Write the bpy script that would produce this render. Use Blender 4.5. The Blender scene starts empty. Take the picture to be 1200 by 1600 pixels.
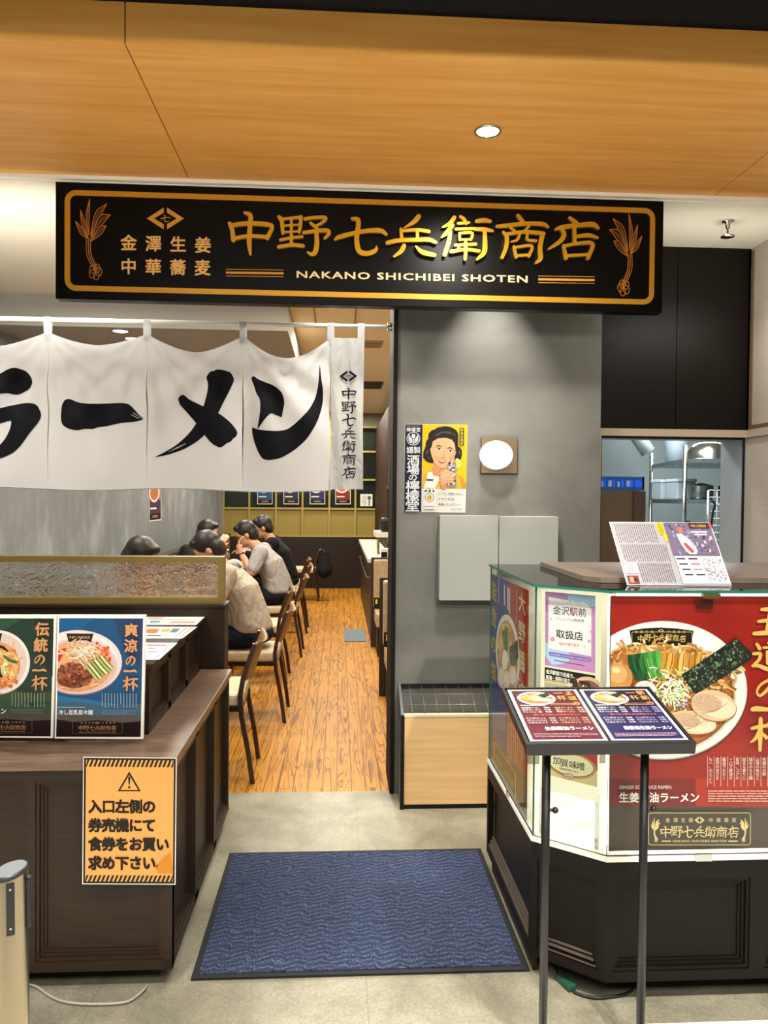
import bpy, bmesh, math, random
from mathutils import Vector, Matrix
from mathutils.geometry import tessellate_polygon

random.seed(7)
SC = bpy.context.scene
COL = SC.collection
PI = math.pi

# ------------------------------------------------------------------ camera
CAM_H = 1.5
FPX = 1200.0                      # focal length in pixels of the 1200 x 1600 frame
RX = Vector((0.99825, 0.00807, 0.05834))     # world = rows . camera (x right, y down, z forward)
_r1 = Vector(((530 - 600) / FPX, (776 - 800) / FPX, 1.0))
_r2 = Vector(((1530 - 600) / FPX, (784.9 - 800) / FPX, 1.0))
_Y = _r1.normalized()
_D = _r1.cross(_r2).normalized()
if _D.y < 0:
    _D = -_D
_X = _D.cross(_Y)
ROWS = (_X, _Y, -_D)

def ray(px, py):
    c = Vector(((px - 600) / FPX, (py - 800) / FPX, 1.0))
    return Vector((ROWS[0].dot(c), ROWS[1].dot(c), ROWS[2].dot(c)))

def on_plane(px, py, p0, n):
    d = ray(px, py)
    o = Vector((0, 0, CAM_H))
    return o + d * ((Vector(p0) - o).dot(n) / d.dot(n))

def at(px, py, y):
    d = ray(px, py)
    return Vector((0, 0, CAM_H)) + d * (y / d.y)

cam_d = bpy.data.cameras.new('camera')
cam = bpy.data.objects.new('camera', cam_d)
COL.objects.link(cam)
right = Vector((ROWS[0].x, ROWS[1].x, ROWS[2].x))
down = Vector((ROWS[0].y, ROWS[1].y, ROWS[2].y))
fwd = Vector((ROWS[0].z, ROWS[1].z, ROWS[2].z))
m = Matrix((right, -down, -fwd)).transposed().to_4x4()
m.translation = Vector((0, 0, CAM_H))
cam.matrix_world = m
cam_d.sensor_fit = 'VERTICAL'
cam_d.sensor_height = 32.0
cam_d.lens = FPX / 1600 * 32.0
cam_d.clip_start = 0.02
SC.camera = cam

# ------------------------------------------------------------------ world, lights, exposure
SC.view_settings.view_transform = 'Standard'
SC.view_settings.look = 'None'
SC.view_settings.gamma = 1.0
SC.view_settings.use_curve_mapping = False
SC.view_settings.exposure = 0.5
SC.cycles.use_denoising = True
SC.cycles.max_bounces = 8
SC.cycles.transparent_max_bounces = 16
SC.cycles.caustics_reflective = False
SC.cycles.caustics_refractive = False
SC.cycles.sample_clamp_indirect = 6.0

world = bpy.data.worlds.new('mall_ambient')
SC.world = world
world.use_nodes = True
world.node_tree.nodes['Background'].inputs[0].default_value = (1.0, 0.93, 0.83, 1)
world.node_tree.nodes['Background'].inputs[1].default_value = 0.2

def light(name, kind, loc, power, col=(1, 0.9, 0.76), size=0.1, target=None, size_y=None, angle=None, blend=0.4, spread=None):
    d = bpy.data.lights.new(name, kind)
    d.energy = power
    d.color = col
    if kind == 'AREA':
        d.size = size
        if size_y:
            d.shape = 'RECTANGLE'
            d.size_y = size_y
        if spread:
            d.spread = math.radians(spread)
    else:
        d.shadow_soft_size = size
    if kind == 'SPOT':
        d.spot_size = math.radians(angle or 70)
        d.spot_blend = blend
    o = bpy.data.objects.new(name, d)
    COL.objects.link(o)
    o.location = loc
    if target is not None:
        o.rotation_euler = (Vector(target) - Vector(loc)).to_track_quat('-Z', 'Y').to_euler()
    return o

WARM = (1.0, 0.88, 0.72)
NEUT = (1.0, 0.955, 0.865)
COOL = (0.86, 0.95, 1.0)
# unseen lights under the black mall ceiling, in front of the shop
light('concourse_light', 'AREA', (0.2, -0.3, 2.87), 130, NEUT, 3.6, (0.2, 1.0, 0), 1.2)
light('unseen_spot', 'SPOT', (-1.3, 1.7, 2.85), 60, NEUT, 0.03, (-0.85, 2.5, 0.4), angle=75, blend=0.6)
light('unseen_spot', 'SPOT', (1.1, 0.7, 2.85), 230, NEUT, 0.03, (1.05, 2.3, 0.75), angle=55, blend=0.7)
light('unseen_spot', 'SPOT', (0.2, 1.0, 2.85), 70, NEUT, 0.05, (0.05, 2.5, 0.0), angle=60, blend=0.7)
light('unseen_spot', 'SPOT', (-0.75, 1.7, 2.85), 190, NEUT, 0.03, (0.6, 2.7, 0.8), angle=34, blend=0.8)  # spot added to brighten the poster on the case's side glass
for fx in (-2.6, -0.9, 0.9, 2.6):      # spots added on the near floor to bounce light onto the soffit
    light('bounce_spot', 'SPOT', (fx, 0.75, 2.86), 240, NEUT, 0.08, (fx, 0.75, 0), angle=78, blend=0.5)
# downlights in the timber soffit
light('soffit_lamp', 'SPOT', (0.555, 2.93, 2.875), 130, NEUT, 0.09, (0.555, 2.95, 0), angle=168, blend=1.0)
light('soffit_lamp', 'SPOT', (-1.9, 2.93, 2.86), 110, NEUT, 0.035, (-1.9, 2.93, 0), angle=120, blend=0.7)
light('soffit_lamp', 'SPOT', (2.6, 2.93, 2.86), 110, NEUT, 0.035, (2.6, 2.93, 0), angle=120, blend=0.7)
# spot grazing the grey plaster wall, and lamps over the threshold
light('wall_grazer', 'SPOT', (0.72, 3.605, 2.84), 85, NEUT, 0.012, (0.80, 3.86, 1.45), angle=60, blend=1.0)
light('threshold_lamp', 'SPOT', (0.05, 3.62, 2.84), 48, NEUT, 0.03, (0.05, 3.5, 0), angle=80, blend=0.8)
light('noren_lamp', 'SPOT', (-0.9, 3.62, 2.84), 5, NEUT, 0.05, (-0.85, 3.86, 1.7), angle=95, blend=0.9)
# dining room
AIS = (1.0, 0.915, 0.74)
for yy, pw in ((4.7, 27), (6.4, 30), (8.4, 35), (10.4, 38), (11.9, 32)):
    light('aisle_light', 'AREA', (0.0, yy, 2.84), pw, AIS, 0.3, (0.0, yy, 0), 0.3)
for yy in (6.0, 8.2, 10.4):
    light('seat_light', 'AREA', (-1.2, yy, 2.62), 26, (1.0, 0.93, 0.8), 0.3, (-1.2, yy, 0), 0.3)
light('recess_light', 'AREA', (-1.6, 4.5, 2.8), 24, NEUT, 0.6, (-1.6, 4.5, 0), 0.6)
light('ceiling_fill', 'AREA', (-1.7, 3.64, 2.42), 7, NEUT, 1.3, (-1.7, 4.5, 2.88), 0.06)  # added up-facing fill for the left ceiling, no fitting there
light('ceiling_fill', 'AREA', (1.85, 3.64, 2.48), 1.6, NEUT, 0.7, (1.85, 4.3, 2.88), 0.06)  # same kind of added fill for the right ceiling
# kitchen
light('kitchen_light', 'AREA', (2.2, 5.3, 2.6), 60, COOL, 1.2, (2.2, 5.3, 0), 0.4)
light('kitchen_light', 'AREA', (3.2, 6.6, 2.6), 60, COOL, 1.2, (3.2, 6.6, 0), 0.4)
light('side_light', 'SPOT', (1.85, 3.65, 2.84), 24, NEUT, 0.04, (1.9, 3.8, 0), angle=120, blend=0.8)

# ------------------------------------------------------------------ materials
def lin(c):
    if isinstance(c, str):
        c = c.lstrip('#')
        c = tuple(int(c[i:i + 2], 16) / 255 for i in (0, 2, 4))
    return tuple((x / 12.92 if x <= 0.04045 else ((x + 0.055) / 1.055) ** 2.4) for x in c) + (1.0,)

MATS = {}

def base(name, col, rough=0.5, metal=0.0, spec=0.5):
    mt = bpy.data.materials.new(name)
    mt.use_nodes = True
    b = mt.node_tree.nodes['Principled BSDF']
    b.inputs['Base Color'].default_value = lin(col)
    b.inputs['Roughness'].default_value = rough
    b.inputs['Metallic'].default_value = metal
    b.inputs['Specular IOR Level'].default_value = spec
    return mt, mt.node_tree, b

def nd(nt, t, **kw):
    n = nt.nodes.new(t)
    for k, v in kw.items():
        if k in n.inputs:
            n.inputs[k].default_value = v
        else:
            setattr(n, k, v)
    return n

def coords(nt, scale=(1, 1, 1), rot=(0, 0, 0), obj=False):
    if obj:
        g = nd(nt, 'ShaderNodeTexCoord').outputs['Object']
    else:
        g = nd(nt, 'ShaderNodeNewGeometry').outputs['Position']
    mp = nd(nt, 'ShaderNodeMapping')
    mp.inputs['Scale'].default_value = scale
    mp.inputs['Rotation'].default_value = rot
    nt.links.new(g, mp.inputs[0])
    return mp.outputs[0]

def ramp(nt, fac, stops):
    r = nd(nt, 'ShaderNodeValToRGB')
    while len(r.color_ramp.elements) < len(stops):
        r.color_ramp.elements.new(0.5)
    for e, (p, c) in zip(r.color_ramp.elements, stops):
        e.position = p
        e.color = lin(c)
    nt.links.new(fac, r.inputs[0])
    return r.outputs[0]

def bump(nt, b, h, strength=0.2, dist=0.01):
    n = nd(nt, 'ShaderNodeBump', Strength=strength, Distance=dist)
    nt.links.new(h, n.inputs['Height'])
    nt.links.new(n.outputs[0], b.inputs['Normal'])

def plain(col, rough=0.5, metal=0.0, spec=0.5, name='paint'):
    """single colour with a faint procedural unevenness"""
    k = (str(col), rough, metal, spec, name)
    if k in MATS:
        return MATS[k]
    mt, nt, b = base(name, col, rough, metal, spec)
    n = nd(nt, 'ShaderNodeTexNoise', Scale=60.0, Detail=2.0)
    nt.links.new(coords(nt), n.inputs['Vector'])
    mr = nd(nt, 'ShaderNodeMapRange')
    mr.inputs['To Min'].default_value = max(0.0, rough - 0.05)
    mr.inputs['To Max'].default_value = min(1.0, rough + 0.05)
    nt.links.new(n.outputs[0], mr.inputs[0])
    nt.links.new(mr.outputs[0], b.inputs['Roughness'])
    MATS[k] = mt
    return mt

def ink(col, rough=0.45):
    return plain(col, rough, 0, 0.2, 'printed_ink')

def mottled(name, stops, scale=(1, 1, 1), nscale=3.0, detail=6, rough=0.6, bmp=0.0, spec=0.4, distort=0.0):
    mt, nt, b = base(name, '#808080', rough, 0, spec)
    n = nd(nt, 'ShaderNodeTexNoise', Scale=nscale, Detail=float(detail), Distortion=distort)
    nt.links.new(coords(nt, scale), n.inputs['Vector'])
    nt.links.new(ramp(nt, n.outputs[0], stops), b.inputs['Base Color'])
    if bmp:
        bump(nt, b, n.outputs[0], bmp, 0.01)
    return mt

def emit(name, col, strength):
    mt = bpy.data.materials.new(name)
    mt.use_nodes = True
    nt = mt.node_tree
    nt.nodes.clear()
    e = nd(nt, 'ShaderNodeEmission', Color=lin(col), Strength=strength)
    o = nd(nt, 'ShaderNodeOutputMaterial')
    nt.links.new(e.outputs[0], o.inputs[0])
    return mt

def wood(name, c1, c2, scale, rough=0.4, spec=0.4, bmp=0.05, nscale=2.0):
    mt, nt, b = base(name, c1, rough, 0, spec)
    v = coords(nt, scale)
    n = nd(nt, 'ShaderNodeTexNoise', Scale=nscale, Detail=5.0, Distortion=0.6)
    nt.links.new(v, n.inputs['Vector'])
    nt.links.new(ramp(nt, n.outputs[0], [(0.3, c1), (0.7, c2)]), b.inputs['Base Color'])
    bump(nt, b, n.outputs[0], bmp, 0.004)
    return mt

M_DARK = wood('dark_stained_wood', '#21160e', '#2b1e14', (3, 3, 60), 0.45, 0.25, 0.03)
M_DARKFLAT = plain('#33291f', 0.45, 0, 0.4, 'dark_brown_laminate')
M_BLACK = plain('#0b0a0a', 0.5, 0, 0.3, 'black_paint')
M_BLACKMET = plain('#151517', 0.42, 0.2, 0.5, 'black_powder_coat')
M_WHITE = plain('#e9e6de', 0.5, 0, 0.4, 'white_paint')
M_STEEL = plain('#b9bcbd', 0.22, 1.0, 0.5, 'stainless_steel')
M_CHROME = plain('#b5aea0', 0.16, 1.0, 0.5, 'polished_steel')
M_GOLD = plain('#c08a1e', 0.33, 0.35, 0.5, 'gold_lacquer')
M_MUSTARD = plain('#8d7a3a', 0.5, 0, 0.4, 'mustard_paint')
M_BEIGE = mottled('beige_leatherette', [(0.3, '#a08a6c'), (0.7, '#b8a283')], nscale=18, rough=0.42, bmp=0.04)
M_SEAT = mottled('cream_seat_fabric', [(0.3, '#b39f7d'), (0.7, '#c9b796')], nscale=40, rough=0.7, bmp=0.05)
M_CHAIRWOOD = wood('dark_walnut', '#23120c', '#3a2016', (4, 4, 40), 0.3, 0.5, 0.02)
M_WORKTOP = wood('weathered_worktop', '#5a4537', '#745d4d', (2.5, 22, 22), 0.38, 0.45, 0.05)
M_SOFFIT = wood('honey_timber_laminate', '#df9c4a', '#f0b664', (0.5, 9, 9), 0.42, 0.35, 0.02, 2.6)
M_FASCIA = M_SOFFIT
M_CEIL = plain('#e6dfcd', 0.85, 0, 0.2, 'ceiling_paint')
M_CEILWARM = plain('#e9d8b6', 0.85, 0, 0.2, 'cream_ceiling_paint')
M_GREYCEIL = plain('#a09c94', 0.85, 0, 0.2, 'grey_ceiling_paint')
M_PALEOAK = wood('pale_oak_laminate', '#dcb078', '#e8c08a', (1.2, 1.2, 22), 0.45, 0.35, 0.02)

def plaster(name, c):
    mt, nt, b = base(name, c[0], 0.55, 0, 0.35)
    n = nd(nt, 'ShaderNodeTexNoise', Scale=2.2, Detail=9.0, Roughness=0.62, Distortion=1.2)
    nt.links.new(coords(nt, (1, 1, 1)), n.inputs['Vector'])
    nt.links.new(ramp(nt, n.outputs[0], [(0.25, c[0]), (0.5, c[1]), (0.75, c[2])]), b.inputs['Base Color'])
    bump(nt, b, n.outputs[0], 0.12, 0.01)
    return mt
M_PLASTER = plaster('grey_trowelled_plaster', ('#62615d', '#6c6b66', '#767570'))

def concrete():
    mt, nt, b = base('streaked_concrete', '#8d9094', 0.55, 0, 0.3)
    n = nd(nt, 'ShaderNodeTexNoise', Scale=2.6, Detail=5.0, Roughness=0.6)
    nt.links.new(coords(nt, (1.0, 1.0, 0.55)), n.inputs['Vector'])
    n2 = nd(nt, 'ShaderNodeTexNoise', Scale=9.0, Detail=6.0, Roughness=0.7)
    nt.links.new(coords(nt, (1.0, 1.0, 0.25)), n2.inputs['Vector'])
    ad = nd(nt, 'ShaderNodeMath', operation='MULTIPLY_ADD')
    nt.links.new(n2.outputs[0], ad.inputs[0])
    ad.inputs[1].default_value = 0.6
    nt.links.new(n.outputs[0], ad.inputs[2])
    nt.links.new(ramp(nt, ad.outputs[0], [(0.55, '#6d7073'), (0.8, '#777a7d'), (0.93, '#888b8d'), (1.0, '#919496')]), b.inputs['Base Color'])
    return mt
M_CONCRETE = concrete()

def plank_floor():
    mt, nt, b = base('oak_plank_floor', '#c08a4a', 0.45, 0, 0.22)
    br = nd(nt, 'ShaderNodeTexBrick', Scale=1.0)
    br.inputs['Brick Width'].default_value = 0.9
    br.inputs['Row Height'].default_value = 0.075
    br.inputs['Mortar Size'].default_value = 0.002
    br.inputs['Mortar Smooth'].default_value = 0.1
    br.inputs['Color1'].default_value = (0.35, 0.35, 0.35, 1)
    br.inputs['Color2'].default_value = (0.75, 0.75, 0.75, 1)
    br.inputs['Mortar'].default_value = (0, 0, 0, 1)
    br.offset = 0.37
    nt.links.new(coords(nt, (1, 1, 1), (0, 0, PI / 2)), br.inputs['Vector'])
    # flowing grain: stretched noise fed through a wave-like ramp, shifted per plank
    add = nd(nt, 'ShaderNodeVectorMath', operation='MULTIPLY_ADD')
    nt.links.new(br.outputs['Color'], add.inputs[0])
    add.inputs[1].default_value = (9.0, 9.0, 9.0)
    nt.links.new(coords(nt, (15, 0.75, 1)), add.inputs[2])
    n = nd(nt, 'ShaderNodeTexNoise', Scale=1.0, Detail=2.0, Distortion=1.4)
    nt.links.new(add.outputs[0], n.inputs['Vector'])
    mul = nd(nt, 'ShaderNodeMath', operation='MULTIPLY')
    mul.inputs[1].default_value = 46.0
    nt.links.new(n.outputs[0], mul.inputs[0])
    sn = nd(nt, 'ShaderNodeMath', operation='SINE')
    nt.links.new(mul.outputs[0], sn.inputs[0])
    g = ramp(nt, sn.outputs[0], [(0.0, '#b98029'), (0.62, '#aa721f'), (1.0, '#774c13')])
    mx = nd(nt, 'ShaderNodeMix', data_type='RGBA', blend_type='MULTIPLY')
    mx.inputs['Factor'].default_value = 0.5
    nt.links.new(g, mx.inputs['A'])
    nt.links.new(ramp(nt, br.outputs['Color'], [(0.0, '#50341a'), (0.2, '#d8c8b0'), (1.0, '#ffffff')]), mx.inputs['B'])
    mx2 = nd(nt, 'ShaderNodeMix', data_type='RGBA')
    nt.links.new(br.outputs['Fac'], mx2.inputs['Factor'])
    nt.links.new(mx.outputs['Result'], mx2.inputs['A'])
    mx2.inputs['B'].default_value = lin('#4a2f14')
    nt.links.new(mx2.outputs['Result'], b.inputs['Base Color'])
    return mt

def tile_floor():
    mt, nt, b = base('stone_tile_floor', '#b0aa9c', 0.42, 0, 0.4)
    br = nd(nt, 'ShaderNodeTexBrick', Scale=1.0)
    br.offset = 0.0
    br.inputs['Brick Width'].default_value = 0.406
    br.inputs['Row Height'].default_value = 30.0
    br.inputs['Mortar Size'].default_value = 0.0016
    mp = nd(nt, 'ShaderNodeMapping')
    mp.inputs['Location'].default_value = (0.31, 9.0, 0)
    nt.links.new(coords(nt), mp.inputs[0])
    nt.links.new(mp.outputs[0], br.inputs['Vector'])
    n = nd(nt, 'ShaderNodeTexNoise', Scale=3.2, Detail=10.0, Roughness=0.7, Distortion=0.5)
    nt.links.new(coords(nt), n.inputs['Vector'])
    fn = nd(nt, 'ShaderNodeTexNoise', Scale=95.0, Detail=4.0, Roughness=0.7)
    nt.links.new(coords(nt), fn.inputs['Vector'])
    ad = nd(nt, 'ShaderNodeMath', operation='MULTIPLY_ADD')
    nt.links.new(fn.outputs[0], ad.inputs[0])
    ad.inputs[1].default_value = 0.55
    nt.links.new(n.outputs[0], ad.inputs[2])
    sb = nd(nt, 'ShaderNodeMath', operation='SUBTRACT')
    nt.links.new(ad.outputs[0], sb.inputs[0])
    sb.inputs[1].default_value = 0.275
    c = ramp(nt, sb.outputs[0], [(0.3, '#5f5b4d'), (0.5, '#7a7564'), (0.7, '#928d7b')])
    mx = nd(nt, 'ShaderNodeMix', data_type='RGBA')
    nt.links.new(br.outputs['Fac'], mx.inputs['Factor'])
    nt.links.new(c, mx.inputs['A'])
    mx.inputs['B'].default_value = lin('#6d685c')
    nt.links.new(mx.outputs['Result'], b.inputs['Base Color'])
    bump(nt, b, n.outputs[0], 0.08, 0.004)
    return mt

def mat_pile():
    mt, nt, b = base('blue_loop_pile', '#39405a', 0.95, 0, 0.1)
    n = nd(nt, 'ShaderNodeTexNoise', Scale=7.0, Detail=2.0)
    nt.links.new(coords(nt, (1, 1, 1)), n.inputs['Vector'])
    # rows of zigzag loop pile, broken up by noise
    sx = nd(nt, 'ShaderNodeSeparateXYZ')
    nt.links.new(coords(nt), sx.inputs[0])
    nz = nd(nt, 'ShaderNodeTexNoise', Scale=18.0, Detail=4.0)
    nt.links.new(coords(nt), nz.inputs['Vector'])
    def mth(op, a, b_=None, c=None):
        q = nd(nt, 'ShaderNodeMath', operation=op)
        for i, v in enumerate((a, b_, c)):
            if v is None:
                continue
            if hasattr(v, 'is_output'):
                nt.links.new(v, q.inputs[i])
            else:
                q.inputs[i].default_value = v
        return q.outputs[0]
    xx = mth('MULTIPLY_ADD', nz.outputs[0], 0.09, sx.outputs[0])
    zig = mth('PINGPONG', xx, 0.042)
    yy = mth('MULTIPLY_ADD', zig, 0.42, sx.outputs[1])
    yy = mth('MULTIPLY_ADD', nz.outputs[0], 0.055, yy)
    w0 = mth('SINE', mth('MULTIPLY', yy, 2 * PI / 0.026))
    w1 = mth('MULTIPLY_ADD', w0, 0.10, 0.44)
    w = nd(nt, 'ShaderNodeMath', operation='ADD')
    nt.links.new(w1, w.inputs[0])
    w.inputs[1].default_value = 0.0
    f = nd(nt, 'ShaderNodeTexNoise', Scale=170.0, Detail=2.0)
    nt.links.new(coords(nt), f.inputs['Vector'])
    mul = nd(nt, 'ShaderNodeMath', operation='MULTIPLY_ADD')
    nt.links.new(f.outputs[0], mul.inputs[0])
    mul.inputs[1].default_value = 0.8
    nt.links.new(w.outputs[0], mul.inputs[2])
    nt.links.new(ramp(nt, mul.outputs[0], [(0.55, '#161a26'), (0.72, '#2b3246'), (0.95, '#3d465f'), (1.15, '#59627d')]), b.inputs['Base Color'])
    bump(nt, b, mul.outputs[0], 0.7, 0.012)
    return mt

def clear_glass(name='clear_glass', tint='#fbfefd', refl=0.35):
    mt = bpy.data.materials.new(name)
    mt.use_nodes = True
    nt = mt.node_tree
    nt.nodes.clear()
    t = nd(nt, 'ShaderNodeBsdfTransparent', Color=lin(tint))
    g = nd(nt, 'ShaderNodeBsdfGlossy', Roughness=0.02)
    fr = nd(nt, 'ShaderNodeFresnel', IOR=1.45)
    mu = nd(nt, 'ShaderNodeMath', operation='MULTIPLY')
    mu.inputs[1].default_value = refl
    nt.links.new(fr.outputs[0], mu.inputs[0])
    mx = nd(nt, 'ShaderNodeMixShader')
    nt.links.new(mu.outputs[0], mx.inputs[0])
    nt.links.new(t.outputs[0], mx.inputs[1])
    nt.links.new(g.outputs[0], mx.inputs[2])
    o = nd(nt, 'ShaderNodeOutputMaterial')
    nt.links.new(mx.outputs[0], o.inputs[0])
    return mt

def wavy_glass():
    mt, nt, b = base('hammered_glass', '#e8e4d8', 0.04, 0, 0.5)
    b.inputs['Transmission Weight'].default_value = 1.0
    b.inputs['IOR'].default_value = 1.4
    n = nd(nt, 'ShaderNodeTexNoise', Scale=9.0, Detail=3.0, Distortion=2.5)
    nt.links.new(coords(nt, (1, 1, 1.6)), n.inputs['Vector'])
    bump(nt, b, n.outputs[0], 0.55, 0.03)
    return mt

M_GLASS = clear_glass()
M_GLASSEDGE = plain('#17594c', 0.3, 0, 0.4, 'green_glass_edge')
M_WAVY = wavy_glass()

def cloth_white():
    mt, nt, b = base('white_cotton', '#c2c2c5', 0.85, 0, 0.15)
    tr = nd(nt, 'ShaderNodeBsdfTranslucent', Color=lin('#aaa7a2'))
    mx = nd(nt, 'ShaderNodeMixShader')
    mx.inputs[0].default_value = 0.3
    o = nt.nodes['Material Output']
    nt.links.new(b.outputs[0], mx.inputs[1])
    nt.links.new(tr.outputs[0], mx.inputs[2])
    nt.links.new(mx.outputs[0], o.inputs[0])
    n = nd(nt, 'ShaderNodeTexNoise', Scale=9.0, Detail=3.0)
    nt.links.new(coords(nt, (1, 1, 0.5)), n.inputs['Vector'])
    bump(nt, b, n.outputs[0], 0.15, 0.02)
    return mt
M_CLOTH = cloth_white()

def satin():
    mt, nt, b = base('white_satin', '#a9a8a4', 0.36, 0, 0.6)
    n = nd(nt, 'ShaderNodeTexNoise', Scale=16.0, Detail=2.0, Distortion=1.0)
    nt.links.new(coords(nt, (1.4, 1, 0.6)), n.inputs['Vector'])
    bump(nt, b, n.outputs[0], 0.35, 0.02)
    return mt
M_SATIN = satin()

# ------------------------------------------------------------------ mesh helpers
def wm(o):
    return o.matrix_basis.copy() if o.parent is None else wm(o.parent) @ o.matrix_basis

class MB:
    """collects shapes into one mesh object (coordinates in world space unless local=True at build)"""
    def __init__(s):
        s.v, s.f, s.m, s.s = [], [], [], []

    def add(s, vs, fs, mat=0, smooth=False, M=None):
        k = len(s.v)
        s.v += [(M @ Vector(v)) if M is not None else Vector(v) for v in vs]
        for f in fs:
            s.f.append(tuple(i + k for i in f))
            s.m.append(mat)
            s.s.append(smooth)
        return s

    def from_bm(s, bm, mat=0, smooth=False, M=None):
        bm.verts.index_update()
        s.add([v.co for v in bm.verts], [[v.index for v in f.verts] for f in bm.faces], mat, smooth, M)
        bm.free()
        return s

    def box(s, x0, x1, y0, y1, z0, z1, mat=0, bev=0.0, M=None, seg=2):
        if x0 > x1: x0, x1 = x1, x0
        if y0 > y1: y0, y1 = y1, y0
        if z0 > z1: z0, z1 = z1, z0
        if not bev:
            vs = [(x, y, z) for z in (z0, z1) for y in (y0, y1) for x in (x0, x1)]
            fs = [(0, 2, 3, 1), (4, 5, 7, 6), (0, 1, 5, 4), (2, 6, 7, 3), (0, 4, 6, 2), (1, 3, 7, 5)]
            return s.add(vs, fs, mat, False, M)
        bm = bmesh.new()
        bmesh.ops.create_cube(bm, size=1.0)
        for v in bm.verts:
            v.co = Vector(((x0 + x1) / 2 + v.co.x * (x1 - x0), (y0 + y1) / 2 + v.co.y * (y1 - y0), (z0 + z1) / 2 + v.co.z * (z1 - z0)))
        bmesh.ops.bevel(bm, geom=bm.edges[:], offset=min(bev, 0.45 * min(x1 - x0, y1 - y0, z1 - z0)), segments=seg, affect='EDGES', profile=0.6)
        return s.from_bm(bm, mat, False, M)

    def prism(s, poly, z0, z1, mat=0, M=None):
        n = len(poly)
        vs = [(x, y, z0) for x, y in poly] + [(x, y, z1) for x, y in poly]
        fs = [(i, (i + 1) % n, n + (i + 1) % n, n + i) for i in range(n)]
        fs += [tuple(range(n - 1, -1, -1)), tuple(range(n, 2 * n))]
        return s.add(vs, fs, mat, False, M)

    def lathe(s, prof, n=24, mat=0, M=None, smooth=True, caps=True):
        vs, fs = [], []
        for r, z in prof:
            for i in range(n):
                a = 2 * PI * i / n
                vs.append((r * math.cos(a), r * math.sin(a), z))
        for j in range(len(prof) - 1):
            for i in range(n):
                fs.append((j * n + i, j * n + (i + 1) % n, (j + 1) * n + (i + 1) % n, (j + 1) * n + i))
        if caps:
            fs.append(tuple(range(n - 1, -1, -1)))
            fs.append(tuple((len(prof) - 1) * n + i for i in range(n)))
        return s.add(vs, fs, mat, smooth, M)

    def ell(s, c, r, mat=0, n=20, k=12, M=None):
        if not hasattr(r, '__len__'):
            r = (r, r, r)
        T = Matrix.Translation(Vector(c)) @ Matrix.Diagonal((r[0], r[1], r[2], 1))
        if M is not None:
            T = M @ T
        prof = [(max(1e-4, math.sin(PI * j / k)), -math.cos(PI * j / k)) for j in range(k + 1)]
        return s.lathe(prof, n, mat, T, True)

    def cap(s, p0, r0, p1=None, r1=None, mat=0, n=14, k=5):
        """tapered capsule"""
        p0 = Vector(p0)
        if p1 is None:
            return s.ell(p0, r0, mat, n, 10)
        p1 = Vector(p1)
        r1 = r0 if r1 is None else r1
        d = p1 - p0
        L = d.length
        q = d.to_track_quat('Z', 'Y').to_matrix().to_4x4()
        q.translation = p0
        prof = [(max(1e-4, r0 * math.sin(PI / 2 * j / k)), -r0 * math.cos(PI / 2 * j / k)) for j in range(k)]
        prof += [(r0, 0), (r1, L)]
        prof += [(max(1e-4, r1 * math.cos(PI / 2 * j / k)), L + r1 * math.sin(PI / 2 * j / k)) for j in range(1, k + 1)]
        return s.lathe(prof, n, mat, q, True)

    def cyl(s, p0, p1, r0, r1=None, mat=0, n=16, smooth=True):
        p0, p1 = Vector(p0), Vector(p1)
        r1 = r0 if r1 is None else r1
        d = p1 - p0
        q = d.to_track_quat('Z', 'Y').to_matrix().to_4x4()
        q.translation = p0
        return s.lathe([(r0, 0), (r1, d.length)], n, mat, q, smooth)

    def bar(s, p0, p1, w0, w1=None, mat=0, up='Z'):
        """square tapered bar"""
        p0, p1 = Vector(p0), Vector(p1)
        w1 = w0 if w1 is None else w1
        d = p1 - p0
        q = d.to_track_quat('Z', 'Y').to_matrix().to_4x4()
        q.translation = p0
        vs = []
        for w, z in ((w0, 0), (w1, d.length)):
            wx, wy = (w if hasattr(w, '__len__') else (w, w))
            vs += [(-wx / 2, -wy / 2, z), (wx / 2, -wy / 2, z), (wx / 2, wy / 2, z), (-wx / 2, wy / 2, z)]
        return s.add(vs, [(3, 2, 1, 0), (4, 5, 6, 7), (0, 1, 5, 4), (1, 2, 6, 5), (2, 3, 7, 6), (3, 0, 4, 7)], mat, False, q)

    def tube(s, pts, r, mat=0, n=8):
        pts = [Vector(p) for p in pts]
        rs = r if hasattr(r, '__len__') else [r] * len(pts)
        vs, fs = [], []
        t0 = (pts[1] - pts[0]).normalized()
        u = t0.orthogonal().normalized()
        for i, p in enumerate(pts):
            t = (pts[min(i + 1, len(pts) - 1)] - pts[max(i - 1, 0)]).normalized()
            u = (u - t * u.dot(t)).normalized()
            w = t.cross(u)
            for k in range(n):
                a = 2 * PI * k / n
                vs.append(p + (u * math.cos(a) + w * math.sin(a)) * rs[i])
        for i in range(len(pts) - 1):
            for k in range(n):
                fs.append((i * n + k, i * n + (k + 1) % n, (i + 1) * n + (k + 1) % n, (i + 1) * n + k))
        fs.append(tuple(range(n - 1, -1, -1)))
        fs.append(tuple((len(pts) - 1) * n + i for i in range(n)))
        return s.add(vs, fs, mat, True)

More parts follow.
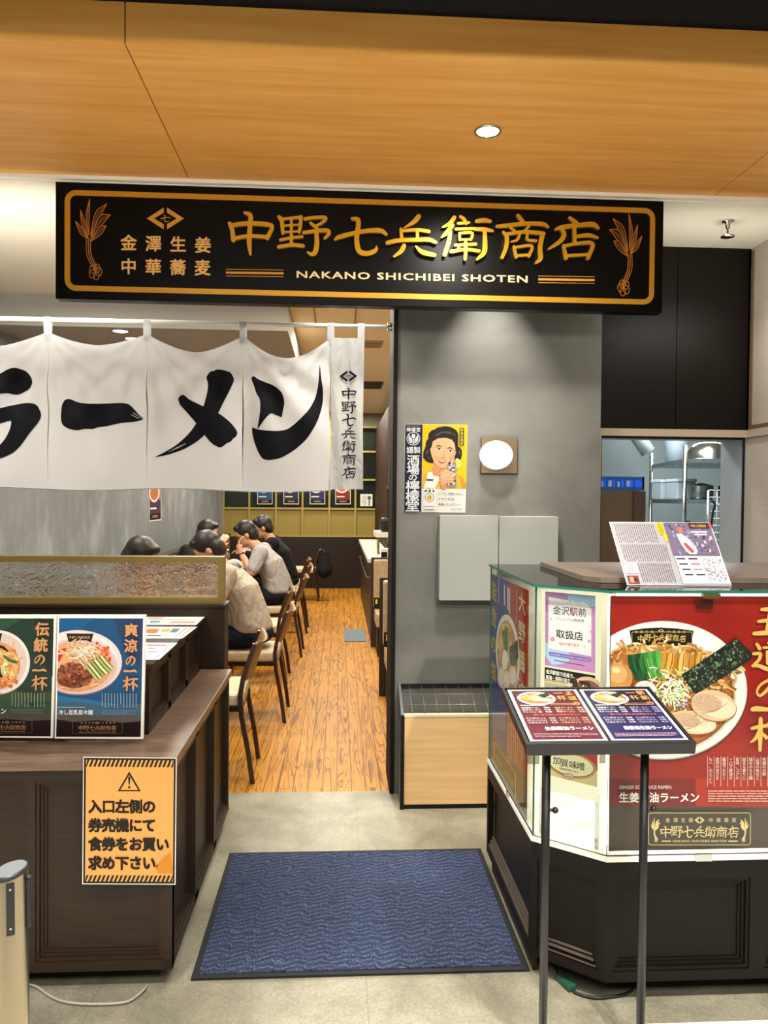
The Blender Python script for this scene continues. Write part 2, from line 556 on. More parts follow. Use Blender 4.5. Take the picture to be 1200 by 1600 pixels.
    def ring_frame(s, u0, u1, v0, v1, w, n0, n1, M, mat=0):
        """picture-frame of width w in the local (u, v, n) frame M"""
        o = [(u0, v0), (u1, v0), (u1, v1), (u0, v1)]
        i = [(u0 + w, v0 + w), (u1 - w, v0 + w), (u1 - w, v1 - w), (u0 + w, v1 - w)]
        vs = [(a, b, n0) for a, b in o] + [(a, b, n0) for a, b in i] + [(a, b, n1) for a, b in o] + [(a, b, n1) for a, b in i]
        fs = []
        for k in range(4):
            j = (k + 1) % 4
            fs += [(8 + k, 8 + j, 12 + j, 12 + k), (k, 4 + k, 4 + j, j), (k, j, 8 + j, 8 + k), (4 + j, 4 + k, 12 + k, 12 + j)]
        return s.add(vs, fs, mat, False, M)

    def build(s, name, mats, parent=None, local=False, kind=None):
        me = bpy.data.meshes.new(name)
        if not hasattr(mats, '__len__'):
            mats = [mats]
        for mt in mats:
            me.materials.append(mt)
        vs = s.v
        loc = None
        if parent is not None:
            if not local:
                I = wm(parent).inverted()
                vs = [I @ v for v in vs]
        elif not local:
            xs = [v.x for v in vs]; ys = [v.y for v in vs]; zs = [v.z for v in vs]
            loc = Vector(((min(xs) + max(xs)) / 2, (min(ys) + max(ys)) / 2, min(zs)))
            vs = [v - loc for v in vs]
        me.from_pydata([tuple(v) for v in vs], [], s.f)
        for p, mi, sm in zip(me.polygons, s.m, s.s):
            p.material_index = mi
            p.use_smooth = sm
        bm = bmesh.new()
        bm.from_mesh(me)
        bmesh.ops.recalc_face_normals(bm, faces=bm.faces[:])
        bm.to_mesh(me)
        bm.free()
        o = bpy.data.objects.new(name, me)
        COL.objects.link(o)
        if loc is not None:
            o.location = loc
        if parent is not None:
            o.parent = parent
        if kind:
            o['kind'] = kind
        return o

def tag(o, label, cat, group=None):
    o['label'] = label
    o['category'] = cat
    if group:
        o['group'] = group
    return o

def thing(name, label, cat, loc=(0, 0, 0), rz=0.0, group=None):
    o = bpy.data.objects.new(name, None)
    COL.objects.link(o)
    o.empty_display_size = 0.1
    o.location = loc
    o.rotation_euler = (0, 0, rz)
    o.matrix_basis = Matrix.Translation(Vector(loc)) @ Matrix.Rotation(rz, 4, 'Z')
    return tag(o, label, cat, group)

def struct(name, mb, mats, parent=None):
    return mb.build(name, mats, parent, kind=None if parent else 'structure')

def dup(root, loc, rz=None, label=None):
    r = root.copy()
    COL.objects.link(r)
    r.location = loc
    if rz is not None:
        r.rotation_euler = (0, 0, rz)
    if label:
        r['label'] = label
    for ch in [c for c in COL.objects if c.parent == root]:
        c = ch.copy()
        COL.objects.link(c)
        c.parent = r
        for g in [x for x in COL.objects if x.parent == ch]:
            d = g.copy()
            COL.objects.link(d)
            d.parent = c
    return r

def frame(o, u, v):
    """matrix whose local x, y, z are u, v and their normal"""
    u, v = Vector(u).normalized(), Vector(v).normalized()
    n = u.cross(v)
    M = Matrix((u, v, n)).transposed().to_4x4()
    M.translation = Vector(o)
    return M

# ------------------------------------------------------------------ printed artwork and lettering
_TXT = {}

def text_mesh(s, sp=1.0):
    k = (s, sp)
    if k in _TXT:
        return _TXT[k]
    c = bpy.data.curves.new('t', 'FONT')
    c.body = s
    c.space_character = sp
    c.resolution_u = 2
    o = bpy.data.objects.new('t', c)
    COL.objects.link(o)
    dg = bpy.context.evaluated_depsgraph_get()
    dg.update()
    me = bpy.data.meshes.new_from_object(o.evaluated_get(dg))
    V, F = [(v.co.x, v.co.y) for v in me.vertices], [tuple(p.vertices) for p in me.polygons]
    r = (V, F)
    bpy.data.objects.remove(o)
    bpy.data.curves.remove(c)
    bpy.data.meshes.remove(me)
    _TXT[k] = r
    return r

def catmull(pts, per=7):
    if len(pts) < 3:
        (a, b) = pts
        return [tuple(a[i] + (b[i] - a[i]) * t / per for i in range(len(a))) for t in range(per + 1)]
    out = []
    P = [tuple(2 * pts[0][i] - pts[1][i] for i in range(len(pts[0])))] + list(pts) + [tuple(2 * pts[-1][i] - pts[-2][i] for i in range(len(pts[0])))]
    for j in range(1, len(P) - 2):
        for t in range(per):
            t /= per
            out.append(tuple(0.5 * (2 * P[j][i] + (P[j + 1][i] - P[j - 1][i]) * t + (2 * P[j - 1][i] - 5 * P[j][i] + 4 * P[j + 1][i] - P[j + 2][i]) * t * t + (3 * P[j][i] - P[j - 1][i] - 3 * P[j + 1][i] + P[j + 2][i]) * t ** 3) for i in range(len(pts[0]))))
    out.append(tuple(pts[-1]))
    return out

class Art:
    """flat printed artwork: shapes drawn in the coordinates of `fn(u, v, lift)`, one part mesh per `part()`"""
    def __init__(s, fn, eps=5e-5, tone=1.0):
        s.fn, s.eps, s.layer, s.tone = fn, eps, 0, tone
        s.parts = {}
        s.part('sheet')

    def part(s, name):
        s.cur = s.parts.setdefault(name, {'v': [], 'f': [], 'm': [], 'mats': []})
        return s

    def _mi(s, col):
        if isinstance(col, str) and s.tone != 1.0:      # scales all colours of this print evenly against overexposure
            c = [int(col[i:i + 2], 16) for i in (1, 3, 5)]
            col = '#%02x%02x%02x' % tuple(int(x * s.tone) for x in c)
        mt = ink(col) if isinstance(col, (str, tuple)) else col
        if mt not in s.cur['mats']:
            s.cur['mats'].append(mt)
        return s.cur['mats'].index(mt)

    def raw(s, vs, fs, col, lift=True):
        s.layer += 1 if lift else (0 if lift is None else 0.14)
        k = len(s.cur['v'])
        s.cur['v'] += [(u, v, s.layer * s.eps) for u, v in vs]
        mi = s._mi(col)
        for f in fs:
            s.cur['f'].append(tuple(i + k for i in f))
            s.cur['m'].append(mi)

    def poly(s, pts, col, lift=True):
        t = tessellate_polygon([[Vector((x, y, 0)) for x, y in pts]])
        s.raw(pts, t, col, lift)

    def brush(s, pts, col):
        for _ in range(2):                               # corner cutting rounds the traced outline
            q = []
            for (a, b), (c, d) in zip(pts, pts[1:] + pts[:1]):
                q += [(a * .8 + c * .2, b * .8 + d * .2), (a * .2 + c * .8, b * .2 + d * .8)]
            pts = q
        s.poly(pts, col)

    def rect(s, x0, y0, x1, y1, col, lift=True):
        s.raw([(x0, y0), (x1, y0), (x1, y1), (x0, y1)], [(0, 1, 2, 3)], col, lift)

    def grid(s, q, col, n=1, lift=True):
        s.raw(q, [(0, 1, 2, 3)], col, lift)

    def ell(s, cx, cy, rx, ry, col, rot=0, a0=0, a1=360, n=36, lift=True):
        pts = []
        full = abs(a1 - a0) >= 360
        for i in range(n if full else n + 1):
            a = math.radians(a0 + (a1 - a0) * i / n)
            x, y = rx * math.cos(a), ry * math.sin(a)
            r = math.radians(rot)
            pts.append((cx + x * math.cos(r) - y * math.sin(r), cy + x * math.sin(r) + y * math.cos(r)))
        s.raw(pts, [tuple(range(len(pts)))], col, lift)

    def ribbon(s, pts, w=None, per=7):
        """outline halves of a brush stroke; pts are (x, y[, width])"""
        if w is not None:
            pts = [(p[0], p[1], w) for p in pts]
        c = catmull(pts, per)
        L, R = [], []
        for i, (x, y, ww) in enumerate(c):
            a, b = c[max(0, i - 1)], c[min(len(c) - 1, i + 1)]
            dx, dy = b[0] - a[0], b[1] - a[1]
            d = math.hypot(dx, dy) or 1
            ww = max(ww, 1e-3) / 2
            L.append((x - dy / d * ww, y + dx / d * ww))
            R.append((x + dy / d * ww, y - dx / d * ww))
        return L, R, c

    def stroke(s, pts, col, w=None, per=7, lift=True, ends=True):
        L, R, c = s.ribbon(pts, w, per)
        n = len(L)
        s.raw(L + R, [(i, i + 1, n + i + 1, n + i) for i in range(n - 1)], col, lift)
        if ends:
            for e in (0, -1):
                r = c[e][2] / 2
                if r > 0.4e-3:
                    s.ell(c[e][0], c[e][1], r * .96, r * .96, col, n=10, lift=False)

    def ring(s, cx, cy, rx, ry, w, col, n=48):
        o = [(cx + rx * math.cos(2 * PI * i / n), cy + ry * math.sin(2 * PI * i / n)) for i in range(n)]
        q = [(cx + (rx - w) * math.cos(2 * PI * i / n), cy + (ry - w) * math.sin(2 * PI * i / n)) for i in range(n)]
        s.raw(o + q, [(i, (i + 1) % n, n + (i + 1) % n, n + i) for i in range(n)], col)

    def rring(s, x0, y0, x1, y1, r, w, col, skew=None):
        """rounded rectangle outline"""
        def rr(a, b, c, d, q):
            p = []
            for cx, cy, t in ((c - q, b + q, -90), (c - q, d - q, 0), (a + q, d - q, 90), (a + q, b + q, 180)):
                for i in range(7):
                    g = math.radians(t + 15 * i)
                    p.append((cx + q * math.cos(g), cy + q * math.sin(g)))
            return p
        o = rr(x0, y0, x1, y1, r)
        q = rr(x0 + w, y0 + w, x1 - w, y1 - w, max(r - w, r * .2))
        if skew:
            o = [skew(*p) for p in o]
            q = [skew(*p) for p in q]
        n = len(o)
        s.raw(o + q, [(i, (i + 1) % n, n + (i + 1) % n, n + i) for i in range(n)], col)

    def em(s, ch, cx, cy, size, col, off=0.0, sx=1.0, slope=0.0, lift=True, down=True):
        """one glyph (or word) with its em box centred on cx, cy"""
        v, f = text_mesh(ch)
        if not v:
            return
        sg = -1 if down else 1
        n = len(ch)
        for k, (dx, dy) in enumerate(s.weights(off)):     # heavier weight: overlaid, slightly shifted copies
            s.raw([(cx + (x + dx - n / 2) * size * sx, cy + sg * (y + dy - 0.36) * size + slope * (x - n / 2) * size) for x, y in v], f, col, lift if k == 0 else False)

    @staticmethod
    def weights(off):
        if not off:
            return [(0, 0)]
        q = off * .85
        return [(-q, -q), (q, -q), (q, q), (-q, q)] if off < .03 else [(-q, -q), (q, -q), (q, q), (-q, q), (0, 0), (0, q), (0, -q)]

    def row(s, txt, x0, x1, y, size, col, off=0.0, slope=0.0, sx=1.0):
        n = len(txt)
        for i, ch in enumerate(txt):
            cx = x0 + (x1 - x0) * (i / (n - 1) if n > 1 else 0.5)
            s.em(ch, cx, y + slope * (cx - x0), size, col, off, sx, slope, lift=(i == 0))

    def colm(s, txt, x, y0, y1, size, col, off=0.0, x1=None, sx=1.0):
        n = len(txt)
        for i, ch in enumerate(txt):
            t = i / (n - 1) if n > 1 else 0.5
            s.em(ch, x + ((x1 - x) * t if x1 is not None else 0), y0 + (y1 - y0) * t, size, col, off, sx, lift=(i == 0))

    def quad(s, txt, tl, tr, br, bl, col, off=0.0, sp=1.0):
        """text fitted (by its own bounds) into four corners"""
        v, f = text_mesh(txt, sp)
        a, b = min(x for x, y in v), max(x for x, y in v)
        c, d = min(y for x, y in v), max(y for x, y in v)
        for k, (dx, dy) in enumerate(s.weights(off)):
            out = []
            for x, y in v:
                t, q = (x + dx - a) / (b - a), (d - y - dy) / (d - c)
                out.append(tuple((tl[i] * (1 - t) + tr[i] * t) * (1 - q) + (bl[i] * (1 - t) + br[i] * t) * q for i in (0, 1)))
            s.raw(out, f, col, k == 0)

    def lines(s, x0, y0, x1, y1, n, col, th=0.35, vertical=False, gap=0.12, slope=0.0):
        """rows (or columns) of unreadable small print"""
        s.layer += 1
        for i in range(n):
            if vertical:
                x = x0 + (x1 - x0) * (i + .5) / n
                w = (x1 - x0) / n * th / 2
                y = y0
                end = y1 - (y1 - y0) * (random.random() * .35 if i % 3 == 0 else 0.02)
                while y < end:
                    L = (y1 - y0) * random.uniform(.05, .11)
                    s.raw([(x - w, y), (x + w, y), (x + w, min(y + L * (1 - gap), end)), (x - w, min(y + L * (1 - gap), end))], [(0, 1, 2, 3)], col, None)
                    y += L
            else:
                y = y0 + (y1 - y0) * (i + .5) / n
                h = (y1 - y0) / n * th / 2
                x = x0
                end = x1 - (x1 - x0) * (random.random() * .3 if i % 3 == 2 else 0.02)
                while x < end:
                    L = (x1 - x0) * random.uniform(.04, .1)
                    e = min(x + L * (1 - gap), end)
                    s.raw([(x, y - h + slope * (x - x0)), (e, y - h + slope * (e - x0)), (e, y + h + slope * (e - x0)), (x, y + h + slope * (x - x0))], [(0, 1, 2, 3)], col, None)
                    x += L

    def glyph(s, ch, x, y, w, h, col, wt=1.0, rot=0.0, lift=True, dn=True):
        """brush-written character in the box x, y, w, h (y down)"""
        s.layer += 1 if lift else 0
        for st in GLYPH[ch]:
            k = math.sqrt(abs(w * h))
            pts = [(x + a * w, y + b * h, c * k * wt) for a, b, c in st]
            s.stroke(pts, col, per=5, lift=False)

    def build(s, parent, post=None, sub=None, names=None):
        out = []
        for nm, d in s.parts.items():
            if not d['f']:
                continue
            V, F, Mi = list(d['v']), list(d['f']), list(d['m'])
            if sub:
                bm = bmesh.new()
                bv = [bm.verts.new((u, v, l * 1000)) for u, v, l in V]
                for f, mi in zip(F, Mi):
                    try:
                        bf = bm.faces.new([bv[i] for i in f])
                        bf.material_index = mi
                    except ValueError:
                        pass
                bmesh.ops.triangulate(bm, faces=bm.faces[:])
                for _ in range(6):
                    es = [e for e in bm.edges if e.calc_length() > sub]
                    if not es:
                        break
                    bmesh.ops.subdivide_edges(bm, edges=es, cuts=1)
                    bmesh.ops.triangulate(bm, faces=[f for f in bm.faces if len(f.verts) > 3])
                bm.verts.index_update()
                V = [(v.co.x, v.co.y, v.co.z / 1000) for v in bm.verts]
                F = [tuple(v.index for v in f.verts) for f in bm.faces]
                Mi = [f.material_index for f in bm.faces]
                bm.free()
            mb = MB()
            mb.v = [s.fn(u, v, l) for u, v, l in V]
            mb.f, mb.m, mb.s = F, Mi, [False] * len(F)
            o = mb.build(nm.split('#')[0], d['mats'], parent)
            out.append(o)
        return out

def px_plane(p0, n):
    p0, n = Vector(p0), Vector(n).normalized()
    return lambda u, v, l: on_plane(u, v, p0, n) + n * l

def px_y(y):
    return lambda u, v, l: at(u, v, y) - Vector((0, l, 0))

def local(o, u, v):
    """u, v in metres along two directions from o; lift towards u x v"""
    o, u, v = Vector(o), Vector(u).normalized(), Vector(v).normalized()
    n = u.cross(v)
    return lambda a, b, l: o + u * a + v * b + n * l

# brush characters, strokes of (x, y, width) in a unit box, y down
def _g(x0, y0, x1, y1, strokes):
    w, h = x1 - x0, y1 - y0
    k = math.sqrt(w * h)
    return [[((a - x0) / w, (b - y0) / h, c / k) for a, b, c in st] for st in strokes]

GLYPH = {
 '中': _g(60, 35, 325, 295, [
    [(70, 108, 22), (86, 150, 26), (92, 205, 26)], [(80, 120, 24), (180, 108, 26), (300, 116, 26), (318, 135, 22), (305, 165, 24), (290, 195, 24)],
    [(92, 196, 22), (190, 182, 22), (292, 188, 22)], [(160, 46, 18), (192, 62, 26), (190, 120, 28), (185, 220, 28), (192, 290, 14)]]),
 '野': _g(350, 60, 660, 300, [
    [(358, 68, 18), (375, 90, 24), (382, 165, 20)], [(365, 84, 18), (430, 78, 18), (490, 72, 20)], [(488, 70, 22), (485, 120, 20), (478, 160, 18)],
    [(382, 122, 13), (480, 116, 13)], [(380, 160, 13), (480, 154, 13)], [(432, 82, 16), (432, 235, 20)],
    [(368, 205, 18), (430, 193, 17), (495, 186, 18)], [(358, 246, 22), (430, 234, 22), (500, 240, 22)],
    [(512, 82, 20), (570, 74, 20), (632, 76, 22), (612, 104, 18), (568, 126, 14)], [(545, 106, 18), (582, 136, 20)],
    [(505, 162, 20), (580, 152, 22), (640, 150, 24), (652, 168, 22), (628, 196, 14)], [(578, 155, 24), (582, 220, 28), (572, 275, 28), (550, 288, 22), (526, 276, 10)]]),
 '七': _g(680, 70, 995, 295, [
    [(688, 202, 14), (720, 186, 26), (850, 155, 24), (950, 150, 28), (988, 172, 18)],
    [(790, 80, 20), (825, 95, 28), (815, 200, 28), (830, 270, 30), (880, 284, 28), (925, 266, 24), (932, 242, 8)]]),
 '兵': _g(990, 60, 1285, 315, [
    [(1178, 68, 28), (1150, 100, 26), (1092, 135, 8)], [(1074, 140, 16), (1080, 205, 22)], [(1080, 152, 18), (1170, 146, 20), (1238, 156, 20)],
    [(1170, 150, 18), (1172, 205, 20)], [(996, 222, 24), (1060, 208, 24), (1170, 204, 24), (1240, 204, 24), (1278, 220, 18)],
    [(1092, 240, 26), (1075, 272, 26), (1034, 302, 14)], [(1162, 243, 10), (1200, 276, 26), (1270, 294, 22)]]),
 '衛': _g(180, 55, 490, 325, [
    [(262, 74, 24), (235, 110, 24), (194, 130, 10)], [(252, 120, 22), (215, 165, 24), (188, 190, 10)], [(240, 160, 20), (228, 220, 24), (205, 292, 22)],
    [(395, 95, 24), (440, 90, 26), (472, 96, 20)], [(385, 142, 20), (440, 144, 24), (486, 152, 16)], [(440, 150, 22), (442, 220, 26), (436, 280, 28), (396, 318, 14)],
    [(298, 68, 18), (320, 85, 20), (332, 112, 14)], [(285, 108, 16), (348, 104, 16)], [(272, 142, 16), (388, 138, 16)],
    [(292, 165, 14), (294, 205, 14)], [(292, 166, 14), (365, 164, 16), (360, 204, 14)], [(294, 204, 13), (362, 202, 13)],
    [(268, 236, 16), (388, 230, 18)], [(244, 273, 20), (330, 261, 18), (406, 270, 20)], [(328, 205, 16), (330, 260, 20), (325, 318, 18)], [(290, 236, 14), (284, 268, 12)]]),
 '商': _g(505, 55, 815, 345, [
    [(636, 63, 22), (664, 100, 26)], [(512, 126, 18), (560, 122, 24), (680, 110, 24), (780, 112, 24), (812, 130, 14)], [(588, 130, 16), (616, 152, 16)], [(702, 122, 18), (672, 154, 14)],
    [(550, 160, 18), (570, 190, 24), (565, 250, 24), (543, 308, 20)], [(560, 172, 20), (680, 158, 22), (785, 168, 24)], [(780, 170, 26), (765, 250, 26), (768, 312, 26), (742, 338, 16)],
    [(645, 175, 16), (630, 205, 16), (594, 216, 8)], [(690, 172, 16), (692, 204, 16), (742, 210, 16)],
    [(612, 245, 18), (625, 305, 20)], [(612, 250, 16), (715, 240, 18), (700, 300, 18)], [(625, 298, 16), (705, 292, 16)]]),
 '店': _g(810, 70, 1110, 320, [
    [(940, 76, 20), (976, 106, 28)], [(858, 142, 16), (900, 130, 26), (1000, 118, 26), (1075, 114, 28), (1106, 136, 16)],
    [(892, 140, 22), (906, 175, 26), (880, 215, 26), (816, 258, 12)], [(966, 138, 22), (968, 225, 22)], [(970, 186, 20), (1050, 178, 24), (1102, 192, 14)],
    [(903, 238, 18), (918, 312, 22)], [(905, 241, 18), (985, 226, 20), (1072, 228, 24), (1046, 312, 22)], [(915, 298, 18), (1050, 290, 18)]]),
 '王': [[(.30, .13, .10), (.55, .12, .14), (.86, .10, .10)], [(.20, .50, .10), (.5, .47, .12), (.85, .45, .12)], [(.06, .88, .12), (.4, .86, .15), (.95, .82, .13)], [(.58, .12, .13), (.52, .5, .14), (.46, .85, .13)]],
 '道': [[(.16, .10, .10), (.24, .24, .13)], [(.06, .42, .10), (.26, .42, .11), (.22, .62, .10), (.08, .78, .09)], [(.04, .82, .10), (.22, .82, .12), (.5, .93, .14), (.97, .90, .12)],
      [(.50, .06, .08), (.57, .15, .09)], [(.84, .04, .09), (.72, .16, .07)], [(.36, .22, .08), (.95, .17, .09)], [(.64, .22, .08), (.58, .33, .07)],
      [(.46, .34, .08), (.47, .74, .09)], [(.46, .35, .07), (.84, .33, .09), (.83, .74, .09)], [(.47, .48, .06), (.83, .46, .06)], [(.47, .60, .06), (.83, .58, .06)], [(.47, .72, .07), (.83, .71, .07)]],
 'の': [[(.60, .12, .09), (.48, .48, .12), (.20, .80, .10), (.08, .66, .08), (.22, .36, .09), (.60, .16, .11), (.90, .36, .15), (.86, .66, .14), (.56, .94, .05)]],
 '一': [[(.04, .50, .16), (.16, .46, .20), (.5, .50, .15), (.80, .42, .22), (.97, .58, .12)]],
 '杯': [[(.06, .32, .09), (.28, .26, .11), (.48, .24, .09)], [(.30, .04, .11), (.29, .5, .13), (.28, .95, .09)], [(.28, .34, .10), (.18, .58, .11), (.03, .72, .05)], [(.30, .42, .08), (.44, .56, .10)],
      [(.50, .20, .09), (.72, .17, .11), (.98, .18, .11)], [(.78, .20, .10), (.62, .46, .11), (.44, .62, .05)], [(.70, .38, .12), (.70, .70, .13), (.69, .98, .08)], [(.76, .46, .08), (.95, .66, .13)]],
}
BRAND = '中野七兵衛商店'

def atz(px, py, z):
    return on_plane(px, py, Vector((0, 0, z)), Vector((0, 0, 1)))

def zoomed(fn, ox, oy, s):
    return lambda u, v, l: fn(ox + u / s, oy + v / s, l)

# ================================================================== the setting
struct('floor', MB().box(-5, 5, 2.12, 3.885, -0.06, 0), tile_floor())
struct('floor', MB().box(-5, 5, -4, 2.12, -0.06, 0), mottled('bounce_pale_tile', [(0.3, '#d6d1c4'), (0.7, '#e2ddd1')], nscale=4, rough=0.35))  # near floor made extra pale to bounce light up to the soffit
struct('floor', MB().box(-2.72, 1.34, 3.885, 12.8, -0.06, 0), plank_floor())
struct('floor', MB().box(1.34, 4.4, 3.885, 8.0, -0.06, 0), plain('#8b8d8c', 0.4, 0, 0.4, 'kitchen_tile'))

# timber soffit boards with their joints, black bulkhead above
for a, b in ((-5, -3.064), (-3.06, -0.677), (-0.673, 1.71), (1.714, 5)):
    struct('ceiling', MB().box(a, b, 2.455, 3.482, 2.9, 3.028), M_SOFFIT)
struct("ceiling", MB().box(-5, 5, 2.46, 3.48, 2.906, 3.02), M_BLACK)
struct('ceiling', MB().box(-5, 5, -4, 2.235, 2.905, 3.2).box(-5, 5, 2.235, 2.6, 3.03, 3.2), plain('#050507', 0.8, 0, 0.2, 'black_mall_ceiling'))
struct('trim_1', MB().box(-5, 5, 3.47, 3.497, 2.884, 2.904), M_WHITE)
# shop ceilings
struct('ceiling', MB().box(-2.75, -0.37, 3.497, 5.45, 2.88, 2.98), M_CEIL)
struct('ceiling', MB().box(-0.37, 2.6, 3.497, 4.4, 2.88, 2.98), M_CEIL)
struct('ceiling', MB().box(-0.37, 1.4, 4.4, 12.8, 2.88, 2.98), M_CEILWARM)
struct('ceiling', MB().box(-2.75, -0.37, 5.45, 12.8, 2.66, 2.98), M_GREYCEIL)
# walls
struct('wall_left', MB().prism([(-3.36, 1.8), (-2.685, 2.6), (-1.862, 12.74), (-2.0, 12.8), (-3.4, 6)], 0, 2.92), M_CONCRETE)
struct('wall_back', MB().box(-1.95, 1.4, 12.72, 12.85, 0, 2.95), plain('#8a8578', 0.7, 0, 0.3, 'back_wall_paint'))
w = MB().box(0.288, 1.33, 3.86, 4.14, 0, 2.9)
struct('wall_front', w, M_PLASTER)
struct('trim_2', MB().box(0.266, 0.2875, 3.845, 4.15, 0, 2.9), plain('#1d1815', 0.7, 0, 0.08, 'dark_metal_trim'))
struct('wall_aisle', MB().box(1.28, 1.33, 4.14, 8.1, 0, 2.9), plain('#b9a98c', 0.7, 0, 0.3, 'beige_wall_paint'))
# dark panelled wall above the kitchen hatch, cream surround of the hatch
w = MB().box(1.33, 1.835, 4.12, 4.4, 1.885, 2.88).box(1.839, 2.25, 4.12, 4.4, 1.885, 2.88).box(1.33, 2.25, 4.135, 4.4, 1.885, 2.88)
struct('wall_kitchen', w, wood('espresso_panel', '#0b0603', '#100905', (40, 40, 2), 0.45, 0.2, 0.02))
M_CREAMTRIM = plain('#b9a893', 0.5, 0, 0.35, 'taupe_trim')
M_GREIGE = plain('#a89b8c', 0.6, 0, 0.3, 'greige_panel')
struct('trim_3', MB().box(1.33, 2.25, 4.105, 4.4, 1.845, 1.885).box(1.36, 1.42, 4.105, 4.4, 0, 1.845), M_CREAMTRIM)
struct('wall_kitchen', MB().box(1.42, 2.25, 4.12, 4.4, 0, 1.02), M_GREIGE)
struct('window_1', MB().ring_frame(1.42, 2.24, 1.02, 1.845, 0.012, -0.01, 0.0, frame((0, 4.13, 0), (1, 0, 0), (0, 0, 1))), M_BLACK)
struct('wall_right', MB().box(2.25, 2.4, 2.6, 4.12, 0, 2.9), mottled('greige_wallcovering', [(0.3, '#b5a99b'), (0.7, '#c2b6a8')], nscale=60, rough=0.7))
struct('wall_right', MB().box(2.238, 2.4, 4.12, 4.4, 0, 2.9), plain('#a3a5a4', 0.4, 0, 0.4, 'grey_jamb'))
struct('trim_4', MB().box(2.235, 2.25, 2.6, 4.12, 1.845, 1.885), M_CREAMTRIM)
struct('trim_5', MB().box(2.24, 2.25, 2.6, 4.085, 1.895, 1.91).box(2.24, 2.25, 4.085, 4.1, 1.895, 2.86), plain('#6e5a3c', 0.5, 0, 0.3, 'bronze_bead'))
# kitchen shell
M_KW = mottled('kitchen_steel_wall', [(0.3, '#646b67'), (0.7, '#767d79')], nscale=2.0, rough=0.35)
struct('wall_kitchen', MB().box(1.33, 4.4, 7.9, 8.0, 0, 2.75), M_KW)
struct('wall_kitchen', MB().box(1.33, 1.36, 4.4, 7.9, 0, 2.75), M_KW)
struct('wall_kitchen', MB().box(4.3, 4.4, 4.4, 7.9, 0, 2.75), M_KW)
struct('wall_kitchen', MB().box(2.4, 4.4, 4.3, 4.4, 0, 2.75), M_KW)
struct('ceiling', MB().box(1.33, 4.4, 4.4, 8.0, 2.75, 2.85), M_WHITE)

# dark dado, gold grid screen across the back wall
scr = thing('grid_screen', 'mustard coloured grid screen with solid lower panels across the back wall of the dining room', 'screen', (-0.6, 12.6, 0))
MB().box(-1.87, 0.72, 12.56, 12.66, 0, 0.84).build('dado_panel', plain('#1f1511', 0.4, 0, 0.4, 'dark_dado'), scr)
cols = [-1.87, -1.455, -1.025, -0.596, -0.16, 0.265, 0.70]
for a, b in zip(cols[:-1], cols[1:]):
    MB().box(a, b, 12.6, 12.63, 0.86, 1.30).build('solid_panel', M_MUSTARD, scr)
fr = MB()
for x in cols:
    fr.box(x - 0.015, x + 0.015, 12.56, 12.66, 0.84, 2.655 if x < -0.37 else 2.875)
for z in (0.85, 1.30, 1.78, 2.24, 2.64):
    fr.box(-1.865, 0.715, 12.562, 12.658, z - 0.015, z + 0.015)
fr.build('grid_bars', plain('#9b8843', 0.45, 0, 0.4, 'mustard_bar'), scr)
for a, b in zip(cols[:-1], cols[1:]):
    MB().box(a + .015, b - .015, 12.60, 12.606, 1.315, 2.62).build('glass_pane', clear_glass('screen_glass', '#c8d2d2', 1.0), scr)

# brown screen and slatted pass-through on the right of the aisle
br_ = thing('slatted_partition', 'tall dark brown partition with a slatted screen over a white opening beside the aisle', 'partition', (0.62, 10.4, 0))
MB().box(0.585, 0.66, 9.35, 12.5, 0, 2.6).build('panel', plain('#2c1712', 0.6, 0, 0.12, 'chestnut_panel'), br_)
MB().box(0.585, 0.66, 8.15, 9.35, 0, 1.0).build('panel', plain('#24140f', 0.6, 0, 0.12, 'chestnut_panel'), br_)
sl = MB()
for k in range(14):
    y = 8.2 + k * 0.085
    sl.box(0.59, 0.64, y, y + 0.05, 1.64, 2.6)
sl.box(0.58, 0.66, 8.15, 9.35, 1.60, 1.64)
sl.build('slat_screen', plain('#57483b', 0.6, 0, 0.15, 'taupe_slats'), br_)
MB().box(0.68, 0.70, 8.1, 9.4, 1.0, 1.66).build('bright_back', plain('#f2ead6', 0.6, 0, 0.3, 'white_laminate'), br_)

# ceiling furniture
def downlight(loc, r, label, power=6.0):
    t = thing('downlight', label, 'ceiling light', loc, group=None)
    M = Matrix.Translation(Vector(loc))
    MB().lathe([(r * 0.86, -0.001), (r * 0.88, -0.006), (r, -0.006), (r * 1.04, -0.002), (r * 1.04, 0.0)], 32, 0, M).build('trim_ring', M_STEEL, t)
    MB().lathe([(r * 0.84, -0.003), (r * 0.3, 0.0)], 28, 0, M).build('lamp', emit('lamp_face', '#fff3de', power), t)
    return t
downlight((0.555, 2.93, 2.9), 0.05, 'small round downlight glowing in the timber soffit above the shop sign', 14)
downlight((-1.555, 5.56, 2.66), 0.06, 'recessed downlight in grey ceiling above the cloth banner, nearer the street front', 12)
downlight((-1.54, 5.82, 2.66), 0.06, 'recessed downlight in grey ceiling above the cloth banner, the deeper one of two', 12)

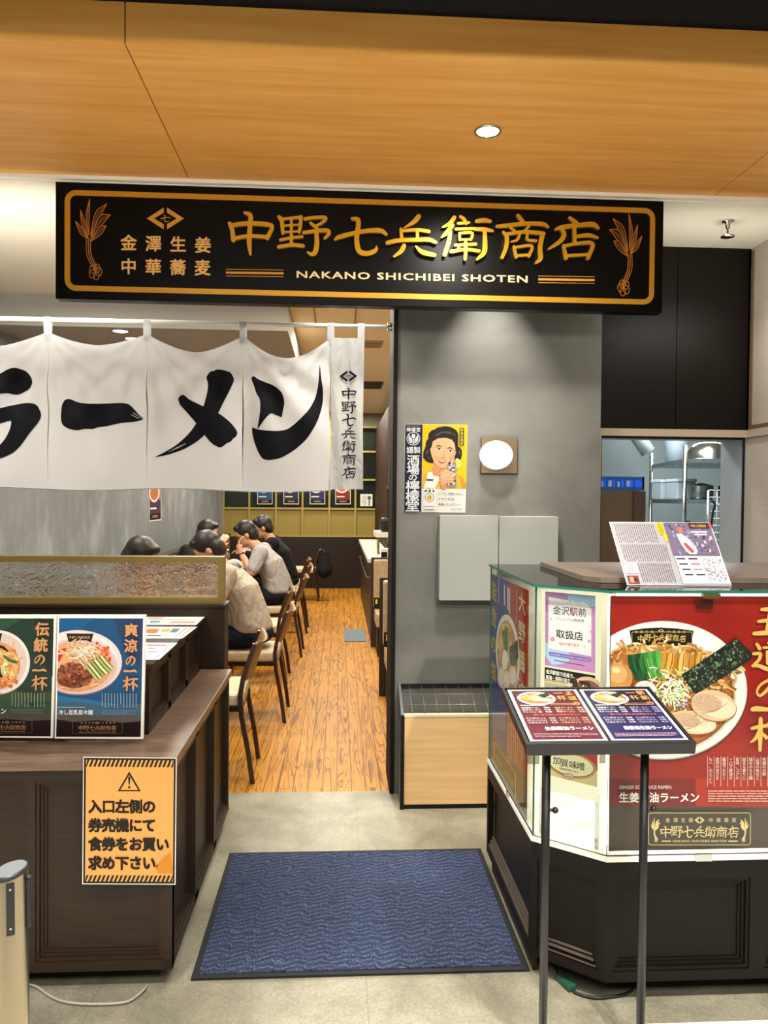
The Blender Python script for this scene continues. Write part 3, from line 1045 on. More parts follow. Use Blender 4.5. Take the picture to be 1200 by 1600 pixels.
v = thing('ceiling_vent', 'square beige air grille in the cream aisle ceiling, nearer the doorway', 'vent', (0.29, 6.93, 2.88))
MB().box(0.2, 0.38, 6.8, 7.06, 2.865, 2.879).build('frame', plain('#b39d78', 0.6, 0, 0.3, 'beige_grille'), v)
MB().box(0.22, 0.36, 6.83, 7.03, 2.858, 2.866).build('grille', plain('#8d7a5c', 0.6, 0, 0.3, 'beige_grille'), v)
v = thing('ceiling_vent', 'dark slotted air grille further along the cream aisle ceiling', 'vent', (0.42, 9.5, 2.88))
mb = MB()
MB().box(0.26, 0.52, 9.2, 9.75, 2.868, 2.879).build('frame', plain('#5b5044', 0.6, 0, 0.3, 'brown_grille'), v)
for k in range(9):
    mb.box(0.275 + k * .026, 0.29 + k * .026, 9.22, 9.73, 2.862, 2.869)
mb.build('slats', M_BLACK, v)
t = thing('access_panel', 'square inspection hatch in the cream ceiling behind the shop sign', 'hatch', (-0.05, 5.9, 2.88))
MB().ring_frame(-0.2, 0.12, 5.55, 6.2, 0.012, 0.0, 0.008, Matrix.Translation((0, 0, 2.871))).build('hatch_edge', plain('#a08c68', 0.6, 0, 0.3, 'hatch_edge'), t)
MB().box(-0.19, 0.11, 5.56, 6.19, 2.874, 2.8795).build('hatch_panel', M_CEILWARM, t)
p = at(1138, 312, 3.72); p.z = 2.88
t = thing('sprinkler_head', 'small chrome sprinkler head hanging from the pale ceiling right of the sign', 'sprinkler', p)
M = Matrix.Translation(p)
MB().lathe([(0.03, 0), (0.028, -0.006), (0.012, -0.01), (0.01, -0.035), (0.006, -0.04)], 16, 0, M).build('body', M_CHROME, t)
MB().lathe([(0.004, -0.04), (0.005, -0.07), (0.03, -0.072), (0.034, -0.078), (0.005, -0.08)], 16, 0, M).build('deflector', M_CHROME, t)

# ================================================================== the shop sign
SY = 3.50
sg = thing('shop_sign', 'long black shop sign board with raised gold brush characters above the entrance', 'sign', (0.113, 3.53, 2.366))
def sign_panel_mat():
    mt, nt, b = base('black_sign_lacquer', '#030201', 0.2, 0, 0.13)
    n = nd(nt, 'ShaderNodeTexNoise', Scale=2.0, Detail=3.0)
    nt.links.new(coords(nt), n.inputs['Vector'])
    mr = nd(nt, 'ShaderNodeMapRange')
    mr.inputs['To Min'].default_value = 0.30
    mr.inputs['To Max'].default_value = 0.36
    nt.links.new(n.outputs[0], mr.inputs[0])
    nt.links.new(mr.outputs[0], b.inputs['Roughness'])
    return mt
MB().box(-1.262, 1.489, SY, SY + 0.06, 2.366, 2.88, 0, 0.003).build('board', sign_panel_mat(), sg)
A = Art(lambda u, v_, l: Vector((u, SY - 0.001 - l, v_)))
A.part('gold_border').rring(-1.222, 2.402, 1.449, 2.846, 0.05, 0.024, M_GOLD)
A.build(sg)
def relief(chars, boxes, parent, name, mat, y0, y1, wt=1.0):
    """raised characters as one solid per stroke"""
    for ch, (x, y, w, h) in zip(chars, boxes):
        mb = MB()
        y0 = SY - 0.026
        dummy = Art(None)
        for q_, st in enumerate(GLYPH[ch]):
            k = math.sqrt(w * h)
            y0 = y0 - 0.0001
            L, R, c = dummy.ribbon([(x + a * w, y + b * h, cc * k * wt) for a, b, cc in st], None, 6)
            # rounded ends
            def endcap(c, r, prev):
                ang = math.atan2(c[1] - prev[1], c[0] - prev[0])
                return [(c[0] + r * math.cos(ang + t), c[1] + r * math.sin(ang + t)) for t in (0.9, 0.3, -0.3, -0.9)]
            out = L + endcap(c[-1], c[-1][2] * .5, c[-2]) + R[::-1] + endcap(c[0], c[0][2] * .5, c[1])
            fr_ = [at(u, v2, y0) for u, v2 in out]
            bk = [Vector((p.x, y1, p.z)) for p in fr_]
            n = len(L)
            nn = len(out)
            # front as strip
            ne = 4
            idxL = list(range(n))
            idxR = list(range(n + ne + n - 1, n + ne - 1, -1))
            fs = [(idxL[i], idxL[i + 1], idxR[i + 1], idxR[i]) for i in range(n - 1)]
            fs.append((n - 1, n, n + 1, n + 2, n + 3, n + ne))
            fs.append((idxR[0], nn - 4, nn - 3, nn - 2, nn - 1, 0))
            fs += [(i, nn + i, nn + (i + 1) % nn, (i + 1) % nn) for i in range(nn)]
            mb.add(fr_ + bk, fs, 0)
        mb.build(name, mat, parent)
boxes = []
for (x0, y0, x1, y1), off in (((60, 35, 325, 295), 0), ((350, 60, 660, 300), 0), ((680, 70, 995, 295), 0), ((990, 60, 1285, 315), 0),
                              ((180, 55, 490, 325), 1200 * 0.9375), ((505, 55, 815, 345), 1125), ((810, 70, 1110, 320), 1125)):
    boxes.append((340 + (x0 + off) / 3.75, 320 + y0 / 3.75, (x1 - x0) / 3.75, (y1 - y0) / 3.75))
relief(BRAND, boxes, sg, 'raised_character', plain('#c9971a', 0.3, 0.55, 0.5, 'gold_leaf'), SY - 0.026, SY - 0.008)
A = Art(px_y(SY - 0.001))
GOLDINK = '#e2b066'
A.part('small_lettering')
for i, ch in enumerate('金澤生姜'):
    A.em(ch, 201.0 + i * 38.7, 379.8 + i * 1.15, 26, GOLDINK, 0.022)
for i, ch in enumerate('中華蕎麦'):
    A.em(ch, 201.0 + i * 38.5, 416.6 + i * 0.7, 26, GOLDINK, 0.022)
A.part('latin_lettering')
A.quad('NAKANO SHICHIBEI SHOTEN', (464, 423.5), (824, 431), (824, 441.5), (464, 434), '#e8cb94', 0.02, 1.12)
for x0, x1, y in ((353, 443, 426), (841, 929, 436.5)):
    A.part('rule_lines#%d' % x0)
    for dy, h in ((-5.2, 0.9), (0, 3.4), (5.2, 0.9)):
        A.grid([(x0, y + dy - h / 2), (x1, y + dy - h / 2 + 1.2), (x1, y + dy + h / 2 + 1.2), (x0, y + dy + h / 2)], '#c98d3a')
def diamond(A, cx, cy, w, h, col, th=0.17, inner=True):
    for sx in (-1, 1):
        g = 0.045 * w
        o = [(cx + sx * g, cy - h / 2), (cx + sx * w / 2, cy), (cx + sx * g, cy + h / 2)]
        i = [(cx + sx * g, cy + h / 2 - th * h * 1.4), (cx + sx * (w / 2 - th * w * 1.15), cy), (cx + sx * g, cy - h / 2 + th * h * 1.4)]
        A.raw(o + i, [(0, 1, 4, 5), (1, 2, 3, 4)], col)
    if inner:
        A.glyph('七', cx - w * .14, cy - h * .17, w * .28, h * .34, col, 0.9)
A.part('diamond_emblem')
diamond(A, 258.5, 341.5, 58, 34, '#c98d3a')
def leek(A, fn, col, col2, w=1.0):
    """sketched leek: bulb, stalk and fanned leaves drawn through fn(x, y) with x, y in 0..1"""
    def S(pts, wd, c=col):
        A.stroke([fn(x, y) for x, y in pts], c, wd * w, 5, True, False)
    for leaf in ([(.34, .50), (.16, .40), (.0, .28)], [(.36, .50), (.22, .30), (.14, .14)], [(.38, .46), (.34, .22), (.40, .0)], [(.42, .46), (.60, .22), (.88, .06)],
                 [(.42, .50), (.70, .28), (.98, .20)], [(.42, .54), (.70, .40), (.86, .34)]):
        (x0, y0), (x1, y1), (x2, y2) = leaf
        dx, dy = (y2 - y0) * .10, -(x2 - x0) * .10
        A.raw([fn(x0, y0), fn(x1 + dx, y1 + dy), fn(x2, y2), fn(x1 - dx, y1 - dy)], [(0, 1, 2, 3)], col2)
        S([(x0, y0), (x1 + dx, y1 + dy), (x2, y2)], 1.0)
        S([(x0, y0), (x1 - dx, y1 - dy), (x2, y2)], 1.0)
        S(leaf, .6)
    A.raw([fn(.32, .50), fn(.44, .50), fn(.46, .70), fn(.66, .86), fn(.56, .94), fn(.38, .78)], [(0, 1, 2, 3, 4, 5)], col2)
    for d in (-.06, 0, .06):
        S([(.37 + d, .50), (.38 + d, .70), (.58 + d, .90)], .9)
    for a in range(5):
        cx, cy = .56 + .10 * math.cos(a * 1.3), .92 + .05 * math.sin(a * 1.3)
        A.stroke([fn(cx + .09 * math.cos(t), cy + .055 * math.sin(t)) for t in (0, 1.3, 2.6, 3.9, 5.2, 6.3)], col, .9 * w, 3, True, False)
A.part('leek_drawing#1')
leek(A, lambda x, y: (118 + 56 * x, 311 + 124 * y), '#b5762c', '#3a2008')
A.part('leek_drawing#2')
leek(A, lambda x, y: (1003 - 52 * x, 334 + 126 * y), '#b5762c', '#3a2008')
A.build(sg)

# ================================================================== cloth banner (noren)
NY = 3.86
RODZ = 2.352
t = thing('noren_rod', 'white pole carrying the cloth banner across the entrance', 'pole', (-1.2, NY, RODZ))
MB().cyl((-2.69, NY, RODZ), (0.25, NY, RODZ), 0.0115, None, 0, 16).build('pole', M_WHITE, t)
MB().cyl((0.235, NY, RODZ), (0.258, NY, RODZ), 0.019, None, 0, 16).build('wall_socket', M_CHROME, t)
LOOPS = [-1.905, -1.427, -0.950, -0.481, -0.048]
TOPZ = 2.292
nor = thing('noren', 'white cloth banner with big black brush characters hanging over the doorway', 'banner', (-0.9, NY, 1.52))
def panel_of(x):
    for a, b in zip([-2.38] + LOOPS, LOOPS + [0.119]):
        if x <= b:
            return a, b
    return LOOPS[-1], 0.119
SAG = {-2.38: 0.06, -1.905: 0.075, -1.427: 0.062, -0.950: 0.086, -0.481: 0.11, -0.048: 0.002}
def sheet_y(x, z):
    a, b = panel_of(x)
    if a == -0.048:
        return NY - 0.012 + 0.005 * math.sin(x * 60 + z * 6)
    t_ = (x - a) / (b - a)
    d = TOPZ - z
    bulge = math.sin(PI * t_)
    y = 0.042 * bulge * math.sin(min(1, d / 0.77) * PI * .9 + .2) * (-1)
    # tension folds fan out from the loops
    for tx in (0.0, 1.0):
        dx = abs(t_ - tx)
        ang = math.atan2(dx * (b - a), max(d, 0.01))
        fall = math.exp(-((d - 0.28) / 0.3) ** 2)
        y += 0.012 * math.sin(ang * 15 + 1.2) * fall * (1 - math.exp(-dx * 8))
    y += 0.009 * math.sin(d * 9 + t_ * 5 + a * 3) * bulge
    return NY + y
def top_z(x):
    a, b = panel_of(x)
    t_ = min(1, max(0, (x - a) / (b - a)))
    return TOPZ - SAG.get(a, .08) * (1 - abs(2 * t_ - 1) ** 1.7)
def bot_z(x):
    return 1.524 + 0.006 * math.sin(x * 7 + 1.0) + (0.008 if x > -.048 else 0)
for a, b in zip([-2.38] + LOOPS, LOOPS + [0.119]):
    strip = a == -0.048
    mb = MB()
    nx, nz = (16 if strip else 44), 60
    vs, fs = [], []
    for j in range(nz + 1):
        for i in range(nx + 1):
            q = i / nx
            x = a + (b - a) * q
            zt, zb = top_z(min(max(x, a + 1e-5), b - 1e-5)), bot_z(x)
            z = zt + (zb - zt) * j / nz
            # slits open a little between the panels
            d = (TOPZ - z)
            gap = 0.0035 * math.exp(-((d - 0.42) / 0.2) ** 2)
            xx = x + (gap if q < .02 else -gap if q > .98 else 0)
            vs.append((xx, sheet_y(min(max(x, a + 1e-5), b - 1e-5), z), z))
    for j in range(nz):
        for i in range(nx):
            k = j * (nx + 1) + i
            fs.append((k, k + 1, k + nx + 2, k + nx + 1))
    mb.add(vs, fs, 0, True)
    o = mb.build('name_strip' if strip else 'cloth_panel', M_SATIN if strip else M_CLOTH, nor)
    if not strip:
        # stitched hem
        hem = MB()
        hv = []
        for i in range(nx + 1):
            x = a + (b - a) * i / nx
            x = min(max(x, a + 1e-5), b - 1e-5)
            hv.append((x, sheet_y(x, bot_z(x)) - .001, bot_z(x) + .004))
        hem.tube(hv, 0.0026, 0, 5)
        hem.build('hem', M_CLOTH, o)
def tab(x):
    mb = MB()
    w = 0.017
    prof = [(NY - 0.004, TOPZ - 0.035), (NY - 0.014, RODZ), (NY - 0.010, RODZ + .010), (NY, RODZ + .0145), (NY + 0.010, RODZ + .010), (NY + 0.014, RODZ), (NY + 0.004, TOPZ - 0.035)]
    vs = [(x - w, y, z) for y, z in prof] + [(x + w, y, z) for y, z in prof]
    n = len(prof)
    mb.add(vs, [(i, i + 1, n + i + 1, n + i) for i in range(n - 1)], 0, True)
    mb.build('hanging_loop', M_CLOTH, nor)
for x in LOOPS + [0.103]:
    tab(x)
A = Art(lambda u, v_, l: (lambda p: Vector((p.x, sheet_y(p.x, p.z) - 0.0022 - l, p.z)))(at(u / 1.9355, 480 + v_ / 1.9355, NY)))
A.part('brush_lettering')
INK = plain('#0c0c12', 0.8, 0, 0.15, 'black_dye')
A.brush([(190, 300), (200, 282), (215, 278), (240, 290), (290, 297), (370, 290), (395, 295), (410, 312), (420, 325), (436, 338), (415, 347), (380, 352), (330, 362), (300, 364), (285, 370), (262, 369), (240, 375), (215, 370), (195, 358), (188, 340)], INK)
A.brush([(627, 215), (634, 205), (640, 198), (652, 197), (660, 191), (680, 192), (700, 199), (712, 222), (700, 250), (680, 285), (668, 315), (655, 345), (640, 375), (600, 408), (560, 432), (510, 448), (465, 455), (500, 440), (540, 418), (575, 385), (600, 350), (618, 315), (628, 270), (633, 235)], INK)
A.brush([(540, 277), (548, 268), (560, 267), (580, 285), (620, 303), (665, 322), (700, 350), (720, 378), (715, 392), (708, 396), (700, 408), (688, 412), (680, 420), (668, 427), (645, 415), (620, 385), (595, 350), (565, 315), (546, 295)], INK)
A.brush([(762, 220), (764, 212), (772, 212), (780, 219), (795, 225), (830, 238), (855, 262), (864, 290), (858, 315), (854, 337), (845, 332), (838, 330), (822, 322), (805, 340), (790, 360), (780, 372), (786, 340), (790, 310), (788, 280), (776, 262), (770, 240)], INK)
A.brush([(763, 372), (766, 363), (775, 370), (800, 375), (840, 377), (870, 372), (900, 350), (935, 315), (955, 275), (964, 235), (967, 165), (972, 220), (978, 255), (975, 300), (960, 350), (930, 400), (890, 435), (850, 458), (815, 464), (795, 460), (780, 435), (768, 400)], INK)
A.brush([(-180, 232), (-150, 222), (-60, 216), (0, 207), (30, 195), (58, 187), (85, 195), (103, 215), (106, 232), (95, 250), (75, 258), (55, 267), (30, 262), (0, 265), (-80, 270), (-150, 268), (-176, 255)], INK)
A.brush([(-190, 345), (-180, 330), (-100, 322), (0, 312), (40, 300), (85, 290), (112, 293), (126, 325), (118, 350), (98, 380), (75, 415), (50, 440), (15, 456), (-60, 475), (-120, 484), (-150, 486), (-60, 455), (0, 423), (25, 395), (40, 368), (45, 345), (30, 347), (0, 355), (-100, 372), (-180, 378)], INK)
# dry bristle marks
for q in ([(405, 320), (428, 336)], [(400, 326), (420, 337)]):
    A.stroke([(x, y, 1.6) for x, y in q], M_CLOTH, None, 4, True, False)
for i in range(7):
    A.stroke([(30 - i * 9, 262 + i % 3, 2.0), (2 - i * 9, 268 + i % 3, .6)], INK, None, 4, True, False)
    A.stroke([(470 + i * 11, 455 - i * 4, .6), (500 + i * 11, 444 - i * 5, 2.2)], M_CLOTH if i > 3 else INK, None, 4, True, False)
A.part('name_lettering')
for i, ch in enumerate(BRAND):
    cy = [262, 304, 342, 382, 422, 462, 502][i]
    A.glyph(ch, 1055 - 22, cy - 18 - i * .4, 44, 37, INK, 0.95)
diamond(A, 1053, 210, 54, 36, INK)
A.build(nor, sub=14)

# ================================================================== left counter
def panelled(mb, M, u0, u1, v0, v1, mat=0):
    """stepped moulding round a recessed field (carcass plane is n = 0, frame face is n = 0.025)"""
    mb.ring_frame(u0, u1, v0, v1, 0.010, 0.0, 0.020, M, mat)
    mb.ring_frame(u0 + .010, u1 - .010, v0 + .010, v1 - .010, 0.009, 0.0, 0.011, M, mat)
    mb.ring_frame(u0 + .019, u1 - .019, v0 + .019, v1 - .019, 0.008, 0.0, 0.005, M, mat)

lc = thing('ticket_counter', 'dark panelled counter with brown plank worktop left of the entrance', 'counter', (-1.3, 2.9, 0))
MB().box(-2.2, -0.52, 2.36, 3.52, 0.062, 0.68).build('carcass', M_DARK, lc)
MB().box(-2.2, -0.57, 2.45, 3.48, 0, 0.064).build('plinth', M_BLACK, lc)
F = frame((0, 2.36, 0), (1, 0, 0), (0, 0, 1))
mb = MB()
for a, b in ((-2.2, -2.16), (-1.50, -1.45), (-0.925, -0.900), (-0.522, -0.495)):
    mb.box(a, b, 0.062, 0.676, 0, 0.025, 0, 0, F)
for a, b in ((-2.16, -1.50), (-1.45, -0.925), (-0.900, -0.522)):
    mb.box(a, b, 0.062, 0.092, 0, 0.025, 0, 0, F)
    mb.box(a, b, 0.642, 0.676, 0, 0.025, 0, 0, F)
mb.build('front_frame', M_DARK, lc)
for a, b in ((-2.16, -1.50), (-1.45, -0.925), (-0.900, -0.522)):
    mb = MB()
    panelled(mb, F, a, b, 0.092, 0.642)
    mb.build('panel_moulding', M_DARK, lc)
F = frame((-0.52, 0, 0), (0, 1, 0), (0, 0, 1))
mb = MB()
ys = [2.335, 2.74, 3.14, 3.53]
for k, y in enumerate(ys):
    mb.box(max(2.335, y - 0.03), min(3.53, y + 0.03), 0.062, 0.676, 0, 0.025, 0, 0, F)
for a, b in zip(ys[:-1], ys[1:]):
    mb.box(a, b, 0.062, 0.092, 0, 0.025, 0, 0, F)
    mb.box(a, b, 0.65, 0.676, 0, 0.025, 0, 0, F)
mb.build('side_frame', M_DARK, lc)
for a, b in zip(ys[:-1], ys[1:]):
    mb = MB()
    panelled(mb, F, a + .03, b - .03, 0.092, 0.65)
    mb.build('panel_moulding', M_DARK, lc)
MB().box(-2.2, -0.485, 2.322, 3.54, 0.676, 0.706, 0, 0.003).build('worktop', M_WORKTOP, lc)
# raised upper tier
MB().box(-2.2, -0.645, 2.60, 3.53, 0.706, 0.922).build('upper_carcass', M_DARK, lc)
F = frame((-0.645, 0, 0), (0, 1, 0), (0, 0, 1))
mb = MB()
ys = [2.57, 2.89, 3.21, 3.53]
for y in ys:
    mb.box(max(2.58, y - 0.02), min(3.53, y + 0.02), 0.706, 0.922, 0, 0.02, 0, 0, F)
for a, b in zip(ys[:-1], ys[1:]):
    mb.box(a, b, 0.706, 0.735, 0, 0.02, 0, 0, F)
    mb.box(a, b, 0.895, 0.922, 0, 0.02, 0, 0, F)
mb.build('upper_side_frame', M_DARK, lc)
for a, b in zip(ys[:-1], ys[1:]):
    mb = MB()
    mb.ring_frame(a + .02, b - .02, 0.735, 0.895, 0.010, 0.0, 0.012, F)
    mb.build('upper_moulding', M_DARK, lc)
MB().box(-2.2, -0.612, 2.565, 3.54, 0.922, 0.941, 0, 0.002).build('upper_top', M_DARK, lc)

# partition behind the counter
pt = thing('glazed_partition', 'low dark partition topped by a gold framed textured glass panel behind the counter', 'partition', (-1.6, 3.62, 0))
MB().box(-2.4, -0.522, 3.56, 3.68, 0, 0.985).build('base', M_DARK, pt)
MB().box(-2.4, -0.515, 3.55, 3.69, 0.985, 1.0, 0, 0.002).build('ledge', M_DARK, pt)
M_BRASS = plain('#7d6a34', 0.4, 0.3, 0.5, 'antique_gold_paint')
F = frame((0, 3.63, 0), (1, 0, 0), (0, 0, 1))
MB().ring_frame(-2.39, -0.532, 1.0, 1.216, 0.026, -0.03, 0.045, F).build('frame', M_BRASS, pt)
MB().box(-2.365, -0.557, 3.625, 3.633, 1.025, 1.191).build('glass', M_WAVY, pt)

# leaflets on the upper tier
def leaflet(q, label, art):
    A = Art(lambda u, v_, l: atz(u, v_, 0.9425) + Vector((0, 0, l)))
    A.raw(q, [(0, 1, 2, 3)], '#dcd9d4')
    def f(u, v_):
        return tuple((q[0][i] * (1 - u) + q[1][i] * u) * (1 - v_) + (q[3][i] * (1 - u) + q[2][i] * u) * v_ for i in (0, 1))
    for (a, b, c, d, col) in art:
        A.raw([f(a, b), f(c, b), f(c, d), f(a, d)], [(0, 1, 2, 3)], col)
    o = A.build(None)[0]
    o.name = 'leaflet'
    return tag(o, label, 'leaflet', 'leaflets on the counter')
z1 = lambda *p: [(x / 3.3333, 840 + y / 3.3333) for x, y in p]
leaflet(z1((650, 408), (1072, 408), (1022, 455), (640, 455)), 'rearmost white leaflet with pale blue and pink pictures on the counter upper tier',
        [(.3, .15, .5, .4, '#c9a79a'), (.35, .5, .48, .8, '#7f9fb0'), (.55, .3, .8, .5, '#b9c3b4'), (.62, .6, .95, .8, '#c58f8a'), (.05, .2, .25, .8, '#a9b8bd')])
leaflet(z1((640, 462), (1028, 465), (950, 525), (625, 525)), 'middle white leaflet with orange dish pictures on the counter upper tier',
        [(.35, .2, .52, .55, '#c77a45'), (.56, .2, .68, .45, '#d2a85f'), (.7, .15, .8, .5, '#5f7f96'), (.4, .7, .62, .82, '#4d5560'), (.86, .1, .875, .95, '#7a5a86'), (.93, .1, .945, .95, '#b04a5a')])
leaflet(z1((620, 545), (925, 548), (830, 635), (600, 640)), 'nearest white leaflet with pink lettering on the counter upper tier',
        [(.5, .12, .85, .2, '#c04a6a'), (.55, .3, .7, .36, '#5d5a74'), (.6, .5, .8, .56, '#6d6a80'), (.88, .05, .9, .9, '#8a5a7a'), (.45, .7, .75, .78, '#b0a7c0')])

# dome, plastic bag, box behind the boards
o = MB().lathe([(0.0005, 0.125), (0.03, 0.121), (0.055, 0.105), (0.075, 0.07), (0.082, 0.03), (0.084, 0.0)], 28, 0, Matrix.Translation((-1.085, 2.72, 0.941))).build('dome_lid', plain('#efece4', 0.3, 0, 0.5, 'white_plastic'))
tag(o, 'white rounded dome standing on the counter behind the green menu board', 'dome')
bag = MB()
bm = bmesh.new()
bmesh.ops.create_icosphere(bm, subdivisions=4, radius=1)
for vtx in bm.verts:
    p = vtx.co
    k = 1 + 0.16 * math.sin(9 * p.x + 4 * p.z) * math.sin(7 * p.y + 3) + 0.08 * math.sin(21 * p.x - 13 * p.z)
    vtx.co = Vector((p.x * .065 * k, p.y * .06 * k, max(-0.045, p.z * .062 * k)))
bag.from_bm(bm, 0, True, Matrix.Translation((-0.915, 2.74, 0.987)))
def bagmat():
    mt, nt, b = base('crumpled_printed_plastic', '#d0d6dc', 0.3, 0, 0.5)
    n = nd(nt, 'ShaderNodeTexVoronoi', Scale=26.0)
    nt.links.new(coords(nt), n.inputs['Vector'])
    nt.links.new(ramp(nt, n.outputs[0], [(0.15, '#e4e6e6'), (0.35, '#c9cfd6'), (0.5, '#7791b8'), (0.7, '#dfe2e4')]), b.inputs['Base Color'])
    bump(nt, b, n.outputs[0], 0.7, 0.02)
    return mt
o = bag.build('plastic_bag', bagmat())
tag(o, 'crumpled white and blue plastic bag heaped behind the green menu board', 'bag')
o = MB().box(-0.90, -0.85, 2.60, 2.65, 0.941, 0.985, 0, 0.004).build('small_box', plain('#d8d3b4', 0.5, 0, 0.3, 'cream_card'))
tag(o, 'small cream box beside the crumpled plastic bag on the counter', 'box')

# ------------------------------------------------------------------ bowls printed on posters
def noodle(A, cx, cy, rx, ry, n, cols, w, seed):
    r = random.Random(seed)
    for i in range(n):
        a, q = r.uniform(0, 2 * PI), math.sqrt(r.random()) * .9
        x, y = cx + rx * q * math.cos(a), cy + ry * q * math.sin(a)
        t = r.uniform(0, 2 * PI)
        pts = []
        for k in range(4):
            pts.append((x, y, w))
            x += rx * .22 * math.cos(t)
            y += ry * .22 * math.sin(t)
            t += r.uniform(-1.1, 1.1)
        A.stroke(pts, r.choice(cols), None, 4, i % 6 == 0, False)

def specks(A, cx, cy, rx, ry, n, cols, size, seed, rect=None):
    r = random.Random(seed)
    for i in range(n):
        if rect:
            q = rect(r.random(), r.random())
            x, y = q
        else:
            a, d = r.uniform(0, 2 * PI), math.sqrt(r.random())
            x, y = cx + rx * d * math.cos(a), cy + ry * d * math.sin(a)
        s_ = size * r.uniform(.5, 1.3)
        A.ell(x, y, s_, s_ * r.uniform(.5, .9), r.choice(cols), r.uniform(0, 180), n=7, lift=(i % 8 == 0))

def emblem_plate(A, x0, y0, x1, y1, line, text, bg=None, leeks=True, slope=0.0, fine=True):
    """rounded shop plate with diamond and brush name"""
    w, h = x1 - x0, y1 - y0
    sk = lambda x, y: (x, y + slope * (x - x0))
    if bg:
        A.raw([sk(x0, y0), sk(x1, y0), sk(x1, y1), sk(x0, y1)], [(0, 1, 2, 3)], bg)
    A.rring(x0, y0, x1, y1, h * .10, h * .022, line, sk)
    cx = (x0 + x1) / 2
    cw = w * .118
    for i, ch in enumerate(BRAND):
        x = x0 + w * (.12 + .76 * (i + .5) / 7) - cw / 2
        A.glyph(ch, x, sk(x, y0 + h * .41)[1], cw * .96, h * .36, text, 0.95)
    diamond(A, cx, sk(cx, y0 + h * .23)[1], w * .10, h * .22, text, 0.2, False)
    if fine:
        for i, ch in enumerate('金澤生姜'):
            x = x0 + w * (.19 + .075 * i)
            A.em(ch, x, sk(x, y0 + h * .23)[1], h * .15, text, 0.0)
        for i, ch in enumerate('中華蕎麦'):
            x = x0 + w * (.61 + .075 * i)
            A.em(ch, x, sk(x, y0 + h * .23)[1], h * .15, text, 0.0)
        A.quad('NAKANO SHICHIBEI SHOTEN', sk(x0 + w * .24, y0 + h * .83), sk(x0 + w * .76, y0 + h * .83), sk(x0 + w * .76, y0 + h * .90), sk(x0 + w * .24, y0 + h * .90), text, 0.01, 1.1)
        for a, b in ((.13, .22), (.78, .87)):
            A.raw([sk(x0 + w * a, y0 + h * .85), sk(x0 + w * b, y0 + h * .85), sk(x0 + w * b, y0 + h * .885), sk(x0 + w * a, y0 + h * .885)], [(0, 1, 2, 3)], text)
    if leeks:
        leek(A, lambda x, y: sk(x0 + w * (.025 + .09 * x), y0 + h * (.16 + .72 * y)), text, text, h * .012)
        leek(A, lambda x, y: sk(x1 - w * (.025 + .09 * x), y0 + h * (.16 + .72 * y)), text, text, h * .012)

def backed(A_fn, q, thick, mat, name='backing', parent=None):
    """solid board whose front face is the quad q"""
    mb = MB()
    f = [A_fn(x, y, 0) for x, y in q]
    b = [A_fn(x, y, -thick) for x, y in q]
    mb.add(f + b, [(0, 1, 2, 3), (7, 6, 5, 4), (0, 4, 5, 1), (1, 5, 6, 2), (2, 6, 7, 3), (3, 7, 4, 0)])
    return mb.build(name, mat, parent)

def inside(A, edge):
    """clip drawing on the left: x is never less than edge(y)"""
    old = A.raw
    A.raw = lambda vs, fs, col, lift=True: old([(max(x, edge(y)), y) for x, y in vs], fs, col, lift)

BGOLD = '#c58d5c'
# ------------------------------------------------------------------ blue menu board
bb = thing('menu_board', 'blue framed menu board showing a bowl topped with minced meat and cucumber', 'menu board', (-0.753, 2.49, 0.706), group='framed menu boards on the left counter')
fn = zoomed(px_y(2.49), 80, 955, 7.742)
backed(fn, [(78, 45), (1145, 45), (1110, 1548), (42, 1540)], 0.012, M_WHITE, 'frame', bb)
MB().add([(-0.82, 2.505, 1.0), (-0.69, 2.505, 1.0), (-0.69, 2.556, 0.709), (-0.82, 2.556, 0.709)] + [(-0.82, 2.508, 1.0), (-0.69, 2.508, 1.0), (-0.69, 2.559, 0.709), (-0.82, 2.559, 0.709)],
         [(0, 1, 2, 3), (7, 6, 5, 4), (0, 4, 5, 1), (1, 5, 6, 2), (2, 6, 7, 3), (3, 7, 4, 0)]).build('easel_leg', M_BLACK, bb)
A = Art(fn)
e_ = lambda y: 98 - (y - 85) * .0266
A.part('poster')
A.raw([(98, 85), (1112, 88), (1082, 1520), (60, 1518)], [(0, 1, 2, 3)], '#1d4a73')
inside(A, e_)
A.poly([(98, 85), (520, 85), (330, 240), (98, 280)], '#185585')
A.poly([(760, 88), (1112, 88), (1098, 700), (900, 520)], '#283a5c')
A.poly([(40, 1020), (400, 1060), (820, 1130), (1088, 1180), (1086, 1260), (40, 1250)], '#2a6793')
A.poly([(40, 1100), (330, 1100), (640, 1140), (1090, 1120), (1086, 1280), (40, 1290)], '#3b5c74')
A.poly([(40, 1240), (500, 1262), (1086, 1255), (1084, 1360), (40, 1340)], '#55504a')
A.poly([(40, 1305), (260, 1340), (560, 1318), (860, 1350), (1085, 1330), (1082, 1520), (40, 1518)], '#1a0c0c')
A.part('bowl_picture')
A.ell(322, 622, 536, 394, '#8b7a78', n=60)
A.ell(322, 614, 534, 386, '#d8c6c6', n=60)
A.ell(300, 605, 505, 360, '#e4d6d2', n=60)
A.ell(320, 660, 480, 330, '#cdb3ad', n=60)
A.ell(300, 670, 425, 300, '#dd8f5b', n=60)
A.ell(300, 668, 410, 285, '#e2a173', n=60)
specks(A, 600, 540, 120, 170, 60, ['#d04a2a', '#df6a3d', '#e9a56f', '#c93a22'], 20, 3)
specks(A, 620, 660, 90, 110, 40, ['#d04a2a', '#df6a3d', '#c93a22'], 16, 4)
A.poly([(70, 470), (190, 440), (150, 520), (100, 610), (60, 600)], '#c92a2c')
A.poly([(186, 268), (512, 272), (486, 372), (350, 350), (214, 372)], '#2c1c16')
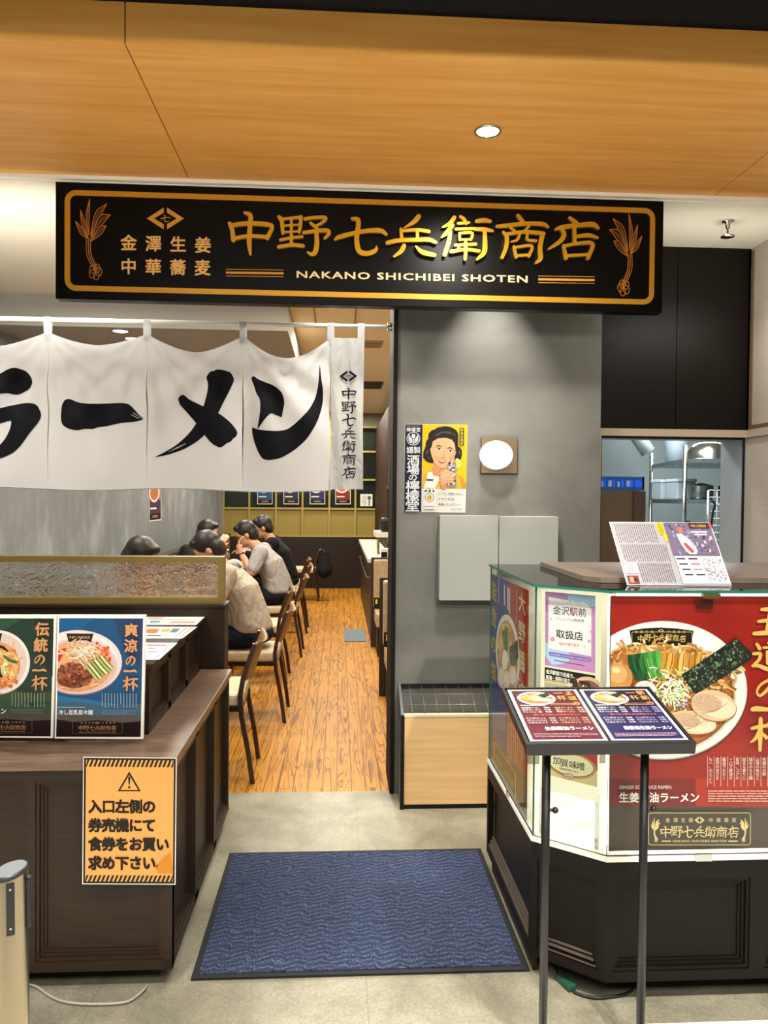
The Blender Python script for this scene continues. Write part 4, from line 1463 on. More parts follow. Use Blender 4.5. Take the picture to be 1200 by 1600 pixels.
A.row('中野七兵衛商店', 232, 455, 316, 34, '#c2a078', 0.01)
noodle(A, 330, 470, 210, 110, 60, ['#e8c49c', '#deb080', '#efd5b4'], 13, 5)
noodle(A, 300, 850, 260, 80, 50, ['#e2ad7a', '#d99a64', '#edc39a'], 12, 6)
A.ell(280, 780, 225, 150, '#7d4430', n=30)
specks(A, 280, 770, 225, 150, 190, ['#6b3524', '#8a4b33', '#a05c40', '#5a2a1d', '#b06c4c'], 22, 7)
specks(A, 330, 500, 150, 90, 50, ['#d9955d', '#e4b080'], 18, 8)
r = random.Random(9)
for i in range(52):
    x, y = r.gauss(330, 85), r.gauss(490, 65)
    t = r.uniform(-1.2, 1.2)
    L = r.uniform(50, 120)
    A.stroke([(x, y, 8), (x + L * .5 * math.cos(t) + 6, y + L * .5 * math.sin(t), 11), (x + L * math.cos(t), y + L * math.sin(t) + 8, 6)], r.choice(['#e9e4d0', '#d9d6bd', '#f2efe2', '#c9c9a6']), None, 4, i % 3 == 0, False)
for k in range(6):
    x0, y0 = 420 + k * 38, 640 - k * 22
    A.stroke([(x0, y0, 30), (x0 + 90, y0 + 110, 32), (x0 + 150, y0 + 190 - k * 6, 30)], ['#a9b46c', '#c7cd8f', '#8aa052', '#d3d79f', '#9bae63', '#c3cb88'][k], None, 5, True, False)
    A.stroke([(x0 + 16, y0 - 8, 7), (x0 + 106, y0 + 102, 8), (x0 + 164, y0 + 180 - k * 6, 6)], '#2c3f1c', None, 5, True, False)
A.part('lettering')
for i, ch in enumerate('爽涼'):
    A.em(ch, 978 - i * 6, 225 + i * 190, 165, BGOLD, 0.03)
A.glyph('の', 905, 520, 125, 140, BGOLD, 1.1)
A.glyph('一', 885, 665, 160, 110, BGOLD, 1.05)
A.glyph('杯', 872, 780, 185, 180, BGOLD, 1.05)
A.lines(610, 985, 1055, 1160, 12, '#93a6b4', .22, True)
A.lines(620, 1185, 1040, 1245, 4, '#7890a0', .25)
A.lines(95, 1145, 430, 1162, 1, '#a3b2bc', .5)
A.quad('冷し豆乳担々麺', (105, 1183), (515, 1183), (513, 1243), (103, 1243), '#e0dcd6', 0.02)
A.part('shop_plate')
emblem_plate(A, 270, 1298, 872, 1472, '#6e5a50', '#a07a55', None, False)
A.build(bb)

# ------------------------------------------------------------------ green menu board
gb = thing('menu_board', 'dark green framed menu board showing a bowl of noodles, left of the blue board', 'menu board', (-0.99, 2.49, 0.706), group='framed menu boards on the left counter')
fn = zoomed(px_y(2.49), 0, 900, 5.7167)
backed(fn, [(-240, 348), (505, 348), (470, 1448), (-290, 1440)], 0.012, M_WHITE, 'frame', gb)
MB().add([(-1.05, 2.505, 1.0), (-0.93, 2.505, 1.0), (-0.93, 2.556, 0.709), (-1.05, 2.556, 0.709)] + [(-1.05, 2.508, 1.0), (-0.93, 2.508, 1.0), (-0.93, 2.559, 0.709), (-1.05, 2.559, 0.709)],
         [(0, 1, 2, 3), (7, 6, 5, 4), (0, 4, 5, 1), (1, 5, 6, 2), (2, 6, 7, 3), (3, 7, 4, 0)]).build('easel_leg', M_BLACK, gb)
A = Art(fn)
A.part('poster')
A.raw([(-222, 378), (480, 380), (452, 1432), (-265, 1428)], [(0, 1, 2, 3)], '#24382c')
inside(A, lambda y: -224 - (y - 378) * .041)
A.poly([(-222, 378), (200, 378), (60, 470), (-222, 520)], '#2b4a38')
A.poly([(300, 378), (480, 380), (470, 900), (380, 760)], '#222c22')
A.poly([(-250, 980), (120, 1010), (300, 1060), (462, 1030), (458, 1120), (-250, 1120)], '#38492f')
A.poly([(-250, 1060), (90, 1100), (300, 1160), (460, 1130), (456, 1240), (-250, 1240)], '#2f4636')
A.poly([(-255, 1230), (120, 1230), (456, 1225), (454, 1300), (-255, 1300)], '#4a4038')
A.poly([(-260, 1290), (60, 1270), (250, 1295), (454, 1285), (452, 1432), (-264, 1428)], '#1a0c0c')
A.part('bowl_picture')
A.ell(-20, 772, 290, 288, '#8f8380', n=60)
A.ell(-20, 768, 288, 284, '#e2d7d2', n=60)
A.ell(-30, 765, 268, 258, '#d3beb6', n=60)
A.ell(-50, 800, 230, 215, '#c77a45', n=60)
A.ell(-50, 795, 220, 205, '#dc9d5e', n=60)
A.poly([(-120, 500), (20, 512), (2, 590), (-100, 580)], '#1d1512')
noodle(A, 0, 800, 160, 170, 90, ['#e6bd7a', '#dca85c', '#f0d39a', '#d08a48'], 11, 15)
specks(A, 110, 760, 45, 120, 40, ['#d48a4a', '#e0a666', '#d9743c', '#ecc68c'], 15, 16)
specks(A, 60, 940, 90, 45, 30, ['#c7602f', '#d9814a', '#e2a06a'], 18, 17)
specks(A, 30, 830, 50, 60, 30, ['#d9d492', '#c6c878', '#e9e5b9'], 14, 18)
A.stroke([(40, 715, 18), (95, 755, 26), (155, 768, 18)], '#2f6a33', None, 5)
A.stroke([(-10, 640, 16), (30, 630, 14), (70, 665, 10)], '#1a1416', None, 5)
A.stroke([(0, 615, 10), (40, 650, 14), (75, 670, 8)], '#241a1c', None, 5)
A.poly([(-70, 830), (4, 790), (12, 860), (30, 900), (-40, 910)], '#3a241a')
A.part('lettering')
for i, ch in enumerate('伝統'):
    A.em(ch, 382 - i * 14, 476 + i * 140, 128, BGOLD, 0.035)
A.glyph('の', 306, 690, 100, 105, BGOLD, 1.1)
A.glyph('一', 294, 800, 124, 84, BGOLD, 1.05)
A.glyph('杯', 284, 886, 140, 135, BGOLD, 1.05)
A.lines(100, 1040, 412, 1170, 11, '#8f968c', .22, True)
A.lines(100, 1185, 400, 1225, 4, '#6f7a6e', .25)
A.quad('ラーメン', (-150, 1182), (60, 1182), (58, 1226), (-152, 1226), '#e0dcd6', 0.02)
A.part('shop_plate')
emblem_plate(A, -150, 1272, 292, 1402, '#6e5a50', '#a07a55', None, False)
A.build(gb)

# ------------------------------------------------------------------ caution notice
cn = thing('caution_notice', 'orange caution notice with black Japanese text hanging on the counter front', 'notice', (-0.62, 2.318, 0.33))
fn = zoomed(px_y(2.3195), 0, 1120, 3.1579)
backed(fn, [(411, 198), (872, 203), (866, 828), (406, 826)], 0.0008, plain('#e6e2d8', 0.35, 0, 0.4, 'laminate_white'), 'laminate', cn)
A = Art(fn)
def Q(u, v_):
    q = [(422, 208), (861, 212), (855, 818), (417, 816)]
    return tuple((q[0][i] * (1 - u) + q[1][i] * u) * (1 - v_) + (q[3][i] * (1 - u) + q[2][i] * u) * v_ for i in (0, 1))
CK = '#1d1711'
A.part('sheet').raw([(414, 202), (868, 206), (862, 824), (410, 822)], [(0, 1, 2, 3)], CK)
A.raw([Q(0.006, 0.006), Q(.994, .006), Q(.994, .994), Q(0.006, .994)], [(0, 1, 2, 3)], '#cc9450')
A.part('hazard_stripes')
for v0, v1 in ((0.006, .062), (.942, .994)):
    for k in range(21):
        a = -0.01 + k * .0485
        w_ = .026
        pts = [Q(min(max(a, .004), .996), v1), Q(min(max(a + w_, .004), .996), v1), Q(min(a + w_ + .030, .996), v0), Q(min(max(a + .030, .004), .996), v0)]
        A.raw(pts, [(0, 1, 2, 3)], CK, k == 0)
A.part('warning_sign')
def tri(cx, cy, w, h, col):
    A.poly([(cx - w / 2, cy + h / 2), (cx + w / 2, cy + h / 2), (cx, cy - h / 2)], col)
tri(638, 318, 114, 98, CK)
tri(638, 324, 88, 74, '#cc9450')
A.stroke([(638, 300, 12), (638, 332, 6)], CK)
A.ell(638, 347, 6.5, 6.5, CK, n=14)
A.part('lettering')
for i, (tx, n) in enumerate((('入口左側の', 5), ('券売機にて', 5), ('食券をお買い', 6), ('求め下さい', 5))):
    y = 443 + i * 92.5
    for j, ch in enumerate(tx):
        A.em(ch, 470 + j * 66.5, y, 70, '#1b120c', 0.045)
A.ring(782, 738, 11, 11, 6, '#6e1d18')
A.poly([(800, 700), (842, 668), (852, 770), (780, 768), (770, 752)], '#b97724')
A.build(cn)

# ================================================================== retractable barrier post
px_, py_ = at(25, 1450, 1.25).x, 1.25
bp = thing('barrier_post', 'polished steel queue barrier post with slanted grey cap at lower left', 'post', (px_, py_, 0))
T = Matrix.Translation((px_, py_, 0)) @ Matrix.Rotation(math.radians(-0.6), 4, 'Y')
mb = MB()
n = 36
vs, fs = [], []
R_ = 0.0262
for z0 in (0.012, 0.3, 0.6, 0.86):
    for i in range(n):
        a = 2 * PI * i / n
        vs.append((R_ * math.cos(a), R_ * math.sin(a), z0))
for i in range(n):
    a = 2 * PI * i / n
    x, y = R_ * math.cos(a), R_ * math.sin(a)
    vs.append((x, y, 0.897 + x * .16 + y * .10))
for j in range(4):
    for i in range(n):
        fs.append((j * n + i, j * n + (i + 1) % n, (j + 1) * n + (i + 1) % n, (j + 1) * n + i))
mb.add(vs, fs, 0, True, T)
mb.build('tube', plain('#8f8570', 0.24, 1.0, 0.5, 'brushed_steel_tube'), bp)
mb = MB()
vs = []
for rr_, dz in ((0.0268, -0.004), (0.0268, 0.002), (0.024, 0.0035)):
    for i in range(n):
        a = 2 * PI * i / n
        x, y = rr_ * math.cos(a), rr_ * math.sin(a)
        vs.append((x, y, 0.897 + x * .16 + y * .10 + dz))
fs = [(j * n + i, j * n + (i + 1) % n, (j + 1) * n + (i + 1) % n, (j + 1) * n + i) for j in range(2) for i in range(n)]
mb.add(vs, fs, 0, True, T)
mb.build('cap_rim', plain('#2a2a2e', 0.35, 0, 0.5, 'black_plastic'), bp)
mb = MB()
mb.add(vs[2 * n:], [tuple(range(n))], 0, False, T @ Matrix.Translation((0, 0, -.0004)))
mb.build('cap_face', plain('#62666a', 0.55, 0, 0.4, 'grey_plastic'), bp)
for ang, w_, nm in ((-67, 0.0062, 'belt_slot'), (8, 0.0075, 'belt_clip')):
    a = math.radians(ang)
    M2 = T @ Matrix.Rotation(a, 4, 'Z')
    MB().box(R_ - 0.003, R_ + (0.0016 if nm == 'belt_slot' else 0.006), -w_, w_, 0.805, 0.885 + (0.004 if nm == 'belt_slot' else 0), 0, 0.003, M2).build(nm, plain('#17171a', 0.4, 0, 0.5, 'black_plastic'), bp)
    if nm == 'belt_slot':
        for z in (0.817, 0.879):
            MB().lathe([(0.0022, 0), (0.002, 0.001), (0.0005, 0.0014)], 10, 0, M2 @ Matrix.Translation((R_ + .0014, 0, z)) @ Matrix.Rotation(PI / 2, 4, 'Y')).build('screw', M_CHROME, bp)
MB().lathe([(0.16, 0), (0.16, 0.006), (0.15, 0.012), (0.03, 0.018), (0.027, 0.03)], 40, 0, Matrix.Translation((px_, py_, 0))).build('foot', M_CHROME, bp)

# white cable under the counter
cpts = [atz(30, 1535, 0.006), atz(56, 1541, 0.006), atz(78, 1556, 0.006), atz(105, 1566, 0.006), atz(150, 1569, 0.006), atz(195, 1566, 0.006), atz(214, 1556, .006), atz(226, 1545, .008)]
cp = catmull([tuple(p) for p in cpts], 5)
cp += [(p.x, p.y, p.z) for p in (at(234, 1535, 2.40), at(240, 1518, 2.44))]
o = MB().tube(cp, 0.0042, 0, 8).build('power_cable', plain('#9c968a', 0.5, 0, 0.4, 'grey_cable'))
tag(o, 'pale grey power cable looping on the floor under the left counter', 'cable')

# ================================================================== floor mats
mt_ = thing('door_mat', 'large dark blue ribbed mat lying on the tiles at the entrance', 'mat', (0.08, 2.79, 0))
MB().box(-0.425, 0.592, 2.395, 3.19, 0.004, 0.011).build('pile', mat_pile(), mt_)
MB().ring_frame(-0.446, 0.613, 2.374, 3.212, 0.022, 0.0, 0.008, Matrix.Identity(4)).build('rubber_border', plain('#191a1f', 0.7, 0, 0.3, 'black_rubber'), mt_)
o = MB().box(0.065, 0.29, 7.92, 8.64, 0.0, 0.008).build('floor_mat', mottled('grey_mat', [(0.3, '#5d6974'), (0.7, '#707b86')], nscale=90, rough=0.95))
tag(o, 'small grey mat lying on the wooden aisle floor beside the booths', 'mat')

# ================================================================== glass display case on the right
M_DARKSHADE = wood('shaded_dark_wood', '#0c0805', '#120d09', (3, 3, 60), 0.5, 0.15, 0.03)  # the counter's dark wood again, with the base's shade put into its colour
dc = thing('display_case', 'glass display case with dark panelled base and chamfered corner right of the entrance', 'display case', (1.3, 2.7, 0))
XR = 2.12
FOOT = [(0.608, 3.06), (0.608, 2.35), (0.795, 2.20), (XR, 2.20), (XR, 3.06)]
def inset(poly, d):
    n = len(poly)
    out = []
    for i in range(n):
        p0, p1, p2 = Vector(poly[i - 1]), Vector(poly[i]), Vector(poly[(i + 1) % n])
        e1, e2 = (p1 - p0).normalized(), (p2 - p1).normalized()
        n1, n2 = Vector((-e1.y, e1.x)), Vector((-e2.y, e2.x))
        b = (n1 + n2).normalized()
        out.append(tuple(p1 + b * d / b.dot(n1)))
    return out
MB().prism(inset(FOOT, 0.025), 0.07, 0.43).build('base_carcass', M_DARKSHADE, dc)
MB().prism(inset(FOOT, 0.10), 0.035, 0.072).build('base_underside', M_BLACK, dc)
FACES = [(FOOT[0], FOOT[1]), (FOOT[1], FOOT[2]), (FOOT[2], FOOT[3])]
def face_frame(a, b, off=0.025):
    u = Vector((b[0] - a[0], b[1] - a[1], 0)).normalized()
    n = u.cross(Vector((0, 0, 1)))
    o = Vector((a[0], a[1], 0)) - n * off
    return frame(o, u, (0, 0, 1)), (Vector(b) - Vector(a)).length
for k, (a, b) in enumerate(FACES):
    F, L = face_frame(a, b)
    mb = MB()
    segs = {0: [0.0, L], 1: [0.0, L], 2: [0.0, 0.46, 0.92, L]}[k]
    for q in segs:
        mb.box(max(0, q - 0.022), min(L, q + 0.022), 0.10, 0.375, 0, 0.025, 0, 0, F)
    mb.box(0, L, 0.07, 0.10, 0, 0.025, 0, 0, F)
    mb.box(0, L, 0.375, 0.43, 0, 0.025, 0, 0, F)
    mb.build('base_frame', M_DARKSHADE, dc)
    for p, q in zip(segs[:-1], segs[1:]):
        mb = MB()
        if k == 0:      # side: plain field with stepped rails along the bottom
            for i in range(3):
                mb.box(p + .022, q - .022, 0.10 + i * .014, 0.109 + i * .014, 0, 0.021 - i * .006, 0, 0, F)
            mb.build('base_moulding', plain('#4d433b', 0.4, 0, 0.4, 'paler_brown_edge'), dc)
        else:
            panelled(mb, F, p + .022, q - .022, 0.10, 0.375)
            mb.build('base_moulding', M_DARKSHADE, dc)
            if k == 1:
                mb = MB()
                for i in range(3):
                    mb.box(p + .03 + i * .008, q - .03 - i * .008, 0.104 + i * .0115, 0.108 + i * .0115, 0.0, 0.0225 - i * .007, 0, 0, F)
                mb.build('pale_edge', plain('#4d433b', 0.4, 0, 0.4, 'paler_brown_edge'), dc)  # paler strips on the steps of the bottom moulding
# white plinth and rails of the glazed part
M_OFFW = plain('#d8d3c4', 0.45, 0, 0.4, 'cream_laminate')
MB().prism(inset(FOOT, 0.004), 0.43, 0.438).build('case_floor', M_OFFW, dc)
mb = MB()
for a, b in FACES:
    F, L = face_frame(a, b, 0.0)
    mb.box(0, L, 0.43, 0.446, -0.012, 0.0015, 0, 0, F)
mb.build('bottom_rail', plain('#e8e4da', 0.35, 0.0, 0.5, 'white_rail'), dc)
# panes with green edges
for k, (a, b) in enumerate(FACES):
    F, L = face_frame(a, b, 0.006)
    mb = MB()
    mb.box(0.002, L - 0.002, 0.446, 1.224, -0.003, 0.003, 0, 0, F)
    o = mb.build('glass_pane', [M_GLASS, M_GLASSEDGE], dc)
    for p in o.data.polygons:
        if abs((F.to_3x3().inverted() @ p.normal).z) < 0.5:
            p.material_index = 1
o = MB().prism(inset(FOOT, -0.003), 1.225, 1.233).build('glass_top', [clear_glass('top_glass', '#dcebe4', 1.0), M_GLASSEDGE], dc)
for p in o.data.polygons:
    if abs(p.normal.z) < 0.5:
        p.material_index = 1
TOPP = [(0.79, 2.97), (0.79, 2.45), (0.83, 2.385), (XR, 2.385), (XR, 2.97)]
MB().prism(TOPP, 1.234, 1.251).build('counter_top', wood('taupe_top', '#5d5046', '#6b5d52', (3, 30, 30), 0.35, 0.45, 0.02), dc)
# lit posts and cream lining inside
M_LED = emit('led_tube', '#fff4d2', 3.0)
M_LINE = plain('#e8e0c4', 0.5, 0, 0.3, 'cream_lining')
MB().box(0.63, XR - .02, 3.01, 3.03, 0.44, 1.222).build('back_panel', plain('#8d8a80', 0.45, 0, 0.4, 'grey_back_panel'), dc)
for (x, y) in ((0.812, 2.250), (1.46, 2.25)):
    MB().box(x - 0.005, x + 0.005, y - 0.004, y + 0.004, 0.46, 1.215).build('light_tube', M_LED, dc)
MB().box(0.83, XR - .05, 2.242, 2.250, 1.208, 1.218).build('light_tube', M_LED, dc)
MB().box(0.83, XR - .05, 2.242, 2.252, 0.440, 0.456).build('light_tube', M_LED, dc)
light('case_lamp', 'AREA', (0.98, 2.72, 1.19), 7, (1, 0.93, 0.76), 0.5, (0.98, 2.72, 0), 0.4)
MB().box(0.625, 0.64, 2.38, 3.03, 0.0, 0.075).build('side_skirt', M_DARK, dc)
light('case_lamp', 'AREA', (1.65, 2.72, 1.19), 5, (1, 0.93, 0.76), 0.5, (1.65, 2.72, 0), 0.4)
MB().box(1.07, 1.12, 2.186, 2.205, 1.211, 1.2245).build('top_clip', plain('#5c4c2e', 0.35, 0.6, 0.5, 'bronze_clip'), dc)
MB().box(1.06, 1.11, 2.191, 2.199, 0.431, 0.452).build('bottom_clip', M_STEEL, dc)
MB().box(0.600, 0.606, 2.66, 2.68, 0.443, 0.462).build('side_clip', M_STEEL, dc)
for x, y in ((0.67, 3.0), (0.68, 2.42), (2.05, 3.0), (2.05, 2.30)):
    MB().cyl((x - .01, y, 0.026), (x + .01, y, 0.026), 0.026, None, 0, 18).box(x - .014, x + .014, y - .012, y + .012, 0.03, 0.06).build('caster', plain('#5b5b5d', 0.5, 0, 0.4, 'grey_rubber'), dc)
o = MB().tube(catmull([(0.70, 2.50, .02), (0.695, 2.40, .012), (0.70, 2.345, .010)], 5), 0.004, 0, 8).build('power_cable', plain('#1b1c1c', 0.5, 0, 0.4, 'black_rubber_cable'))
tag(o, 'thin black cable leading from the green plug under the display case', 'cable')
o = MB().tube(catmull([(0.72, 2.262, .006), (0.75, 2.24, .006), (0.80, 2.23, .006), (0.90, 2.26, .006), (1.0, 2.4, .006)], 5), 0.0045, 0, 8).build('power_cable', plain('#1b1c1c', 0.5, 0, 0.4, 'black_rubber_cable'))
tag(o, 'black cable curling from the green plug along the case front', 'cable')
pg = thing('power_plug', 'dark green plug lying on the tiles under the display case chamfer', 'plug', (0.708, 2.30, 0))
MB().box(-0.014, 0.014, -0.035, 0.035, 0.0, 0.022, 0, 0.005, Matrix.Translation((0.708, 2.30, 0)) @ Matrix.Rotation(0.35, 4, 'Z')).build('plug_body', plain('#1d4a34', 0.4, 0, 0.5, 'green_plastic'), pg)
MB().cyl((0.697, 2.333, .011), (0.693, 2.343, .011), 0.007, 0.004, 0, 10).build('strain_relief', plain('#173a2a', 0.4, 0, 0.5, 'green_plastic'), pg)

# ------------------------------------------------------------------ big red poster inside the front glass
PY = 2.232
rp = thing('ramen_poster', 'large red poster of a ramen bowl with seaweed behind the display case front', 'poster', (1.1, PY, 0.46))
fn = zoomed(px_y(PY), 940, 920, 3.808)
backed(fn, [(55, 43), (1270, 46), (1262, 1538), (43, 1562)], 0.003, plain('#7a2015', 0.6, 0, 0.3, 'poster_back'), 'sheet_back', rp)
A = Art(fn, 2.5e-5)
A.part('sheet')
REDM = mottled('red_poster_print', [(0.3, '#861005'), (0.7, '#9c1a08')], nscale=5, rough=0.4, spec=0.3)
A.raw([(55, 43), (1270, 46), (1266, 1300), (46, 1290)], [(0, 1, 2, 3)], REDM)
inside(A, lambda y: 55 - (y - 42) * .0075)
A.raw([(40, 1128), (560, 1128), (560, 1300), (40, 1292)], [(0, 1, 2, 3)], '#7c1f1c')
A.raw([(560, 1128), (1270, 1132), (1270, 1305), (560, 1300)], [(0, 1, 2, 3)], '#a82c20')
A.raw([(40, 1290), (1270, 1302), (1262, 1538), (40, 1562)], [(0, 1, 2, 3)], '#4d4037')
A.part('bowl_picture')
A.ell(370, 620, 500, 415, '#6d1d10', n=70)
A.ell(366, 604, 500, 412, '#b9b4ac', n=70)
A.ell(366, 600, 499, 408, '#e2dfd8', n=70)
A.ell(345, 590, 470, 370, '#efece6', n=70)
A.ell(345, 640, 455, 345, '#c9bfae', n=70)
A.ell(340, 640, 448, 332, '#8f4e23', n=70)
A.ell(335, 645, 436, 318, '#a9602a', n=70)
A.poly([(165, 248), (250, 235), (350, 230), (450, 236), (548, 250), (528, 360), (440, 340), (350, 335), (260, 340), (185, 352)], '#15110d')
A.rring(178, 244, 540, 352, 10, 4, '#b99445', lambda x, y: (x, y + ((x - 358) / 180) ** 2 * 12))
for i, ch in enumerate(BRAND):
    A.glyph(ch, 214 + i * 41, 266 + ((i - 3) / 3) ** 2 * 8, 40, 44, '#d8b25c', 1.0)
A.row('金澤生姜', 205, 300, 256, 17, '#c9a45a', .01)
A.row('中華蕎麦', 400, 490, 256, 17, '#c9a45a', .01)
diamond(A, 352, 249, 36, 22, '#d8b25c', .2, False)
noodle(A, 330, 420, 180, 95, 130, ['#d3a364', '#e2bd83', '#c08a4a', '#e9cd9b', '#b67c3c'], 13, 21)
noodle(A, 130, 430, 90, 90, 50, ['#b9763c', '#cf9a5c', '#a9612c'], 13, 22)
noodle(A, 620, 500, 170, 140, 80, ['#b0713a', '#d2a05f', '#8f4f22', '#e0b878'], 12, 23)
noodle(A, 330, 690, 300, 120, 80, ['#b0713a', '#c99150', '#8f4f22'], 12, 24)
# egg
A.ell(105, 540, 88, 96, '#7c3a18', n=30)
A.ell(100, 528, 82, 86, '#c98c4e', 10, n=36)
A.ell(92, 505, 58, 52, '#dba767', 10, n=30)
A.ell(84, 484, 24, 17, '#f0cf9d', 10, n=20)
# spinach
for k in range(8):
    x0 = 150 + k * 24
    A.stroke([(x0 + 14, 392 - k * 4, 22), (x0 + 24, 450, 34), (x0 + 52, 500, 34), (x0 + 62, 545 - k * 3, 16)], ['#1d4a26', '#26592c', '#173d20', '#2d6a33', '#3f7d36', '#4f9440', '#3d8438', '#58a048'][k], None, 5, True, False)
    A.stroke([(x0 + 20, 410, 4), (x0 + 34, 470, 6), (x0 + 56, 530, 3)], ['#0d2c17', '#123620', '#39763b', '#123620', '#6fb257', '#7cbd60', '#2c6a2c', '#86c66a'][k], None, 4, True, False)
# bamboo shoots
for k in range(7):
    x0 = 360 + k * 34
    A.stroke([(x0 + 20, 372 + (k % 3) * 8, 26), (x0 + 12, 440, 36), (x0 - 12 + k * 4, 500 + (k % 2) * 16, 24)], ['#c98a35', '#dba548', '#b87527', '#e2b45c', '#c78a3a', '#b97a2d', '#d39d49'][k], None, 5, True, False)
    A.stroke([(x0 + 26, 378, 5), (x0 + 20, 440, 7), (x0 - 2 + k * 4, 490, 4)], '#8d531b', None, 4, True, False)
# naruto, leek shreds
A.ell(258, 590, 62, 44, '#efe3de', 8)
A.ring(258, 590, 40, 27, 7, '#e4a9a8', 30)
r = random.Random(31)
for i in range(130):
    x, y = r.gauss(395, 62), r.gauss(600, 52)
    t, L = r.uniform(-.6, 2.4), r.uniform(26, 62)
    A.stroke([(x, y, 5), (x + L * .5 * math.cos(t), y + L * .5 * math.sin(t) - 5, 9), (x + L * math.cos(t), y + L * math.sin(t), 5)], r.choice(['#dfe3b8', '#c6d490', '#eef0da', '#a9c070', '#e6e6cf', '#f5f4e8']), None, 3, i % 5 == 0, False)
specks(A, 470, 680, 60, 40, 40, ['#7a4a66', '#b39aa0', '#9cb060', '#e6e6cf'], 8, 32)
# seaweed sheet
NORI = [(470, 510), (795, 288), (895, 385), (880, 420), (560, 622), (540, 610)]
A.poly(NORI, '#1c211a')
def nori_pt(a, b):
    return (480 + 315 * a + 85 * b, 512 - 215 * a + 100 * b)
specks(A, 0, 0, 1, 1, 300, ['#3d4a33', '#2a3326', '#56664a', '#151a14', '#6b7a5a', '#262d20', '#849272'], 8, 33, nori_pt)
# pork slices
for (cx, cy, rx, ry, rot) in ((530, 790, 150, 70, 8), (660, 690, 138, 92, 12)):
    A.ell(cx, cy + 5, rx, ry, '#8f5a2c', rot, n=40)
    A.ell(cx, cy, rx - 3, ry - 2, '#dcb28c', rot, n=40)
    A.ell(cx + 25, cy + 10, rx * .78, ry * .7, '#e9cdb0', rot, n=36)
    A.ell(cx - 40, cy - 14, rx * .62, ry * .58, '#caa184', rot, n=36)
    A.stroke([(cx - 70, cy + 48, 3), (cx + 10, cy + 28, 6), (cx + 80, cy - 14, 3)], '#a67a58', None, 5, True, False)
specks(A, 620, 680, 90, 50, 90, ['#b98f73', '#d6b196', '#c49d80'], 5, 34)
specks(A, 530, 780, 90, 40, 70, ['#b98f73', '#d6b196', '#c49d80'], 5, 35)
A.part('brush_lettering')
PG = '#d8ab5c'
A.glyph('王', 886, 96, 190, 190, PG, 1.0)
A.glyph('道', 882, 308, 200, 178, PG, 1.0)
A.glyph('の', 900, 510, 180, 150, PG, 1.05)
A.glyph('一', 880, 655, 205, 115, PG, 1.05)
A.glyph('杯', 872, 760, 215, 205, PG, 1.0)
A.part('story_text')
A.layer += 1
txts = ['もへ、のどごし', '金沢の旨さを', '醤油でたたく', '一口で醤油の', '旨味、コクの', '詰まる香りに', '細めのもち麺', '山海の味など', '老舗の大野', '生姜の香り', '老舗の醤油', '王道の一杯']
for i, tx in enumerate(txts):
    x = 640 + i * 39.5
    A.colm(tx, x, 1008, 1008 + (len(tx) - 1) * 22, 23, '#e3c9bd', 0.006)
    A.rect(x - 20.5, 990, x - 17.5, 1168, '#d6b0a4')
A.lines(622, 1188, 1240, 1262, 5, '#d9a99a', .42)
A.part('dish_name')
A.quad('GINGER SOY SAUCE RAMEN', (98, 1162), (405, 1162), (405, 1182), (98, 1182), '#e2d7cf', 0.006)
A.quad('生姜醤油ラーメン', (98, 1204), (568, 1204), (568, 1262), (98, 1262), '#efe9e2', 0.022)
A.part('shop_plate')
emblem_plate(A, 268, 1322, 876, 1516, '#c9ac74', '#d9bd84', '#433a33')
A.part('top_patch').poly([(556, 60), (650, 60), (648, 108), (556, 104)], '#4d140d')
A.build(rp)

# ------------------------------------------------------------------ chamfer: cream board with three prints
nv = Vector((-0.150, -0.187, 0)).normalized()
P0 = Vector((0.608, 2.35, 0)) - nv * 0.045
ud = Vector((0.187, -0.150, 0)).normalized()
cb = thing('notice_panel', 'cream illuminated panel holding small prints behind the chamfered glass of the display case', 'panel', (0.72, 2.37, 0.44))
def on_ch(px, py):
    return on_plane(px, py, P0, nv)
a_, b_ = (on_ch(845, 1000) - P0).dot(ud), (on_ch(938, 1000) - P0).dot(ud)
zt, zb = 1.212, on_ch(890, 1243).z
Mb = frame(P0 - nv * 0.001, ud, (0, 0, 1))
MB().box(a_, b_, zb, zt, -0.006, 0.0, 0, 0, Mb).build('board', emit('lit_acrylic', '#f3ecc4', 0.8), cb)
MB().box(a_, a_ + .012, 0.4395, zb + .02, -0.012, -0.006, 0, 0, Mb).box(b_ - .012, b_, 0.4395, zb + .02, -0.012, -0.006, 0, 0, Mb).build('foot', M_STEEL, cb)
fch = px_plane(P0, nv)
# voucher notice
A = Art(zoomed(fch, 840, 910, 8.892), 5e-5, 1.0)
A.raw([(107, 125), (803, 187), (800, 1262), (104, 1150)], [(0, 1, 2, 3)], '#b57cad')
sk = lambda x, y: (x, y + (x - 107) * (0.089 + (y - 125) * 0.00007))
A.poly([sk(390, 128), sk(803, 128), sk(803, 285), sk(720, 270), sk(660, 220), sk(560, 250), sk(470, 200), sk(430, 160)], '#9fb3cf')
A.poly([sk(104, 825), sk(170, 840), sk(260, 880), sk(420, 910), sk(470, 980), sk(420, 1060), sk(330, 1100), sk(200, 1130), sk(104, 1010)], '#a3b9d6')
A.raw([sk(152, 195), sk(748, 250), sk(746, 935), sk(152, 905)], [(0, 1, 2, 3)], '#dcd3d3')
A.poly([sk(420, 150), sk(560, 240), sk(640, 215), sk(748, 262), sk(748, 300), sk(430, 240)], '#9fb3cf')
A.poly([sk(470, 215), sk(560, 245), sk(640, 220), sk(700, 250), sk(746, 300), sk(500, 300)], '#dcd3d3')
A.part('lettering')
A.quad('金沢駅前', (215, 320), (672, 362), (672, 485), (215, 440), '#3c3a3e', 0.008)
A.ell(530, 400, 28, 26, '#d98a92')
